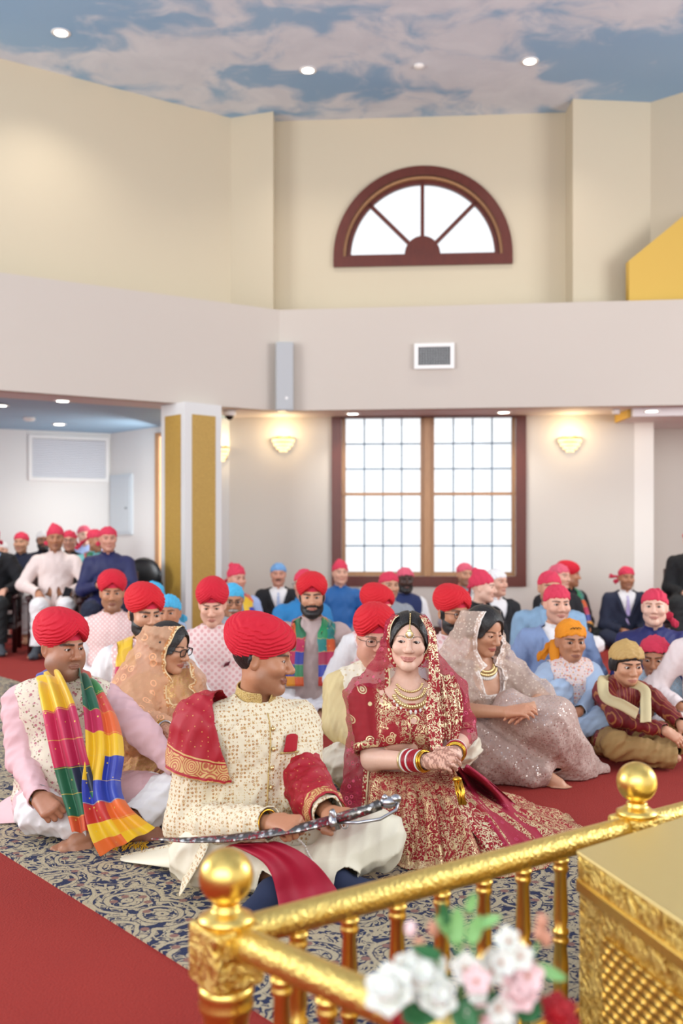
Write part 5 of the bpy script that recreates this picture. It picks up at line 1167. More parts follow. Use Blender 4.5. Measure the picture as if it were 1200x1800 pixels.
def man_with_scarf():
    p = Person('man in floral vest and pink kurta with rainbow scarf, red turban', 110, 1139, 4.05, 10, (3, 0), (40, 3, 0), tone='brown', stubble=.4, stubcol='#6a5c52', belly=1.0, sh=1.04, eye=.55, nose=1.25, fat=.7, gaze=(10, 0), browt=1.2, lipamt=.45)
    p.arms[-1] = (p.sh(-1), p.at(40, 1335, 3.98), p.at(70, 1404, 3.72)); p.arms[1] = (p.sh(1), p.at(252, 1288, 4.0), p.at(312, 1352, 3.95))
    W = p.arms[-1][2]; p.hand(-1, W, p.at(106, 1440, 3.60) - W, dirs(p, (-.1, -.8, .6)), curl=.85, thumb=.9, size=1.12)
    W = p.arms[1][2]; p.hand(1, W, dirs(p, (.6, -.5, -.5)), dirs(p, (.3, -.5, .9)), curl=.5)
    A_ = p.L(PZ(172, 1452, .075)); p.leg(-1, p.L(PZ(66, 1425, .125)), A_); p.foot(-1, A_, p.L(PZ(118, 1470, .06)) - A_, (.1, -.3, 1))
    A_ = p.L(PZ(232, 1446, .075)); p.leg(1, p.L(PZ(300, 1395, .15)), A_); p.foot(1, A_, p.L(PZ(285, 1446, .055)) - A_)
    p.body(); p.trousers(WHT, upto=.92, wr=(30, .010))
    p.shirt(PINKK, skirt=.72, t=.020, wr=(30, .006), seed=3, col=False)
    p.collar(PINKK, h=.040, r=.070, up=.030)
    p.vest(FLORV, t=.042, z0=.10, seed=9, sw=.185, wr=(40, .003))
    D = Sdf(); D.ops = p.vestS.ops + p.shirtS.ops; Pt = lambda x, y, Y: p.at(x, y, Y)
    path = [Pt(152, 1462, 3.62), Pt(147, 1425, 3.66), Pt(133, 1370, 3.70), Pt(118, 1310, 3.72), Pt(104, 1245, 3.78), Pt(88, 1195, 3.92), p.U((-.055, .07, .60)), p.U((.02, .10, .60)), Pt(150, 1190, 4.02), Pt(168, 1228, 3.86), Pt(180, 1275, 3.78), Pt(184, 1325, 3.72), Pt(178, 1380, 3.68), Pt(188, 1425, 3.62), Pt(208, 1458, 3.60), Pt(225, 1480, 3.60)]
    R_ = lambda a, b: dirs(p, (a, 0, b)); ac = [R_(1, .1)] * 4 + [R_(1, .25), R_(.9, .5), p.RU @ np.array((.1, .2, 1)), p.RU @ np.array((0, .2, 1)), R_(.8, -.6), R_(1, -.3), R_(1, -.1), R_(1, 0), R_(1, 0), R_(1, .2), R_(1, .3), R_(1, .5)]
    ac = [(-1 if i >= 8 else 1) * a for i, a in enumerate(ac)]
    sc = p.strip('scarf', path, [.10, .12, .13, .13, .125, .10, .07, .07, .09, .12, .135, .14, .14, .16, .20, .22], ac, SC1, D, off=.012, n=120, nu=20, fold=.015, folds=2.4, seed=1, sub=1)
    k = MB(); rr = random.Random(4)
    for i in range(26):
        a = PZ(196 + i * 2.6, 1482 + rr.uniform(-3, 3), .012); b = a + np.array((rr.uniform(-.02, .02), -.035 - rr.random() * .03, -.007)); k.tube([a, (a + b) / 2 + np.array((rr.uniform(-.01, .01), 0, .004)), b], .0025, 5)
    o = k.build('fringe', fab('fringe_gold', '#d8a21c'), sc, True); o.data.transform(Matrix.Translation(Vector(-p.loc))); o.data.transform(Matrix(p.Rw.T.tolist()).to_4x4())
    a = np.array([[p.L(PZ(x, y, z)) for x, y, z in r] for r in [[(-14, 1418, .02), (-16, 1436, .012), (-12, 1450, .012)], [(16, 1396, .09), (12, 1425, .05), (16, 1446, .012)], [(40, 1388, .13), (38, 1420, .08), (42, 1450, .015)]]], f4)
    me = np_mesh('kurta_tail', a.reshape(-1, 3), np.array([(i * 3 + j, i * 3 + j + 1, i * 3 + j + 4, i * 3 + j + 3) for i in (0, 1) for j in (0, 1)])); o = obj('kurta_tail', me, PINKK, p.root); s_ = o.modifiers.new('solid', 'SOLIDIFY'); s_.thickness = .006; q = o.modifiers.new('sub', 'SUBSURF'); q.levels = q.render_levels = 2
    p.turban(TRED, TBAND, seed=2, size=1.03); bangles(p, -1, [(.012, .037, .003, BRASS, 'bracelet'), (.03, .038, .0045, SILV, 'bracelet'), (.042, .039, .002, fab('red_thread', '#b01818'), 'wrist_thread')])
    return p
def woman_in_peach():
    p = Person('woman in peach embroidered veil with dark glasses looking down', 297, 1138, 4.62, 48, (10, 0), (22, 14, 0), tone='olive', fem=1, eye=.45, sh=.95, hs=1.0, stubble=0, lip='#8e3f3a', belly=.8, jaw=.95, girth=1.05)
    p.cross(kw=.30, kf=-.30)
    p.arms[-1] = (p.sh(-1), p.at(238, 1278, 4.35), p.at(292, 1282, 4.12)); p.arms[1] = (p.sh(1), p.at(335, 1270, 4.5), p.at(318, 1300, 4.2))
    p.hand(-1, p.arms[-1][2], dirs(p, (.5, -.3, -.75)), dirs(p, (.1, -.8, .5)), curl=.35); p.hand(1, p.arms[1][2], dirs(p, (-.3, -.4, -.7)), dirs(p, (.5, -.6, .5)), curl=.35)
    p.face['henna'] = 1; p.body(); p.hair(HAIRB, off=.014, line=.066, part=True); p.glasses(BLK, w=.026, h=.018, r=.0028)
    p.shirt(PEACH, skirt=.95, t=.03, sleeves=.97, col=False, nr=.075, wr=(34, .008)); p.trousers(PEACH, t=.05, upto=1.0)
    V = [p.hx(ell((0, .035, .035), (.104, .122, .108))), p.hx(cone((0, .06, -.05), (0, .07, -.16), .105, .12)), (cone(p.U((-.05, .06, .56)), p.U((.05, .06, .56)), .11), .08), (cone(p.U((0, .05, .50)), p.U((0, .02, .30)), .185, .20, (p.RU @ np.array((0, 1., 0)), .8)), .10)]
    for sd in (-1, 1):
        S_, E, W = p.arms[sd]; V += [(cone(S_, E, .098, .088), .08), (cone(E, E + (W - E) * .75, .085, .065), .06)]
    V.append((cone(p.U((-.12, .03, .25)), p.U((-.24, -.05, .02)), .20, .16), .12))
    ec = p.hx(ell((.0, -.105, -.01), (.10, .125, .150)))
    def kp(v):
        q = p.ub(v); fr = np.where(q[:, 2] < .62, np.maximum(np.abs(q[:, 0] + .01) - .055 - .12 * np.clip(.60 - q[:, 2], 0, 1), q[:, 1] + .05), 1.0)
        fr = np.where(q[:, 2] < .60, fr, np.minimum(1.0, fr + (q[:, 2] - .60) * 4)); return np.minimum(ec(v), fr)
    p.cloth('dupatta', V, sheer('peach_net', '#efb890', .60, ('#c98850', '#ecd0a0'), .018, '#eeb184', motif_sc=15), kp, (36, .010), k=.06, solid=.0, seed=21, res=.0065, sm=2)
    k = MB(); D = p.bodyS
    for i in range(13):
        a = (i - 6) / 6 * 1.1; c = surf(D, p.U((.10 * math.sin(a), -.35, .53 - .03 * math.cos(a))), p.RU @ np.array((0, 1, 0)), .006); k.ball(c, .008, 8)
    k.build('necklace', GOLDW, p.root, True)
    bangles(p, -1, [(.01, .034, .004, SILV, 'bangle'), (.022, .036, .004, BRASS, 'bangle')])
    return p
def groom():
    p = Person('groom in cream brocade sherwani and red turban holding a sword', 461, 1160, 3.42, 32, (5, 3), (52, 6, 4), tone='tan', smile=.9, stubble=.25, eye=.55, sh=1.03, hs=.97, nose=1.05)
    Pt = lambda x, y, Y: p.at(x, y, Y)
    p.arms[-1] = (p.sh(-1), Pt(326, 1448, 3.34), Pt(478, 1447, 3.06)); p.arms[1] = (p.sh(1), Pt(535, 1388, 3.42), Pt(580, 1432, 3.14))
    W = p.arms[-1][2]; p.hand(-1, W, Pt(532, 1452, 2.98) - W, dirs(p, (.0, -.65, .85)), thumb=.9, size=1.05, curls=(.95, 1.0, 1.05, 1.1))
    W = p.arms[1][2]; p.hand(1, W, Pt(622, 1437, 3.0) - W, dirs(p, (.15, -.75, .65)), thumb=.5, size=1.02, curls=(.9, .95, 1.0, 1.05))
    A_ = p.L(PZ(592, 1553, .06)); p.leg(-1, p.L(PZ(354, 1502, .125)), A_); p.foot(-1, A_, p.L(PZ(690, 1546, .05)) - A_, dirs(p, (0, -.5, 1)), toes=False)
    A_ = p.L(PZ(478, 1572, .055)); p.leg(1, p.L(PZ(660, 1474, .15)), A_); p.foot(1, A_, p.L(PZ(430, 1592, .045)) - A_, toes=False)
    p.body(); p.trousers(IVORY, t=.034, tb=.030, upto=1.0, wr=(22, .009)); sock(p, 0, NSOCK); sock(p, 1, NSOCK)
    sh = p.shirt(SHER, skirt=.42, t=.030, sleeves=.985, col=False, nr=.070, wr=(38, .006), cuff=.004, seed=6)
    p.collar(COLG, h=.046, r=.0745, gap=.016, parent=sh, up=.030)
    D = p.shirtS; vd = dirs(p, (0, 1, 0)); fw = p.RU @ np.array((0, 1., 0))
    k = MB(); 
    for i in range(6): k.ball(surf(D, p.U((.012, -.4, .550 - .066 * i)), fw, .002), (.009, .009, .009), 8)
    k.build('buttons', GOLDW, sh, True)
    k = MB(); k.tube([surf(D, p.U((.0, -.4, z)), fw, .001) for z in np.linspace(.600, .12, 16)], .0028, 5); k.build('placket', COLG, sh, True)
    G_ = [[p.U((.050 + .020 * j + .003 * i, -.4, .468 + .013 * i + (.012 if (i == 4 and j in (1,)) else 0) + (.010 if i >= 3 and j in (0, 2) else 0))) for j in range(4)] for i in range(5)]
    p.lay('pocket_square', G_, fab('pocket_red', '#a80e22'), D, .007, ray=fw, parent=sh, sub=1); k = MB(); k.tube([surf(D, p.U((.044 + .074 * i / 5, -.4, .466)), fw, .004) for i in range(6)], .004, 5); k.build('pocket_trim', COLG, sh, True)
    # red shawl over the right shoulder and arm
    S_, E, W = p.arms[-1]; M_ = S_ + (E - S_) * .70
    Vp = p.torso(.048) + [(cone(S_ + (0, .02, .01), M_, .10, .105), .06), (cone(S_ + dirs(p, (0, .09, -.02)), M_ + dirs(p, (.02, .09, .02)), .10, .11), .06)]
    p1 = plane(Pt(370, 1225, 3.3), Pt(405, 1416, 3.2), dirs(p, (.1, 1, 0)), Pt(320, 1300, 3.3)); p2 = plane(Pt(300, 1352, 3.3), Pt(408, 1418, 3.1), dirs(p, (0, 1, .1)), Pt(340, 1280, 3.3)); nk = p.neckline(.085)
    kp = lambda v: np.minimum(np.minimum(p1(v), p2(v)), nk(v))
    n = NT('shawl_border', '#a90f24', .6); o_ = n.obj(); d0 = n.vor(o_, 62, rnd=.25); e = n.attr('hem', 'Fac'); dd = n.vor(n.map(o_, loc=(.1, .2, .3)), 21, rnd=.25); rg = n.step(n.math('SINE', n.math('MULTIPLY', dd, 42.0)), -.3, .2)
    b = n.math('MULTIPLY', n.step(e, .010, .012), n.math('SUBTRACT', 1.0, n.step(e, .058, .060))); l2 = n.math('MULTIPLY', n.step(e, .064, .065), n.math('SUBTRACT', 1.0, n.step(e, .069, .070)))
    n.col(n.mix(n.math('MAXIMUM', n.math('MULTIPLY', b, n.math('MAXIMUM', rg, .25)), n.math('MAXIMUM', l2, n.math('SUBTRACT', 1.0, n.step(e, .002, .004)))), n.mix(n.math('SUBTRACT', 1.0, n.step(d0, .12, .16)), '#a20d22', '#c98a4a'), '#cda566')); n.bump(n.math('MULTIPLY', b, rg), .4, .003); SHB = n.m
    sh_ = p.cloth('shawl', Vp, SHB, kp, (30, .008), k=.05, seed=31, sm=1); vfloat(sh_.data, p2(np.array([v.co for v in sh_.data.vertices], f4)), 'hem')
    k = MB(); hp = [Pt(300 + 108 * i / 40, 1354 + 66 * i / 40, 3.0) for i in range(41)]
    # cuff of the shawl round the left forearm
    S_, E, W = p.arms[1]; d = unit(W - E); L_ = np.linalg.norm(W - E)
    cu = p.cloth('shawl_cuff', [cone(E - d * .09, W - d * .02, .078, .062), cone(E + (0, 0, .05), E + d * .12, .075, .07)], SHB, lambda v: np.minimum((v - A3(E - d * .06)) @ A3(d), (A3(W - d * .025) - v) @ A3(d)), (46, .008), seed=33, bounds=(np.minimum(E, W) - .22, np.maximum(E, W) + .22))
    vfloat(cu.data, -(np.array([v.co for v in cu.data.vertices], f4) - A3(W - d * .02)) @ A3(d), 'hem')
    # tail of the shawl across the lap to the floor
    T = Sdf(); T.ops = D.ops + [('u', q, .03) for sd in (-1, 1) for q in p.legp(sd, .03)]
    pa = [Pt(402, 1474, 3.2), Pt(440, 1484, 3.12), Pt(480, 1500, 3.06), Pt(512, 1526, 3.04), Pt(534, 1560, 3.04), Pt(548, 1590, 3.02)]
    p.strip('shawl_tail', pa, [.035, .055, .09, .13, .17, .20], [dirs(p, q) for q in ((.3, 0, 1), (.4, 0, 1), (.7, -.2, .8), (1, -.1, .45), (1, 0, .2), (1, 0, .1))], SHAWLP, T, off=.008, n=40, nu=14, fold=.010, folds=1.6, seed=3, sub=1)
    k = MB()
    for i in range(34):
        t = i / 33; q = Pt(497 + 62 * t + 14 * math.sin(t * 3), 1497 + 78 * t ** 1.2, 3.03 - .02 * t); k.ball(surf(T, q - vd * .12, vd, .012, .3), .0042, 6)
    k.build('pearl_edging', PEARL, p.root, True)
    # sherwani flaps spread on the carpet
    def flapm(pts, nm, m, th=.006):
        a = np.array([[Pt(*q) for q in r] for r in pts], f4); n_, m_ = a.shape[:2]; f = [(i * m_ + j, i * m_ + j + 1, (i + 1) * m_ + j + 1, (i + 1) * m_ + j) for i in range(n_ - 1) for j in range(m_ - 1)]
        v = a.reshape(-1, 3); v[:, 2] = np.maximum(v[:, 2], .012); me = np_mesh(nm, v, np.array(f)); o = obj(nm, me, m, p.root); s_ = o.modifiers.new('solid', 'SOLIDIFY'); s_.thickness = th; q = o.modifiers.new('sub', 'SUBSURF'); q.levels = q.render_levels = 2; return o
    flapm([[(205, 1507, 3.62), (208, 1512, 3.58), (212, 1514, 3.56)], [(265, 1494, 3.60), (270, 1510, 3.48), (270, 1522, 3.46)], [(330, 1478, 3.5), (330, 1506, 3.36), (326, 1532, 3.38)], [(372, 1470, 3.4), (370, 1500, 3.3), (366, 1530, 3.3)]], 'coat_lining', IVORY)
    flapm([[(205, 1506, 3.63), (208, 1510, 3.6)], [(265, 1490, 3.62), (268, 1499, 3.58)], [(335, 1473, 3.5), (335, 1484, 3.45)], [(380, 1466, 3.4), (380, 1476, 3.35)]], 'coat_hem', SHER)
    flapm([[(336, 1480, 3.34), (356, 1478, 3.18), (374, 1478, 3.2)], [(330, 1510, 3.30), (344, 1512, 3.16), (360, 1506, 3.12)], [(322, 1545, 3.22), (330, 1548, 3.17), (340, 1540, 3.16)], [(314, 1578, 3.16), (317, 1578, 3.15), (320, 1572, 3.15)]], 'coat_flap', SHER)
    p.turban(TRED, None, seed=5, size=1.04); p.hair(HAIRB, off=.006, back=-.075, nape=True)
    bangles(p, -1, [(.018, .040, .0035, BRASS, 'bangle'), (.045, .043, .0035, BRASS, 'bangle')])
    k = MB(); h = p.hands[1]; c = h[1] + h[2] * .10; ring(k, Pt(606, 1450, 2.965), h[2], .0105, .002); k.build('finger_ring', SILV, p.root, True)
    # the sword
    s_ = empty('sword', P(560, 1446, 3.0)); tag(s_, 'ornate silver sword with red inlay held across the groom\'s lap', 'sword'); o0 = np.array(s_.location)
    cp = [P(266, 1474, 3.10), P(330, 1477, 3.06), P(400, 1474, 3.03), P(470, 1465, 3.0), P(530, 1455, 2.985), P(588, 1440, 2.97)]
    n = NT('scabbard_silver', '#b4b2b0', .3, 1.0); o_ = n.obj(); q = n.noise(o_, 60, 2, dist=2.0); d = n.vor(o_, 55); m = n.math('MULTIPLY', n.step(q, .5, .53), n.step(n.noise(o_, 22, 1), .45, .5)); n.col(n.mix(m, n.mix(n.step(d, .2, .5), '#d8d6d2', '#6c6864'), '#7c1020')); n.link(n.math('SUBTRACT', 1.0, m), 'Metallic'); n.bump(q, .6, .003); SCAB = n.m
    k = MB(); k.tube(np.array(cp) - o0, [.004, .012, .0165, .019, .020, .021], 14, True, .4, (0, -.5, 1)); k.build('scabbard', SCAB, s_, True)
    k = MB(); k.tube(np.array([P(580, 1442, 2.97), P(592, 1439, 2.968)]) - o0, .026, 14, True, .6, (0, -.5, 1)); k.tube(np.array([P(583, 1425, 2.95), P(590, 1440, 2.965), P(594, 1458, 2.96)]) - o0, [.009, .007, .009], 8); k.build('cross_guard', SILV, s_, True)
    k = MB(); k.tube(np.array([P(592, 1439, 2.968), P(620, 1431, 2.965), P(650, 1422, 2.97), P(668, 1414, 2.975)]) - o0, [.016, .017, .015, .017], 12); k.build('grip', SCAB, s_, True)
    k = MB(); k.ball(P(682, 1410, 2.98) - o0, (.028, .02, .018), 12); k.ball(P(695, 1404, 2.98) - o0, (.018, .016, .014), 10); k.ball(P(676, 1402, 2.975) - o0, (.010, .010, .010), 8); k.build('lion_head_pommel', SILV, s_, True)
    k = MB(); k.tube(np.array([P(596, 1446, 2.96), P(630, 1446, 2.93), P(668, 1440, 2.94), P(696, 1424, 2.96), P(700, 1408, 2.98)]) - o0, .005, 8); k.build('knuckle_bow', SILV, s_, True)
    return p
def bride():
    p = Person('smiling bride in red and gold embroidered lehenga and veil', 718, 1127, 3.95, 10, (2, 0), (-13, 0, 3), tone='pale', fem=1, smile=1.0, eye=.58, hs=.95, sh=.97, lip='#b4605a', jaw=.91, gaze=(-16, 4), browt=.85, browamt=.85, lash=.9, nose=.98)
    Pt = lambda x, y, Y: p.at(x, y, Y)
    p.arms[-1] = (p.sh(-1), Pt(655, 1335, 3.86), Pt(753, 1338, 3.62)); p.arms[1] = (p.sh(1), Pt(808, 1300, 3.94), Pt(799, 1325, 3.68))
    W = p.arms[-1][2]; p.hand(-1, W, Pt(800, 1336, 3.54) - W, dirs(p, (-.1, -.75, .65)), curl=.4, size=.92, thumb=.4)
    W = p.arms[1][2]; p.hand(1, W, Pt(765, 1348, 3.52) - W, dirs(p, (.35, -.8, .45)), curl=.42, size=.92, thumb=.6)
    for sd, a, b in ((-1, (705, 1430, 3.80), (790, 1490, 3.85)), (1, (780, 1425, 3.82), (850, 1468, 3.98))): p.leg(sd, Pt(*a), Pt(*b))
    p.face['henna'] = 1; p.body(); p.hair(HAIRB, off=.012, line=.067, part=True)
    nb = p.neckline(.098); q0 = A3(p.U((0, -.075, .598))); 
    bl = p.shirt(BLOUSE, t=.010, name='blouse', sleeves=.43, col=False, nr=.076, wr=(40, .003), keep=lambda v: np.minimum(p.ub(v)[:, 2] - .235, np.linalg.norm((v - q0) * A3((.72, 1, 1.25)), axis=1) - .082), low=True, seed=14)
    for sd in (-1, 1):
        S_, E, W = p.arms[sd]; d = unit(E - S_); c = S_ + (E - S_) * .80; k = MB(); ring_ = [(S_ + (E - S_) * .73), (S_ + (E - S_) * .86)]; k.tube(ring_, [.066, .063], 26, False); o = k.build('sleeve_border', LEH, bl, True); m_ = o.modifiers.new('solid', 'SOLIDIFY'); m_.thickness = .004
    # lehenga: waist ring to the hem on the carpet
    ol = [(664, 1506), (690, 1523), (727, 1534), (780, 1541), (835, 1553), (893, 1546), (945, 1535), (985, 1505), (1024, 1462), (985, 1432), (930, 1415), (860, 1398), (760, 1392), (690, 1398), (646, 1432), (645, 1472)]
    ex = [2.6, 2.8, 3.0, 3.0, 2.8, 2.4, 1.7, 1.0, .62, .62, .75, 1.2, 1.6, 2.0, 2.4, 2.6]
    O = np.array([p.L(G(*q)) for q in ol]); N_ = 260; n1 = 64; T = np.linspace(0, len(ol), N_, endpoint=False); V = []
    def cyc(a, t):
        i = int(t); f = t - i; n_ = len(a); f = f * f * (3 - 2 * f) if np.ndim(a[0]) == 0 else f; p0, p1, p2, p3 = a[(i - 1) % n_], a[i % n_], a[(i + 1) % n_], a[(i + 2) % n_]
        return p1 * (1 - f) + p2 * f if np.ndim(p1) == 0 else .5 * (2 * p1 + (p2 - p0) * f + (2 * p0 - 5 * p1 + 4 * p2 - p3) * f * f + (3 * p1 - p0 - 3 * p2 + p3) * f ** 3)
    wc = p.U((0, 0, .265)); c0 = O.mean(0); rs = np.random.RandomState(2); ph = rs.rand(6) * 6
    for i, t in enumerate(T):
        h = cyc(O, t); e = cyc(ex, t); a = math.atan2(h[1] - wc[1], h[0] - wc[0]); w_ = wc + np.array((.158 * math.cos(a), .122 * math.sin(a), 0)); nr = unit((h - w_) * (1, 1, 0))
        for j in range(n1):
            s = j / (n1 - 1); z = wc[2] * (1 - s ** e); x = w_ + (h - w_) * s; fo = (math.sin(t * 5.2 + 3 * s + ph[0]) + .6 * math.sin(t * 9.7 - 2 * s + ph[1]) + .3 * math.sin(t * 17 + ph[2] + 5 * s)) * .016 * ss(s, .15, .8)
            V.append((x[0] + nr[0] * fo * .5, x[1] + nr[1] * fo * .5, max(z + fo * .85 * (1 - ss(s, .9, 1.0)), .008) + .004 * (j == n1 - 1)))
    f = np.array([(i * n1 + j, ((i + 1) % N_) * n1 + j, ((i + 1) % N_) * n1 + j + 1, i * n1 + j + 1) for i in range(N_) for j in range(n1 - 1)])[:, ::-1]
    me = np_mesh('skirt', np.array(V), f); vfloat(me, np.tile(np.linspace(0, 1, n1), N_), 'hem')
    def skx(n, o):
        h = n.attr('hem', 'Fac'); d2 = n.vor(o, 78, rnd=.15); band = lambda a, b: n.math('MULTIPLY', n.step(h, a, a + .006), n.math('SUBTRACT', 1.0, n.step(h, b, b + .006)))
        net = n.math('SUBTRACT', 1.0, n.step(d2, .2, .28)); zig = n.step(n.math('SINE', n.math('MULTIPLY', n.vor(o, 60), 34.0)), -.1, .3)
        return n.math('MAXIMUM', n.math('MAXIMUM', n.math('MULTIPLY', band(.50, .535), zig), n.math('MULTIPLY', band(.94, .985), zig)), n.math('MULTIPLY', band(.66, .80), net))
    LEH2 = embroid('bride_skirt_panels', BRED, BGOLD, 1.45, .80, extra=skx)
    sk = obj('skirt', me, LEH2, p.root); m_ = sk.modifiers.new('solid', 'SOLIDIFY'); m_.thickness = .004
    # veil
    hx = p.hx; V_ = [hx(ell((0, .03, .045), (.098, .118, .092))), hx(cone((0, .055, -.02), (0, .075, -.12), .088, .082)), (cone(p.U((-.03, .07, .55)), p.U((.03, .07, .55)), .085), .05), (cone(p.U((0, .05, .48)), p.U((0, .05, .22)), .17, .19, (p.RU @ np.array((0, 1., 0)), .75)), .08)]
    S0, E0, W0 = p.arms[-1]; S1, E1, W1_ = p.arms[1]
    V_ += [(cone(p.Hd((-.048, .04, -.04)), S0 + (.0, .03, .01), .048, .062), .05), (cone(p.Hd((.05, .03, -.03)), S1 + (0, .03, .02), .055, .07), .05), (cone(S0 + (-.0, .05, 0), Pt(646, 1330, 4.02), .062, .085), .05), (cone(Pt(646, 1330, 4.02), Pt(634, 1425, 3.98), .085, .095), .05), (cone(S1 + (0, .02, 0), S1 + (E1 - S1) * .8, .088, .075), .06)]
    ec = hx(ell((0, -.105, .004), (.094, .128, .142))); 
    def kp(v):
        q = p.ub(v); x, y, z = q.T; lim = np.where(x < 0, -.135 - .10 * np.clip(.56 - z, 0, 1), .10 + .05 * np.clip(.56 - z, 0, .4)); side = np.where(x < 0, lim - x, x - lim)
        side = np.where(z > .575, np.abs(x) - .078 - .3 * np.clip(.60 - z, 0, 1), side); fr = np.maximum(side, y - .015); fr = np.where(z > .67, 1.0, fr); return np.minimum(ec(v), np.minimum(fr, z + .03))
    NET = sheer('red_net', '#b8103c', .52, (BRED, '#d8c69c'), .022, '#c8506c', motif_sc=30); 
    p.cloth('veil', V_, NET, kp, (26, .009), k=.04, solid=0, seed=41, res=.0055, sm=2)
    D = Sdf(); D.ops = [('u', q if not isinstance(q, tuple) else q[0], .05) for q in V_] + [('u', q if not isinstance(q, tuple) else q[0], .03) for q in p.torso(.02)]
    BAND = embroid('veil_border', BRED, '#dac8a0', 1.25, .95)
    p.strip('veil_border', [Pt(742, 1082, 3.90), Pt(757, 1110, 3.86), Pt(761, 1150, 3.84), Pt(763, 1195, 3.80), Pt(760, 1240, 3.74), Pt(764, 1285, 3.70), Pt(768, 1318, 3.66)], [.028, .035, .04, .046, .05, .05, .045], [dirs(p, (1, .5, 0))] * 3 + [dirs(p, (1, .15, 0))] * 4, BAND, D, off=.007, n=60, nu=8, fold=.003, folds=1)
    p.strip('veil_pleats', [Pt(776, 1185, 3.86), Pt(788, 1225, 3.82), Pt(792, 1265, 3.80), Pt(790, 1300, 3.78)], [.10, .105, .09, .07], [dirs(p, (1, .2, -.1))] * 4, BAND, D, off=.010, n=40, nu=18, fold=.008, folds=3)
    # veil end spread over the skirt
    O2 = Sdf(); O2.add(cone(Pt(800, 1355, 3.85), Pt(935, 1470, 3.75), .10, .05), 0)
    rows = []
    for a, b in (((790, 1352, 3.62), (822, 1346, 3.74)), ((805, 1385, 3.52), (862, 1372, 3.72)), ((835, 1430, 3.43), (905, 1410, 3.72)), ((862, 1475, 3.40), (938, 1450, 3.70)), ((880, 1500, 3.40), (960, 1476, 3.66))):
        rows.append([Pt(a[0] + (b[0] - a[0]) * t, a[1] + (b[1] - a[1]) * t - 5 * math.sin(t * 16), a[2] + (b[2] - a[2]) * t) for t in np.linspace(0, 1, 15)])
    from mathutils.bvhtree import BVHTree
    bv = BVHTree.FromPolygons([Vector(q) for q in V], [tuple(q) for q in f]); vv = Vector(dirs(p, (0, 1, 0)))
    def drape(rows, nm, m, off=.012, sub=2):
        R_ = []
        for r in rows:
            for q in r:
                cw = Vector(p.L(np.array((0, 0, CH)))); dr = (Vector(q) - cw).normalized(); hit = bv.ray_cast(cw, dr)
                R_.append(np.array(hit[0] - dr * off) if hit[0] is not None else np.array(q))
        a, b = len(rows), len(rows[0]); me = np_mesh(nm, np.array(R_), np.array([(i * b + j, i * b + j + 1, (i + 1) * b + j + 1, (i + 1) * b + j) for i in range(a - 1) for j in range(b - 1)])); o = obj(nm, me, m, p.root); s_ = o.modifiers.new('solid', 'SOLIDIFY'); s_.thickness = .003; q = o.modifiers.new('sub', 'SUBSURF'); q.levels = q.render_levels = sub
        return o
    drape(rows, 'veil_end', sheer('red_net_flat', '#a80c34', .92, None, .03, '#b83a5c', motif_sc=34))
    edge = [[np.array(r[0]) + dirs(p, (-.05 + .02 * math.sin(i * 2.2), 0, .0)), np.array(r[0]) + dirs(p, (-.02, 0, 0)), np.array(r[1]), np.array(r[2])] for i, r in enumerate(rows)]
    drape(edge, 'veil_end_border', BAND, .016)
    # jewellery
    D = p.bodyS; fw = p.RU @ np.array((0, 1, 0)); fh = p.RH @ np.array((0, 1., 0))
    k = MB(); k2 = MB()
    for row, (z, r, bz) in enumerate(((.592, .052, .0055), (.578, .060, .0075), (.560, .070, .0095))):
        n_ = (17, 19, 19)[row]
        for i in range(n_):
            a = (i - (n_ - 1) / 2) / ((n_ - 1) / 2) * 1.25; pt = p.U((r * math.sin(a) * 1.05, -.35, z + .02 - .035 * (1 + row * .35) * math.cos(a))); c = surf(D, pt, fw, .004); k.ball(c, (bz, bz * .6, bz), 8)
            if row == 2 and i % 2 == 0: k2.ball(c + np.array((0, -.003, -.020)), (.006, .005, .010), 8)
    nk = k.build('necklace', GOLDW, p.root, True); k2.build('pearl_drops', PEARL, nk, True)
    H = p.headS; k = MB()
    for i in range(12):
        t = i / 11; q = np.array((0, -.25, .115 - .058 * t)); c = surf(H, (0, -.3, .118 - .062 * t), (0, 1, -.0), .004 + .009 * (1 - t)); k.ball(c, .0035, 6)
    for (z, r) in ((.052, .008), (.036, .017)): c = surf(H, (0, -.3, z), (0, 1, 0), .004); k.ball(c, (r, .004, r), 14)
    mt = p.hmesh(k, 'forehead_jewel', GOLDW); k = MB()
    for i in range(9): a = -PI * i / 8; c = surf(H, (.0185 * math.cos(a), -.3, .036 + .0185 * math.sin(a)), (0, 1, 0), .004); k.ball(c, .0026, 6)
    c = surf(H, (0, -.3, .036), (0, 1, 0), .008); k.ball(c, (.0075, .003, .0075), 10); p.hmesh(k, 'jewel_pearls', PEARL, mt)
    for sd in (-1, 1):
        k = MB(); k.ball((sd * .083, .0, -.035), (.008, .008, .012), 8); k.lathe([(.003, 0), (.012, -.012), (.014, -.018), (.0, -.018)], 12, (sd * .083, -.003, -.048)); 
        for i in range(6): k.ball((sd * .083 + .011 * math.cos(i), -.003 + .011 * math.sin(i), -.070), .0035, 6)
        p.hmesh(k, 'earring', GOLDW)
    bangles(p, -1, [(.014, .035, .004, BRASS, 'bangle'), (.024, .037, .0055, BRASS, 'bangle'), (.036, .037, .004, PEARL, 'bangle')] + [(.047 + .0085 * i, .0375, .0042, REDG, 'bangle') for i in range(4)] + [(.084, .038, .004, PEARL, 'bangle'), (.093, .039, .0045, REDG, 'bangle'), (.102, .039, .0045, REDG, 'bangle'), (.113, .040, .004, PEARL, 'bangle'), (.124, .040, .004, GOLDW, 'bangle')])
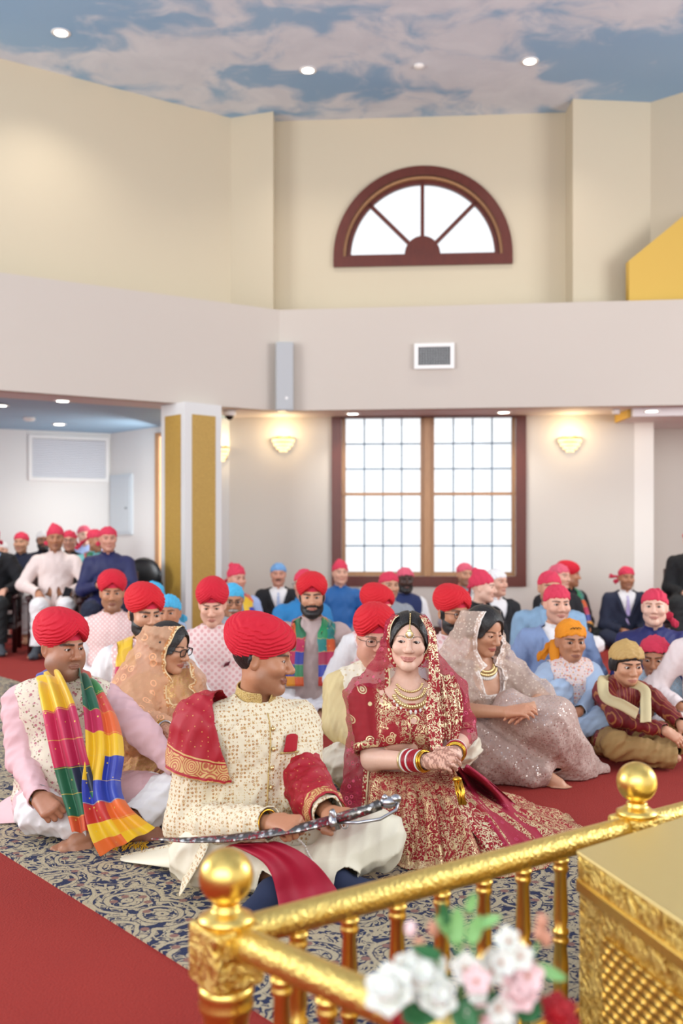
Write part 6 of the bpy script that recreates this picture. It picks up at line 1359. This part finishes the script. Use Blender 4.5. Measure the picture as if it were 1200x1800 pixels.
    bangles(p, 1, [(.014, .034, .004, BRASS, 'bangle'), (.026, .036, .005, BRASS, 'bangle'), (.038, .037, .0042, REDG, 'bangle'), (.048, .038, .0042, REDG, 'bangle'), (.058, .038, .004, PEARL, 'bangle')])
    k = MB(); c = Pt(803, 1372, 3.47); rs2 = random.Random(3)
    for i in range(16): a = c + np.array((rs2.uniform(-.016, .016), rs2.uniform(-.008, .008), 0)); k.tube([a, a + (rs2.uniform(-.006, .01), -.02, -.035), a + (rs2.uniform(-.01, .02), -.035, -.075)], .0035, 6)
    k.ball(c + (0, 0, .004), (.018, .011, .010), 10); k.build('gold_tassel', BRASS, p.root, True)
    return p
def man_in_cream():
    p = Person('man in cream vest with wire glasses and red turban behind bride', 660, 1124, 4.6, 14, (6, 0), (-8, 4, 0), tone='ruddy', eye=.6, fat=.9, sh=1.03, hs=1.06, belly=1.0, lipamt=.5, brow='#6a5244', gaze=(0, 10))
    p.leg(-1, p.at(598, 1338, 4.42), p.at(690, 1375, 4.40)); p.leg(1, p.at(812, 1310, 4.46), p.at(735, 1372, 4.44))
    p.arms[-1] = (p.sh(-1), p.at(590, 1275, 4.5), p.at(645, 1322, 4.38)); p.arms[1] = (p.sh(1), p.at(745, 1270, 4.6), p.at(712, 1326, 4.40))
    for sd in (-1, 1): p.hand(sd, p.arms[sd][2], dirs(p, (-sd * .7, -.5, -.2)), dirs(p, (0, -.4, 1)))
    p.body(); p.trousers(IVORY, upto=.95); p.shirt(CREAMK, skirt=.5, t=.022); p.vest(CREAMV, t=.036, z0=.12); p.turban(TRED2, TBAND, seed=8); p.glasses(WIRE, w=.024, h=.017)
    return p
def woman_in_sequins():
    p = Person('woman in beige sequinned sari looking down, hands on her knee', 851, 1108, 4.85, 22, (8, 2), (16, 20, -2), tone='olive', fem=1, eye=.42, hs=.97, sh=1.0, lip='#a04a48', jaw=.95, girth=1.08, lash=.9)
    Pt = lambda x, y, Y: p.at(x, y, Y)
    p.arms[-1] = (p.sh(-1), Pt(800, 1248, 4.78), Pt(893, 1252, 4.52)); p.arms[1] = (p.sh(1), Pt(950, 1228, 4.80), Pt(932, 1246, 4.58))
    W = p.arms[-1][2]; p.hand(-1, W, Pt(940, 1246, 4.44) - W, dirs(p, (.1, -.6, .8)), curl=.3, size=.95); W = p.arms[1][2]; p.hand(1, W, Pt(895, 1258, 4.48) - W, dirs(p, (.2, -.7, .7)), curl=.3, size=.95)
    A_ = p.L(PZ(950, 1359, .06)); p.leg(-1, Pt(838, 1308, 4.72), A_); p.foot(-1, A_, p.L(PZ(1000, 1371, .04)) - A_, dirs(p, (0, -.3, 1)))
    A_ = p.L(PZ(1010, 1340, .07)); p.leg(1, Pt(970, 1268, 4.68), A_)
    p.body(); p.hair(HAIRB, off=.014, line=.068)
    q0 = A3(p.U((0, -.10, .555))); p.shirt(SEQ2, t=.012, name='blouse', sleeves=.45, col=False, nr=.085, wr=(40, .003), keep=lambda v: np.linalg.norm((v - q0) * A3((1.15, 1, .75)), axis=1) - .085)
    sk = [(q, .06) for sd in (-1, 1) for q in p.legp(sd, .045, .05, .93)] + [cone(p.U((-.08, 0, .12)), p.U((.08, 0, .12)), .165), (ell(Pt(890, 1325, 4.82), (.26, .15, .14)), .08), (ell(p.L(PZ(895, 1352, .05)), (.25, .10, .08)), .06), (cone(Pt(968, 1290, 4.68), p.L(PZ(1010, 1352, .03)), .10, .11), .06), (cone(p.L(PZ(1000, 1352, .03)), p.L(PZ(1062, 1352, .02)), .07, .035), .05), (cone(Pt(900, 1250, 4.7), Pt(960, 1275, 4.62), .10, .09), .06)]
    fc = p.L(PZ(978, 1366, .045)); fe = ell(fc, (.06, .075, .040)); p.cloth('sari_skirt', sk, SEQ, lambda v: fe(v), (15, .011), k=.05, seed=51, sm=2)
    V_ = [p.hx(ell((0, .038, .048), (.10, .112, .095))), p.hx(cone((0, .06, -.03), (0, .08, -.14), .098, .11)), (cone(p.U((-.04, .06, .555)), p.U((.04, .06, .555)), .10), .07), (cone(p.U((0, .04, .48)), p.U((0, .03, .24)), .172, .19, (p.RU @ np.array((0, 1., 0)), .8)), .08)]
    for sd in (-1, 1):
        S_, E, W = p.arms[sd]; V_.append((cone(p.Hd((sd * .06, .03, -.04)), S_ + (0, .02, .02), .06, .08), .08)); V_.append((cone(S_, S_ + (E - S_) * (.62 if sd < 0 else .98), .082, .09 if sd < 0 else .082), .06))
    V_.append((cone(p.U((-.06, -.03, .50)), p.U((.08, -.06, .28)), .12, .13), .06))
    ec = p.hx(ell((.0, -.115, .012), (.105, .145, .165))); 
    def kp(v):
        q = p.ub(v); x, y, z = q.T; cut = -.125 + .10 * np.clip(.56 - z, 0, 1) * 0; vn = np.maximum(np.abs(x - .015) - .055 - .3 * np.clip(z - .47, 0, 1) , .47 - z); fr = np.where((y < 0) & (z < .64), vn, 1.0); fr = np.where(z > .58, np.minimum(fr + np.clip(z - .58, 0, 1) * 3, 1), fr); return np.minimum(ec(v), fr)
    p.cloth('sari_veil', V_, sheer('beige_net', '#dcc0ae', .52, ('#ccb2a0', '#eee2d8'), .022, '#dccab4', motif_sc=60), kp, (30, .010), k=.05, solid=0, seed=61, res=.0065, sm=2)
    D = p.bodyS; fw = p.RU @ np.array((0, 1, 0)); k = MB(); k2 = MB()
    for row, (z, r) in enumerate(((.588, .056), (.572, .066))):
        for i in range(17):
            a = (i - 8) / 8 * 1.25; c = surf(D, p.U((r * math.sin(a), -.35, z + .02 - .04 * math.cos(a))), fw, .004); k.ball(c, (.0085, .006, .0085), 8)
            if row: k2.ball(c + np.array((0, -.003, -.016)), (.0048, .004, .009), 8)
    nk = k.build('necklace', GOLDW, p.root, True); k2.build('pearl_drops', PEARL, nk, True)
    for sd in (-1, 1): k = MB(); k.ball((sd * .083, -.002, -.04), (.009, .008, .02), 8); p.hmesh(k, 'earring', GOLDW)
    return p
def boys():
    kid = dict(kid=1, stubble=0, fat=0, jaw=.84, sh=.92, eye=1.0)
    p = Person('boy in orange head scarf and floral vest, one knee raised', 1003, 1128, 5.6, 2, (4, 0), (4, 2, 0), tone='tan', hs=1.0, gaze=(-18, 0), browt=1.1, **kid); c = p.sc
    p.leg(-1, p.at(982, 1216, 5.35), p.at(990, 1290, 5.3)); p.leg(1, p.at(1052, 1262, 5.35), p.at(1000, 1290, 5.25))
    p.arms[-1] = (p.sh(-1), p.at(948, 1205, 5.5), p.at(968, 1228, 5.3)); p.arms[1] = (p.sh(1), p.at(1050, 1215, 5.5), p.at(1018, 1250, 5.3))
    for sd in (-1, 1): p.hand(sd, p.arms[sd][2], dirs(p, (-sd * .7, -.4, -.4)), dirs(p, (0, -.6, .8)), size=.9)
    p.body(); p.trousers(PALEB); p.shirt(PALEB, skirt=.8, t=.02); p.vest(BOYV, t=.034, z0=.14); r = p.rumal(ORNG, sd=-1, flaps=2, low=.046); k = MB()
    c0 = surf(p.headS, (0, -.3, .085), (0, 1, 0), .010); 
    for a in (-1, 0, 1): k.tube([c0 + (a * .022 - .01, 0, -.004), c0 + (a * .012, -.002, .006), c0 + (a * .022 + .012, 0, -.002)], .0022, 5)
    p.hmesh(k, 'scarf_emblem', BLK, r)
    q0 = p.U((-.085, -.03, .60)); k = MB(); k.tube([p.Hd((-.07, .06, -.0)), p.Hd((-.085, .03, -.06)), p.U((-.12, -.06, .52))], [.03, .032, .014], 10, True, .5); k.build('scarf_tail', ORNG, r, True)
    p = Person('boy in maroon striped kurta with tan head scarf and cream stole', 1101, 1168, 5.3, 22, (16, 0), (-14, 8, 0), tone='olive', hs=.97, gaze=(10, 12), browt=1.1, **kid)
    p.arms[-1] = (p.sh(-1), p.at(1085, 1262, 5.12), p.at(1168, 1284, 4.88)); p.arms[1] = (p.sh(1), p.at(1150, 1230, 5.28), p.at(1195, 1272, 5.05))
    W = p.arms[-1][2]; p.hand(-1, W, dirs(p, (.75, -.2, -.45)), dirs(p, (.2, -.8, .5)), curl=.3, size=.92); W = p.arms[1][2]; p.hand(1, W, dirs(p, (.4, -.6, -.5)), dirs(p, (0, -.5, .8)), size=.92)
    A_ = p.L(PZ(1140, 1332, .05)); p.leg(-1, p.at(1082, 1310, 5.0), p.L(PZ(1190, 1333, .06))); p.leg(1, p.at(1205, 1290, 5.1), A_); p.foot(1, A_, p.L(PZ(1100, 1340, .045)) - A_, toes=False)
    p.body(); p.trousers(KHAKI, t=.026, upto=.95); sock(p, 0, GSOCK); p.shirt(MAROON, skirt=.5, t=.022, wr=(40, .007)); p.hair(HAIRB, off=.008, line=.036, drop=.022, back=-.05); r = p.rumal(TANS, flaps=1, low=.056, size=1.07); D = p.shirtS
    path = [p.at(1134, 1270, 4.9), p.at(1134, 1235, 5.0), p.at(1130, 1210, 5.15), p.U((.05, .07, .59)), p.U((-.05, .07, .59)), p.at(1060, 1195, 5.18), p.at(1064, 1225, 5.02), p.at(1095, 1240, 4.92), p.at(1120, 1255, 4.88)]
    p.strip('stole', path, .055, [dirs(p, q) for q in ((1, 0, 0), (1, 0, .1), (.9, .2, .3), (.3, .3, 1), (-.3, .3, 1), (-.9, .3, .3), (-.8, 0, -.6), (-.35, 0, -1), (-.35, 0, -1))], fab('stole_cream', '#cdbb8e', .6), D, off=.008, n=60, nu=8, fold=.003, folds=1)
    bangles(p, -1, [(.01, .029, .004, SILV, 'bracelet')])
    p = Person('boy in pale blue printed kurta with pink head scarf at right', 1150, 1157, 5.75, -8, (10, 0), (-14, 8, 0), tone='tan', hs=.98, gaze=(-10, 12), **kid); p.cross(kw=.26); p.rest(-1, hand=0); p.rest(1, hand=0)
    p.body(); p.trousers(WHT); p.shirt(BLUV, skirt=.6, t=.02); p.hair(HAIRB, off=.006, line=.044, drop=.02); p.rumal(RUMAL, sd=1, flaps=0, low=.058, size=1.06)
    p = Person('person in white kurta mostly cut off by the right edge', 1258, 1075, 5.6, -10, (4, 0), (0, 0, 0), tone='tan', stubble=.3); p.cross(kw=.3); p.rest(-1, hand=0); p.rest(1, hand=0); p.body(); p.trousers(WHT); p.shirt(fab('kurta_blush_white', '#e8d8d4'), skirt=.6, t=.02); p.rumal(RUMAL)
man_with_scarf(); woman_in_peach(); groom(); bride(); man_in_cream(); woman_in_sequins(); boys()
# ---------------------------------------------------------------- golden railing, canopy base, flowers, chairs
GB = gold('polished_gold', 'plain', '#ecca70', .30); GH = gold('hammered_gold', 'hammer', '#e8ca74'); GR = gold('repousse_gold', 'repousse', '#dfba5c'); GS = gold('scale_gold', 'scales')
t_ = empty('railing', (0, 0, 0)); tag(t_, 'golden railing with ball topped posts and turned balusters', 'railing')
Q1 = np.array((-.206, 1.78)); Q2 = np.array((.728, 2.456)); d12 = unit(Q2 - Q1); d3 = unit((.27, -.26)); Q3 = Q1 + d3 * 1.35
def post(q):
    o = empty('newel_post', (q[0], q[1], 0)); o.parent = t_; R = Rz(math.atan2(d12[1], d12[0]))
    k = MB(); k.lathe([(.04, 0), (.046, .02), (.040, .05), (.036, .18), (.040, .31), (.0425, .325), (.048, .335), (.050, .345), (.046, .352), (.050, .362), (.050, .372), (.044, .380)], 32); k.build('shaft', GB, o, True)
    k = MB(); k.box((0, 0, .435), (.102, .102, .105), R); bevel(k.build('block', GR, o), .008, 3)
    k = MB(); k.lathe([(.046, .485), (.050, .492), (.050, .498), (.036, .505), (.030, .510), (.024, .514), (.026, .518), (.022, .522)], 32); k.build('cap', GB, o, True)
    n_ = MB(); n_.ball((0, 0, .570), (.0492, .0492, .0495), 40); n_.build('ball_finial', GB, o, True)
for q in (Q1, Q2, Q3): post(q)
Q4 = Q2 + d12 * 1.2
def rail(a, b):
    k = MB(); k.tube([(a[0] + (b[0] - a[0]) * i / 30, a[1] + (b[1] - a[1]) * i / 30, .462) for i in range(31)], .0285, 20); k.build('handrail', GH, t_, True)
    k = MB(); k.tube([(a[0], a[1], .06), (b[0], b[1], .06)], .022, 12); k.build('bottom_rail', GB, t_, True)
rail(Q1 + d12 * .03, Q2 - d12 * .03); rail(Q2 + d12 * .03, Q4); rail(Q1 + d3 * .03, Q3 - d3 * .03)
bm = MB(); bm.lathe([(.014, .04), (.018, .06), (.013, .075), (.0165, .10), (.018, .19), (.014, .235), (.019, .243), (.019, .250), (.0145, .256), (.019, .262), (.019, .270), (.014, .276), (.0175, .30), (.0135, .40), (.018, .408), (.018, .416), (.015, .420), (.019, .426), (.019, .436)], 20)
bo = None
def bal(q):
    global bo
    if bo is None: bo = bm.build('baluster', GB, t_, True); o = bo
    else: o = bo.copy(); C.objects.link(o); o.parent = t_
    o.location = (q[0], q[1], 0)
def along(px):
    s = (px - 600) / F; t = (s * Q1[1] - Q1[0]) / (d12[0] - s * d12[1]); return Q1 + d12 * t
for px in (524, 614, 698, 776, 850, 919, 985): bal(along(px))
for i in range(8): bal(Q2 + d12 * (.12 + .13 * i))
def along3(px):
    s = (px - 600) / F; t = (s * Q1[1] - Q1[0]) / (d3[0] - s * d3[1]); return Q1 + d3 * t
for px in (495, 575): bal(along3(px))
for i in range(3, 9): bal(Q1 + d3 * (.075 + .13 * i))
# gilded chest / platform base
zt = .499; K = np.array((.5136, 2.15)); e1 = unit((.31, .25)); e2 = np.array((e1[1], -e1[0])); L1, L2 = 1.5, 1.3
t2 = empty('gilded_platform', (K[0], K[1], 0)); t2.rotation_euler = (0, 0, math.atan2(e1[1], e1[0])); tag(t2, 'large gilded platform with embossed scale panel beside the railing', 'platform')
ang = math.atan2(e1[1], e1[0]); fd = (Rz(-ang) @ np.array((.09, -.387, 0)))[:2]; fd = unit(fd); fn_ = np.array((fd[1], -fd[0])); fn_ = fn_ if fn_[0] < 0 else -fn_
def quad(g): o = -np.array((1., 0)) * g + np.array((0, 1.)) * g; return [o, (L1, g), np.array((L1, 0)) + fd * L2, fd * L2 + fn_ * g]
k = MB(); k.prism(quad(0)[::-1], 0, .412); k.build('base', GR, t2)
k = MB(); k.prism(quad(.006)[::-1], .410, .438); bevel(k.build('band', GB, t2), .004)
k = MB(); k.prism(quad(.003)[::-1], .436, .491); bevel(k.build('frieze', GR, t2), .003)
k = MB(); k.prism(quad(.005)[::-1], .489, zt); bevel(k.build('top', gold('satin_gold', 'plain', '#e6d193', .55), t2), .004)
c = fd * (.12 + .5) + fn_ * .004; k = MB(); k.box((c[0], c[1], .18), (1.0, .012, .36), Rz(math.atan2(fd[1], fd[0]))); bevel(k.build('scale_panel', GS, t2), .003)
# flowers
n = NT('petal_white', '#e9e6dc', .6); n.b.inputs['Subsurface Weight'].default_value = .15; PW = n.m; PP = plain('petal_blush', '#e8c6c6', .6); PR = plain('petal_red', '#a50d1a', .6); LF = fab('leaf_green', '#2f6b3c', .5); LFL = fab('leaf_light', '#7fb069', .5); ST = plain('stem_green', '#6f9a5a', .6); BUD = plain('bud_brown', '#c48a70', .7)
fl = empty('flower_arrangement', (.15, 1.24, 0)); tag(fl, 'artificial flower arrangement of white blooms and green leaves behind rail', 'flowers'); f0 = np.array((.15, 1.24, 0))
def petal(L, W, cup=.3, n=5, m=5):
    v = []; 
    for i in range(n + 1):
        t = i / n; w = W * math.sin(PI * min(.12 + t * .88, .985)) ** .7
        for j in range(m):
            u_ = (j / (m - 1) - .5) * 2; v.append((u_ * w / 2, L * t, cup * L * t * t + .25 * W * u_ * u_ * .6))
    return np.array(v), [(i * m + j, i * m + j + 1, (i + 1) * m + j + 1, (i + 1) * m + j) for i in range(n) for j in range(m - 1)]
def bloom(name, c, r, m, rows=3, pet=6, tilt=(.0, .0), core=None):
    r *= .66
    k = MB(); R = Rx(tilt[0]) @ Ry(tilt[1])
    for q in range(rows):
        v, f = petal(r * (1 - .16 * q), r * .95 * (1 - .1 * q), .15 + .35 * q)
        for i in range(pet):
            Rm = R @ Rz(2 * PI * (i + .5 * q) / pet) @ Rx(.35 + .38 * q); k.add(v @ Rm.T, f)
    o = k.build(name, m, fl, True); o.location = tuple(np.array(c) - f0); s_ = o.modifiers.new('solid', 'SOLIDIFY'); s_.thickness = .0015
    if core is not None: k = MB(); k.ball(R @ np.array((0, 0, r * .18)), r * .15, 8); k.build('flower_centre', core, o, True)
    return o
def leaf(c, d, L, W, m, name='leaf'):
    v, f = petal(L, W, .12, 7, 5); y = unit(d); x = unit(np.cross(y, (0, -.6, .8))); z = np.cross(x, y); k = MB(); k.add(v @ np.stack([x, y, z]), f); o = k.build(name, m, fl, True); o.location = tuple(np.array(c) - f0); s_ = o.modifiers.new('solid', 'SOLIDIFY'); s_.thickness = .0012; return o
rr = random.Random(7); FP = lambda x, y, Y=1.24: P(x, y, Y)
bloom('white_flower', FP(735, 1720), .062, PW, 4, 6, (.9, .1)); bloom('white_flower', FP(692, 1748, 1.20), .055, PW, 3, 6, (.8, -.4)); bloom('white_flower', FP(762, 1752, 1.22), .045, PW, 3, 6, (1.0, .3)); bloom('white_flower', FP(905, 1748, 1.22), .042, PP, 3, 7, (.9, .2)); bloom('red_rose', FP(975, 1788, 1.24), .045, PR, 5, 6, (.7, .3)); bloom('red_rose', FP(715, 1800, 1.27), .04, PR, 4, 6, (.5, 0))
for x, y in ((845, 1745), (862, 1712), (890, 1720), (882, 1690), (898, 1655), (917, 1680), (872, 1770), (838, 1722), (905, 1700), (925, 1715), (850, 1790), (880, 1800), (820, 1705), (856, 1690)):
    bloom('orchid_blossom', FP(x + rr.uniform(-4, 4), y + rr.uniform(-4, 4), 1.22 + rr.uniform(-.03, .03)), .026 + rr.random() * .008, PW if rr.random() < .7 else PP, 1, 5, (1.2 + rr.uniform(-.4, .4), rr.uniform(-.6, .6)), BUD)
for x, y in ((722, 1633), (762, 1632), (737, 1662), (948, 1640), (960, 1650), (952, 1620), (868, 1702), (880, 1722)): k = MB(); k.ball((0, 0, 0), (.008, .008, .011), 8); o = k.build('bud', BUD if rr.random() < .5 else PP, fl, True); o.location = tuple(FP(x, y) - f0)
for (x, y, dx, dz, L, W, m) in ((790, 1640, -.5, .5, .055, .03, LFL), (785, 1625, -.3, 1, .05, .025, LF), (822, 1605, .4, 1, .045, .022, LFL), (838, 1628, .8, .25, .05, .024, LFL), (800, 1660, .1, 1, .07, .035, LFL), (826, 1660, .3, .8, .06, .03, LFL), (775, 1680, -1, .2, .06, .028, LF), (760, 1700, -1, -.1, .05, .025, LF), (775, 1770, -.6, -.3, .08, .06, LF), (805, 1760, .2, -.5, .07, .055, LF), (790, 1740, -.7, .3, .07, .05, LF), (940, 1700, .7, -.4, .07, .03, LFL), (910, 1790, .5, .2, .06, .05, LF), (830, 1775, .6, .2, .06, .04, LF), (745, 1790, -.6, .2, .05, .04, LF)):
    leaf(FP(x, y, 1.23), (dx, rr.uniform(-.3, .3), dz), L * .62, W * .62, m)
for a, b in (((800, 1800), (806, 1610)), ((812, 1800), (790, 1630)), ((870, 1800), (900, 1640)), ((880, 1800), (955, 1630)), ((810, 1800), (735, 1650)), ((820, 1800), (826, 1620))):
    k = MB(); A_, B_ = FP(*a), FP(*b); k.tube([A_ - f0, (A_ + B_) / 2 - f0 + (.008, 0, .01), B_ - f0], .0025, 6); k.build('stem', ST, fl, True)
k = MB(); k.lathe([(.0, .0), (.06, 0), (.09, .20), (.10, .36), (.092, .36), (.05, .03), (.0, .03)], 24); o = k.build('pot', GB, fl, True); o.location = (0.03, .02, 0)
# chairs
MAHO = wood('mahogany', '#3b1415', '#260b0c'); BSEAT = plain('chair_vinyl', '#1a1a22', .4)
def chair(label, x, y, rz, wdt=.56, h=.96, seat_z=.42, m=MAHO, grp=None):
    t_ = empty('armchair', (x, y, 0), rz); tag(t_, label, 'chair', grp)
    k = MB(); k.box((0, 0, seat_z), (wdt - .06, .48, .07)); bevel(k.build('seat', BSEAT, t_), .02, 3)
    k = MB(); k.box((0, .25, seat_z + .30), (wdt - .08, .05, .46), Rx(-.12)); bevel(k.build('backrest', BSEAT, t_), .02, 3)
    k = MB(); k.box((0, 0, seat_z - .06), (wdt - .02, .5, .05)); bevel(k.build('seat_frame', m, t_), .006)
    for sx in (-1, 1):
        for sy in (-1, 1):
            k = MB(); k.tube([(sx * (wdt / 2 - .03), sy * .22, 0), (sx * (wdt / 2 - .03), sy * .22, seat_z + (.25 if sy < 0 else .5))], .024, 8); k.build('leg', m, t_, True)
        k = MB(); k.tube([(sx * (wdt / 2 - .02), -.28, seat_z + .23), (sx * (wdt / 2 - .01), -.2, seat_z + .25), (sx * (wdt / 2 - .01), .26, seat_z + .24)], [.028, .03, .026], 10, True, .6); k.build('armrest', m, t_, True)
    k = MB(); k.box((0, -.2, .16), (wdt - .08, .025, .04)); k.build('stretcher', m, t_); return t_
for p in list(PEOPLE):
    lb = p.root.get('label', '')
    if p.base > 0 and p.feet and p.loc[1] < 10.45:
        q = p.loc + p.Rw @ np.array((0, -.08, 0)); chair('dark wooden armchair under the ' + next((b for a, b in (('phone', 'man in pale pink kurta with phone'), ('socks', 'suited man with grey socks'), ('clasped', 'man in indigo with clasped hands'), ('cut off', 'person in black at right edge')) if a in lb), 'guest'), q[0], q[1] + .06, p.yaw, wdt=.53, seat_z=p.base - .08, m=MAHO)
# empty black chair by the column
q = P(231, 1000, 10.4); t_ = empty('office_chair', (q[0], q[1], 0), -.5); tag(t_, 'empty black round backed chair with arms beside the column', 'chair')
k = MB(); k.ball((0, .2, .74), (.24, .04, .2), 20); k.build('backrest', BLK, t_, True); k = MB(); k.box((0, 0, .46), (.46, .44, .06)); bevel(k.build('seat', BLK, t_), .02)
for sx in (-1, 1): k = MB(); k.tube([(sx * .25, .2, .46), (sx * .27, .15, .68), (sx * .27, -.2, .68)], .016, 8); k.build('armrest', BLK, t_, True)
for sx in (-1, 1):
    for sy in (-1, 1): k = MB(); k.tube([(sx * .2, sy * .18, 0), (sx * .19, sy * .17, .44)], .014, 8); k.build('leg', BLK, t_, True)
# sheet of paper on the carpet
k = MB(); k.box((0, 0, 0), (.22, .14, .002), Rx(.25)); o = k.build('paper_sheet', plain('paper', '#e8e8e6', .7)); q = PZ(548, 1258, .03); o.location = (q[0], q[1], .024); o.rotation_euler = (0, 0, .2); tag(o, 'white paper sheet lying on red carpet behind the groom', 'paper')
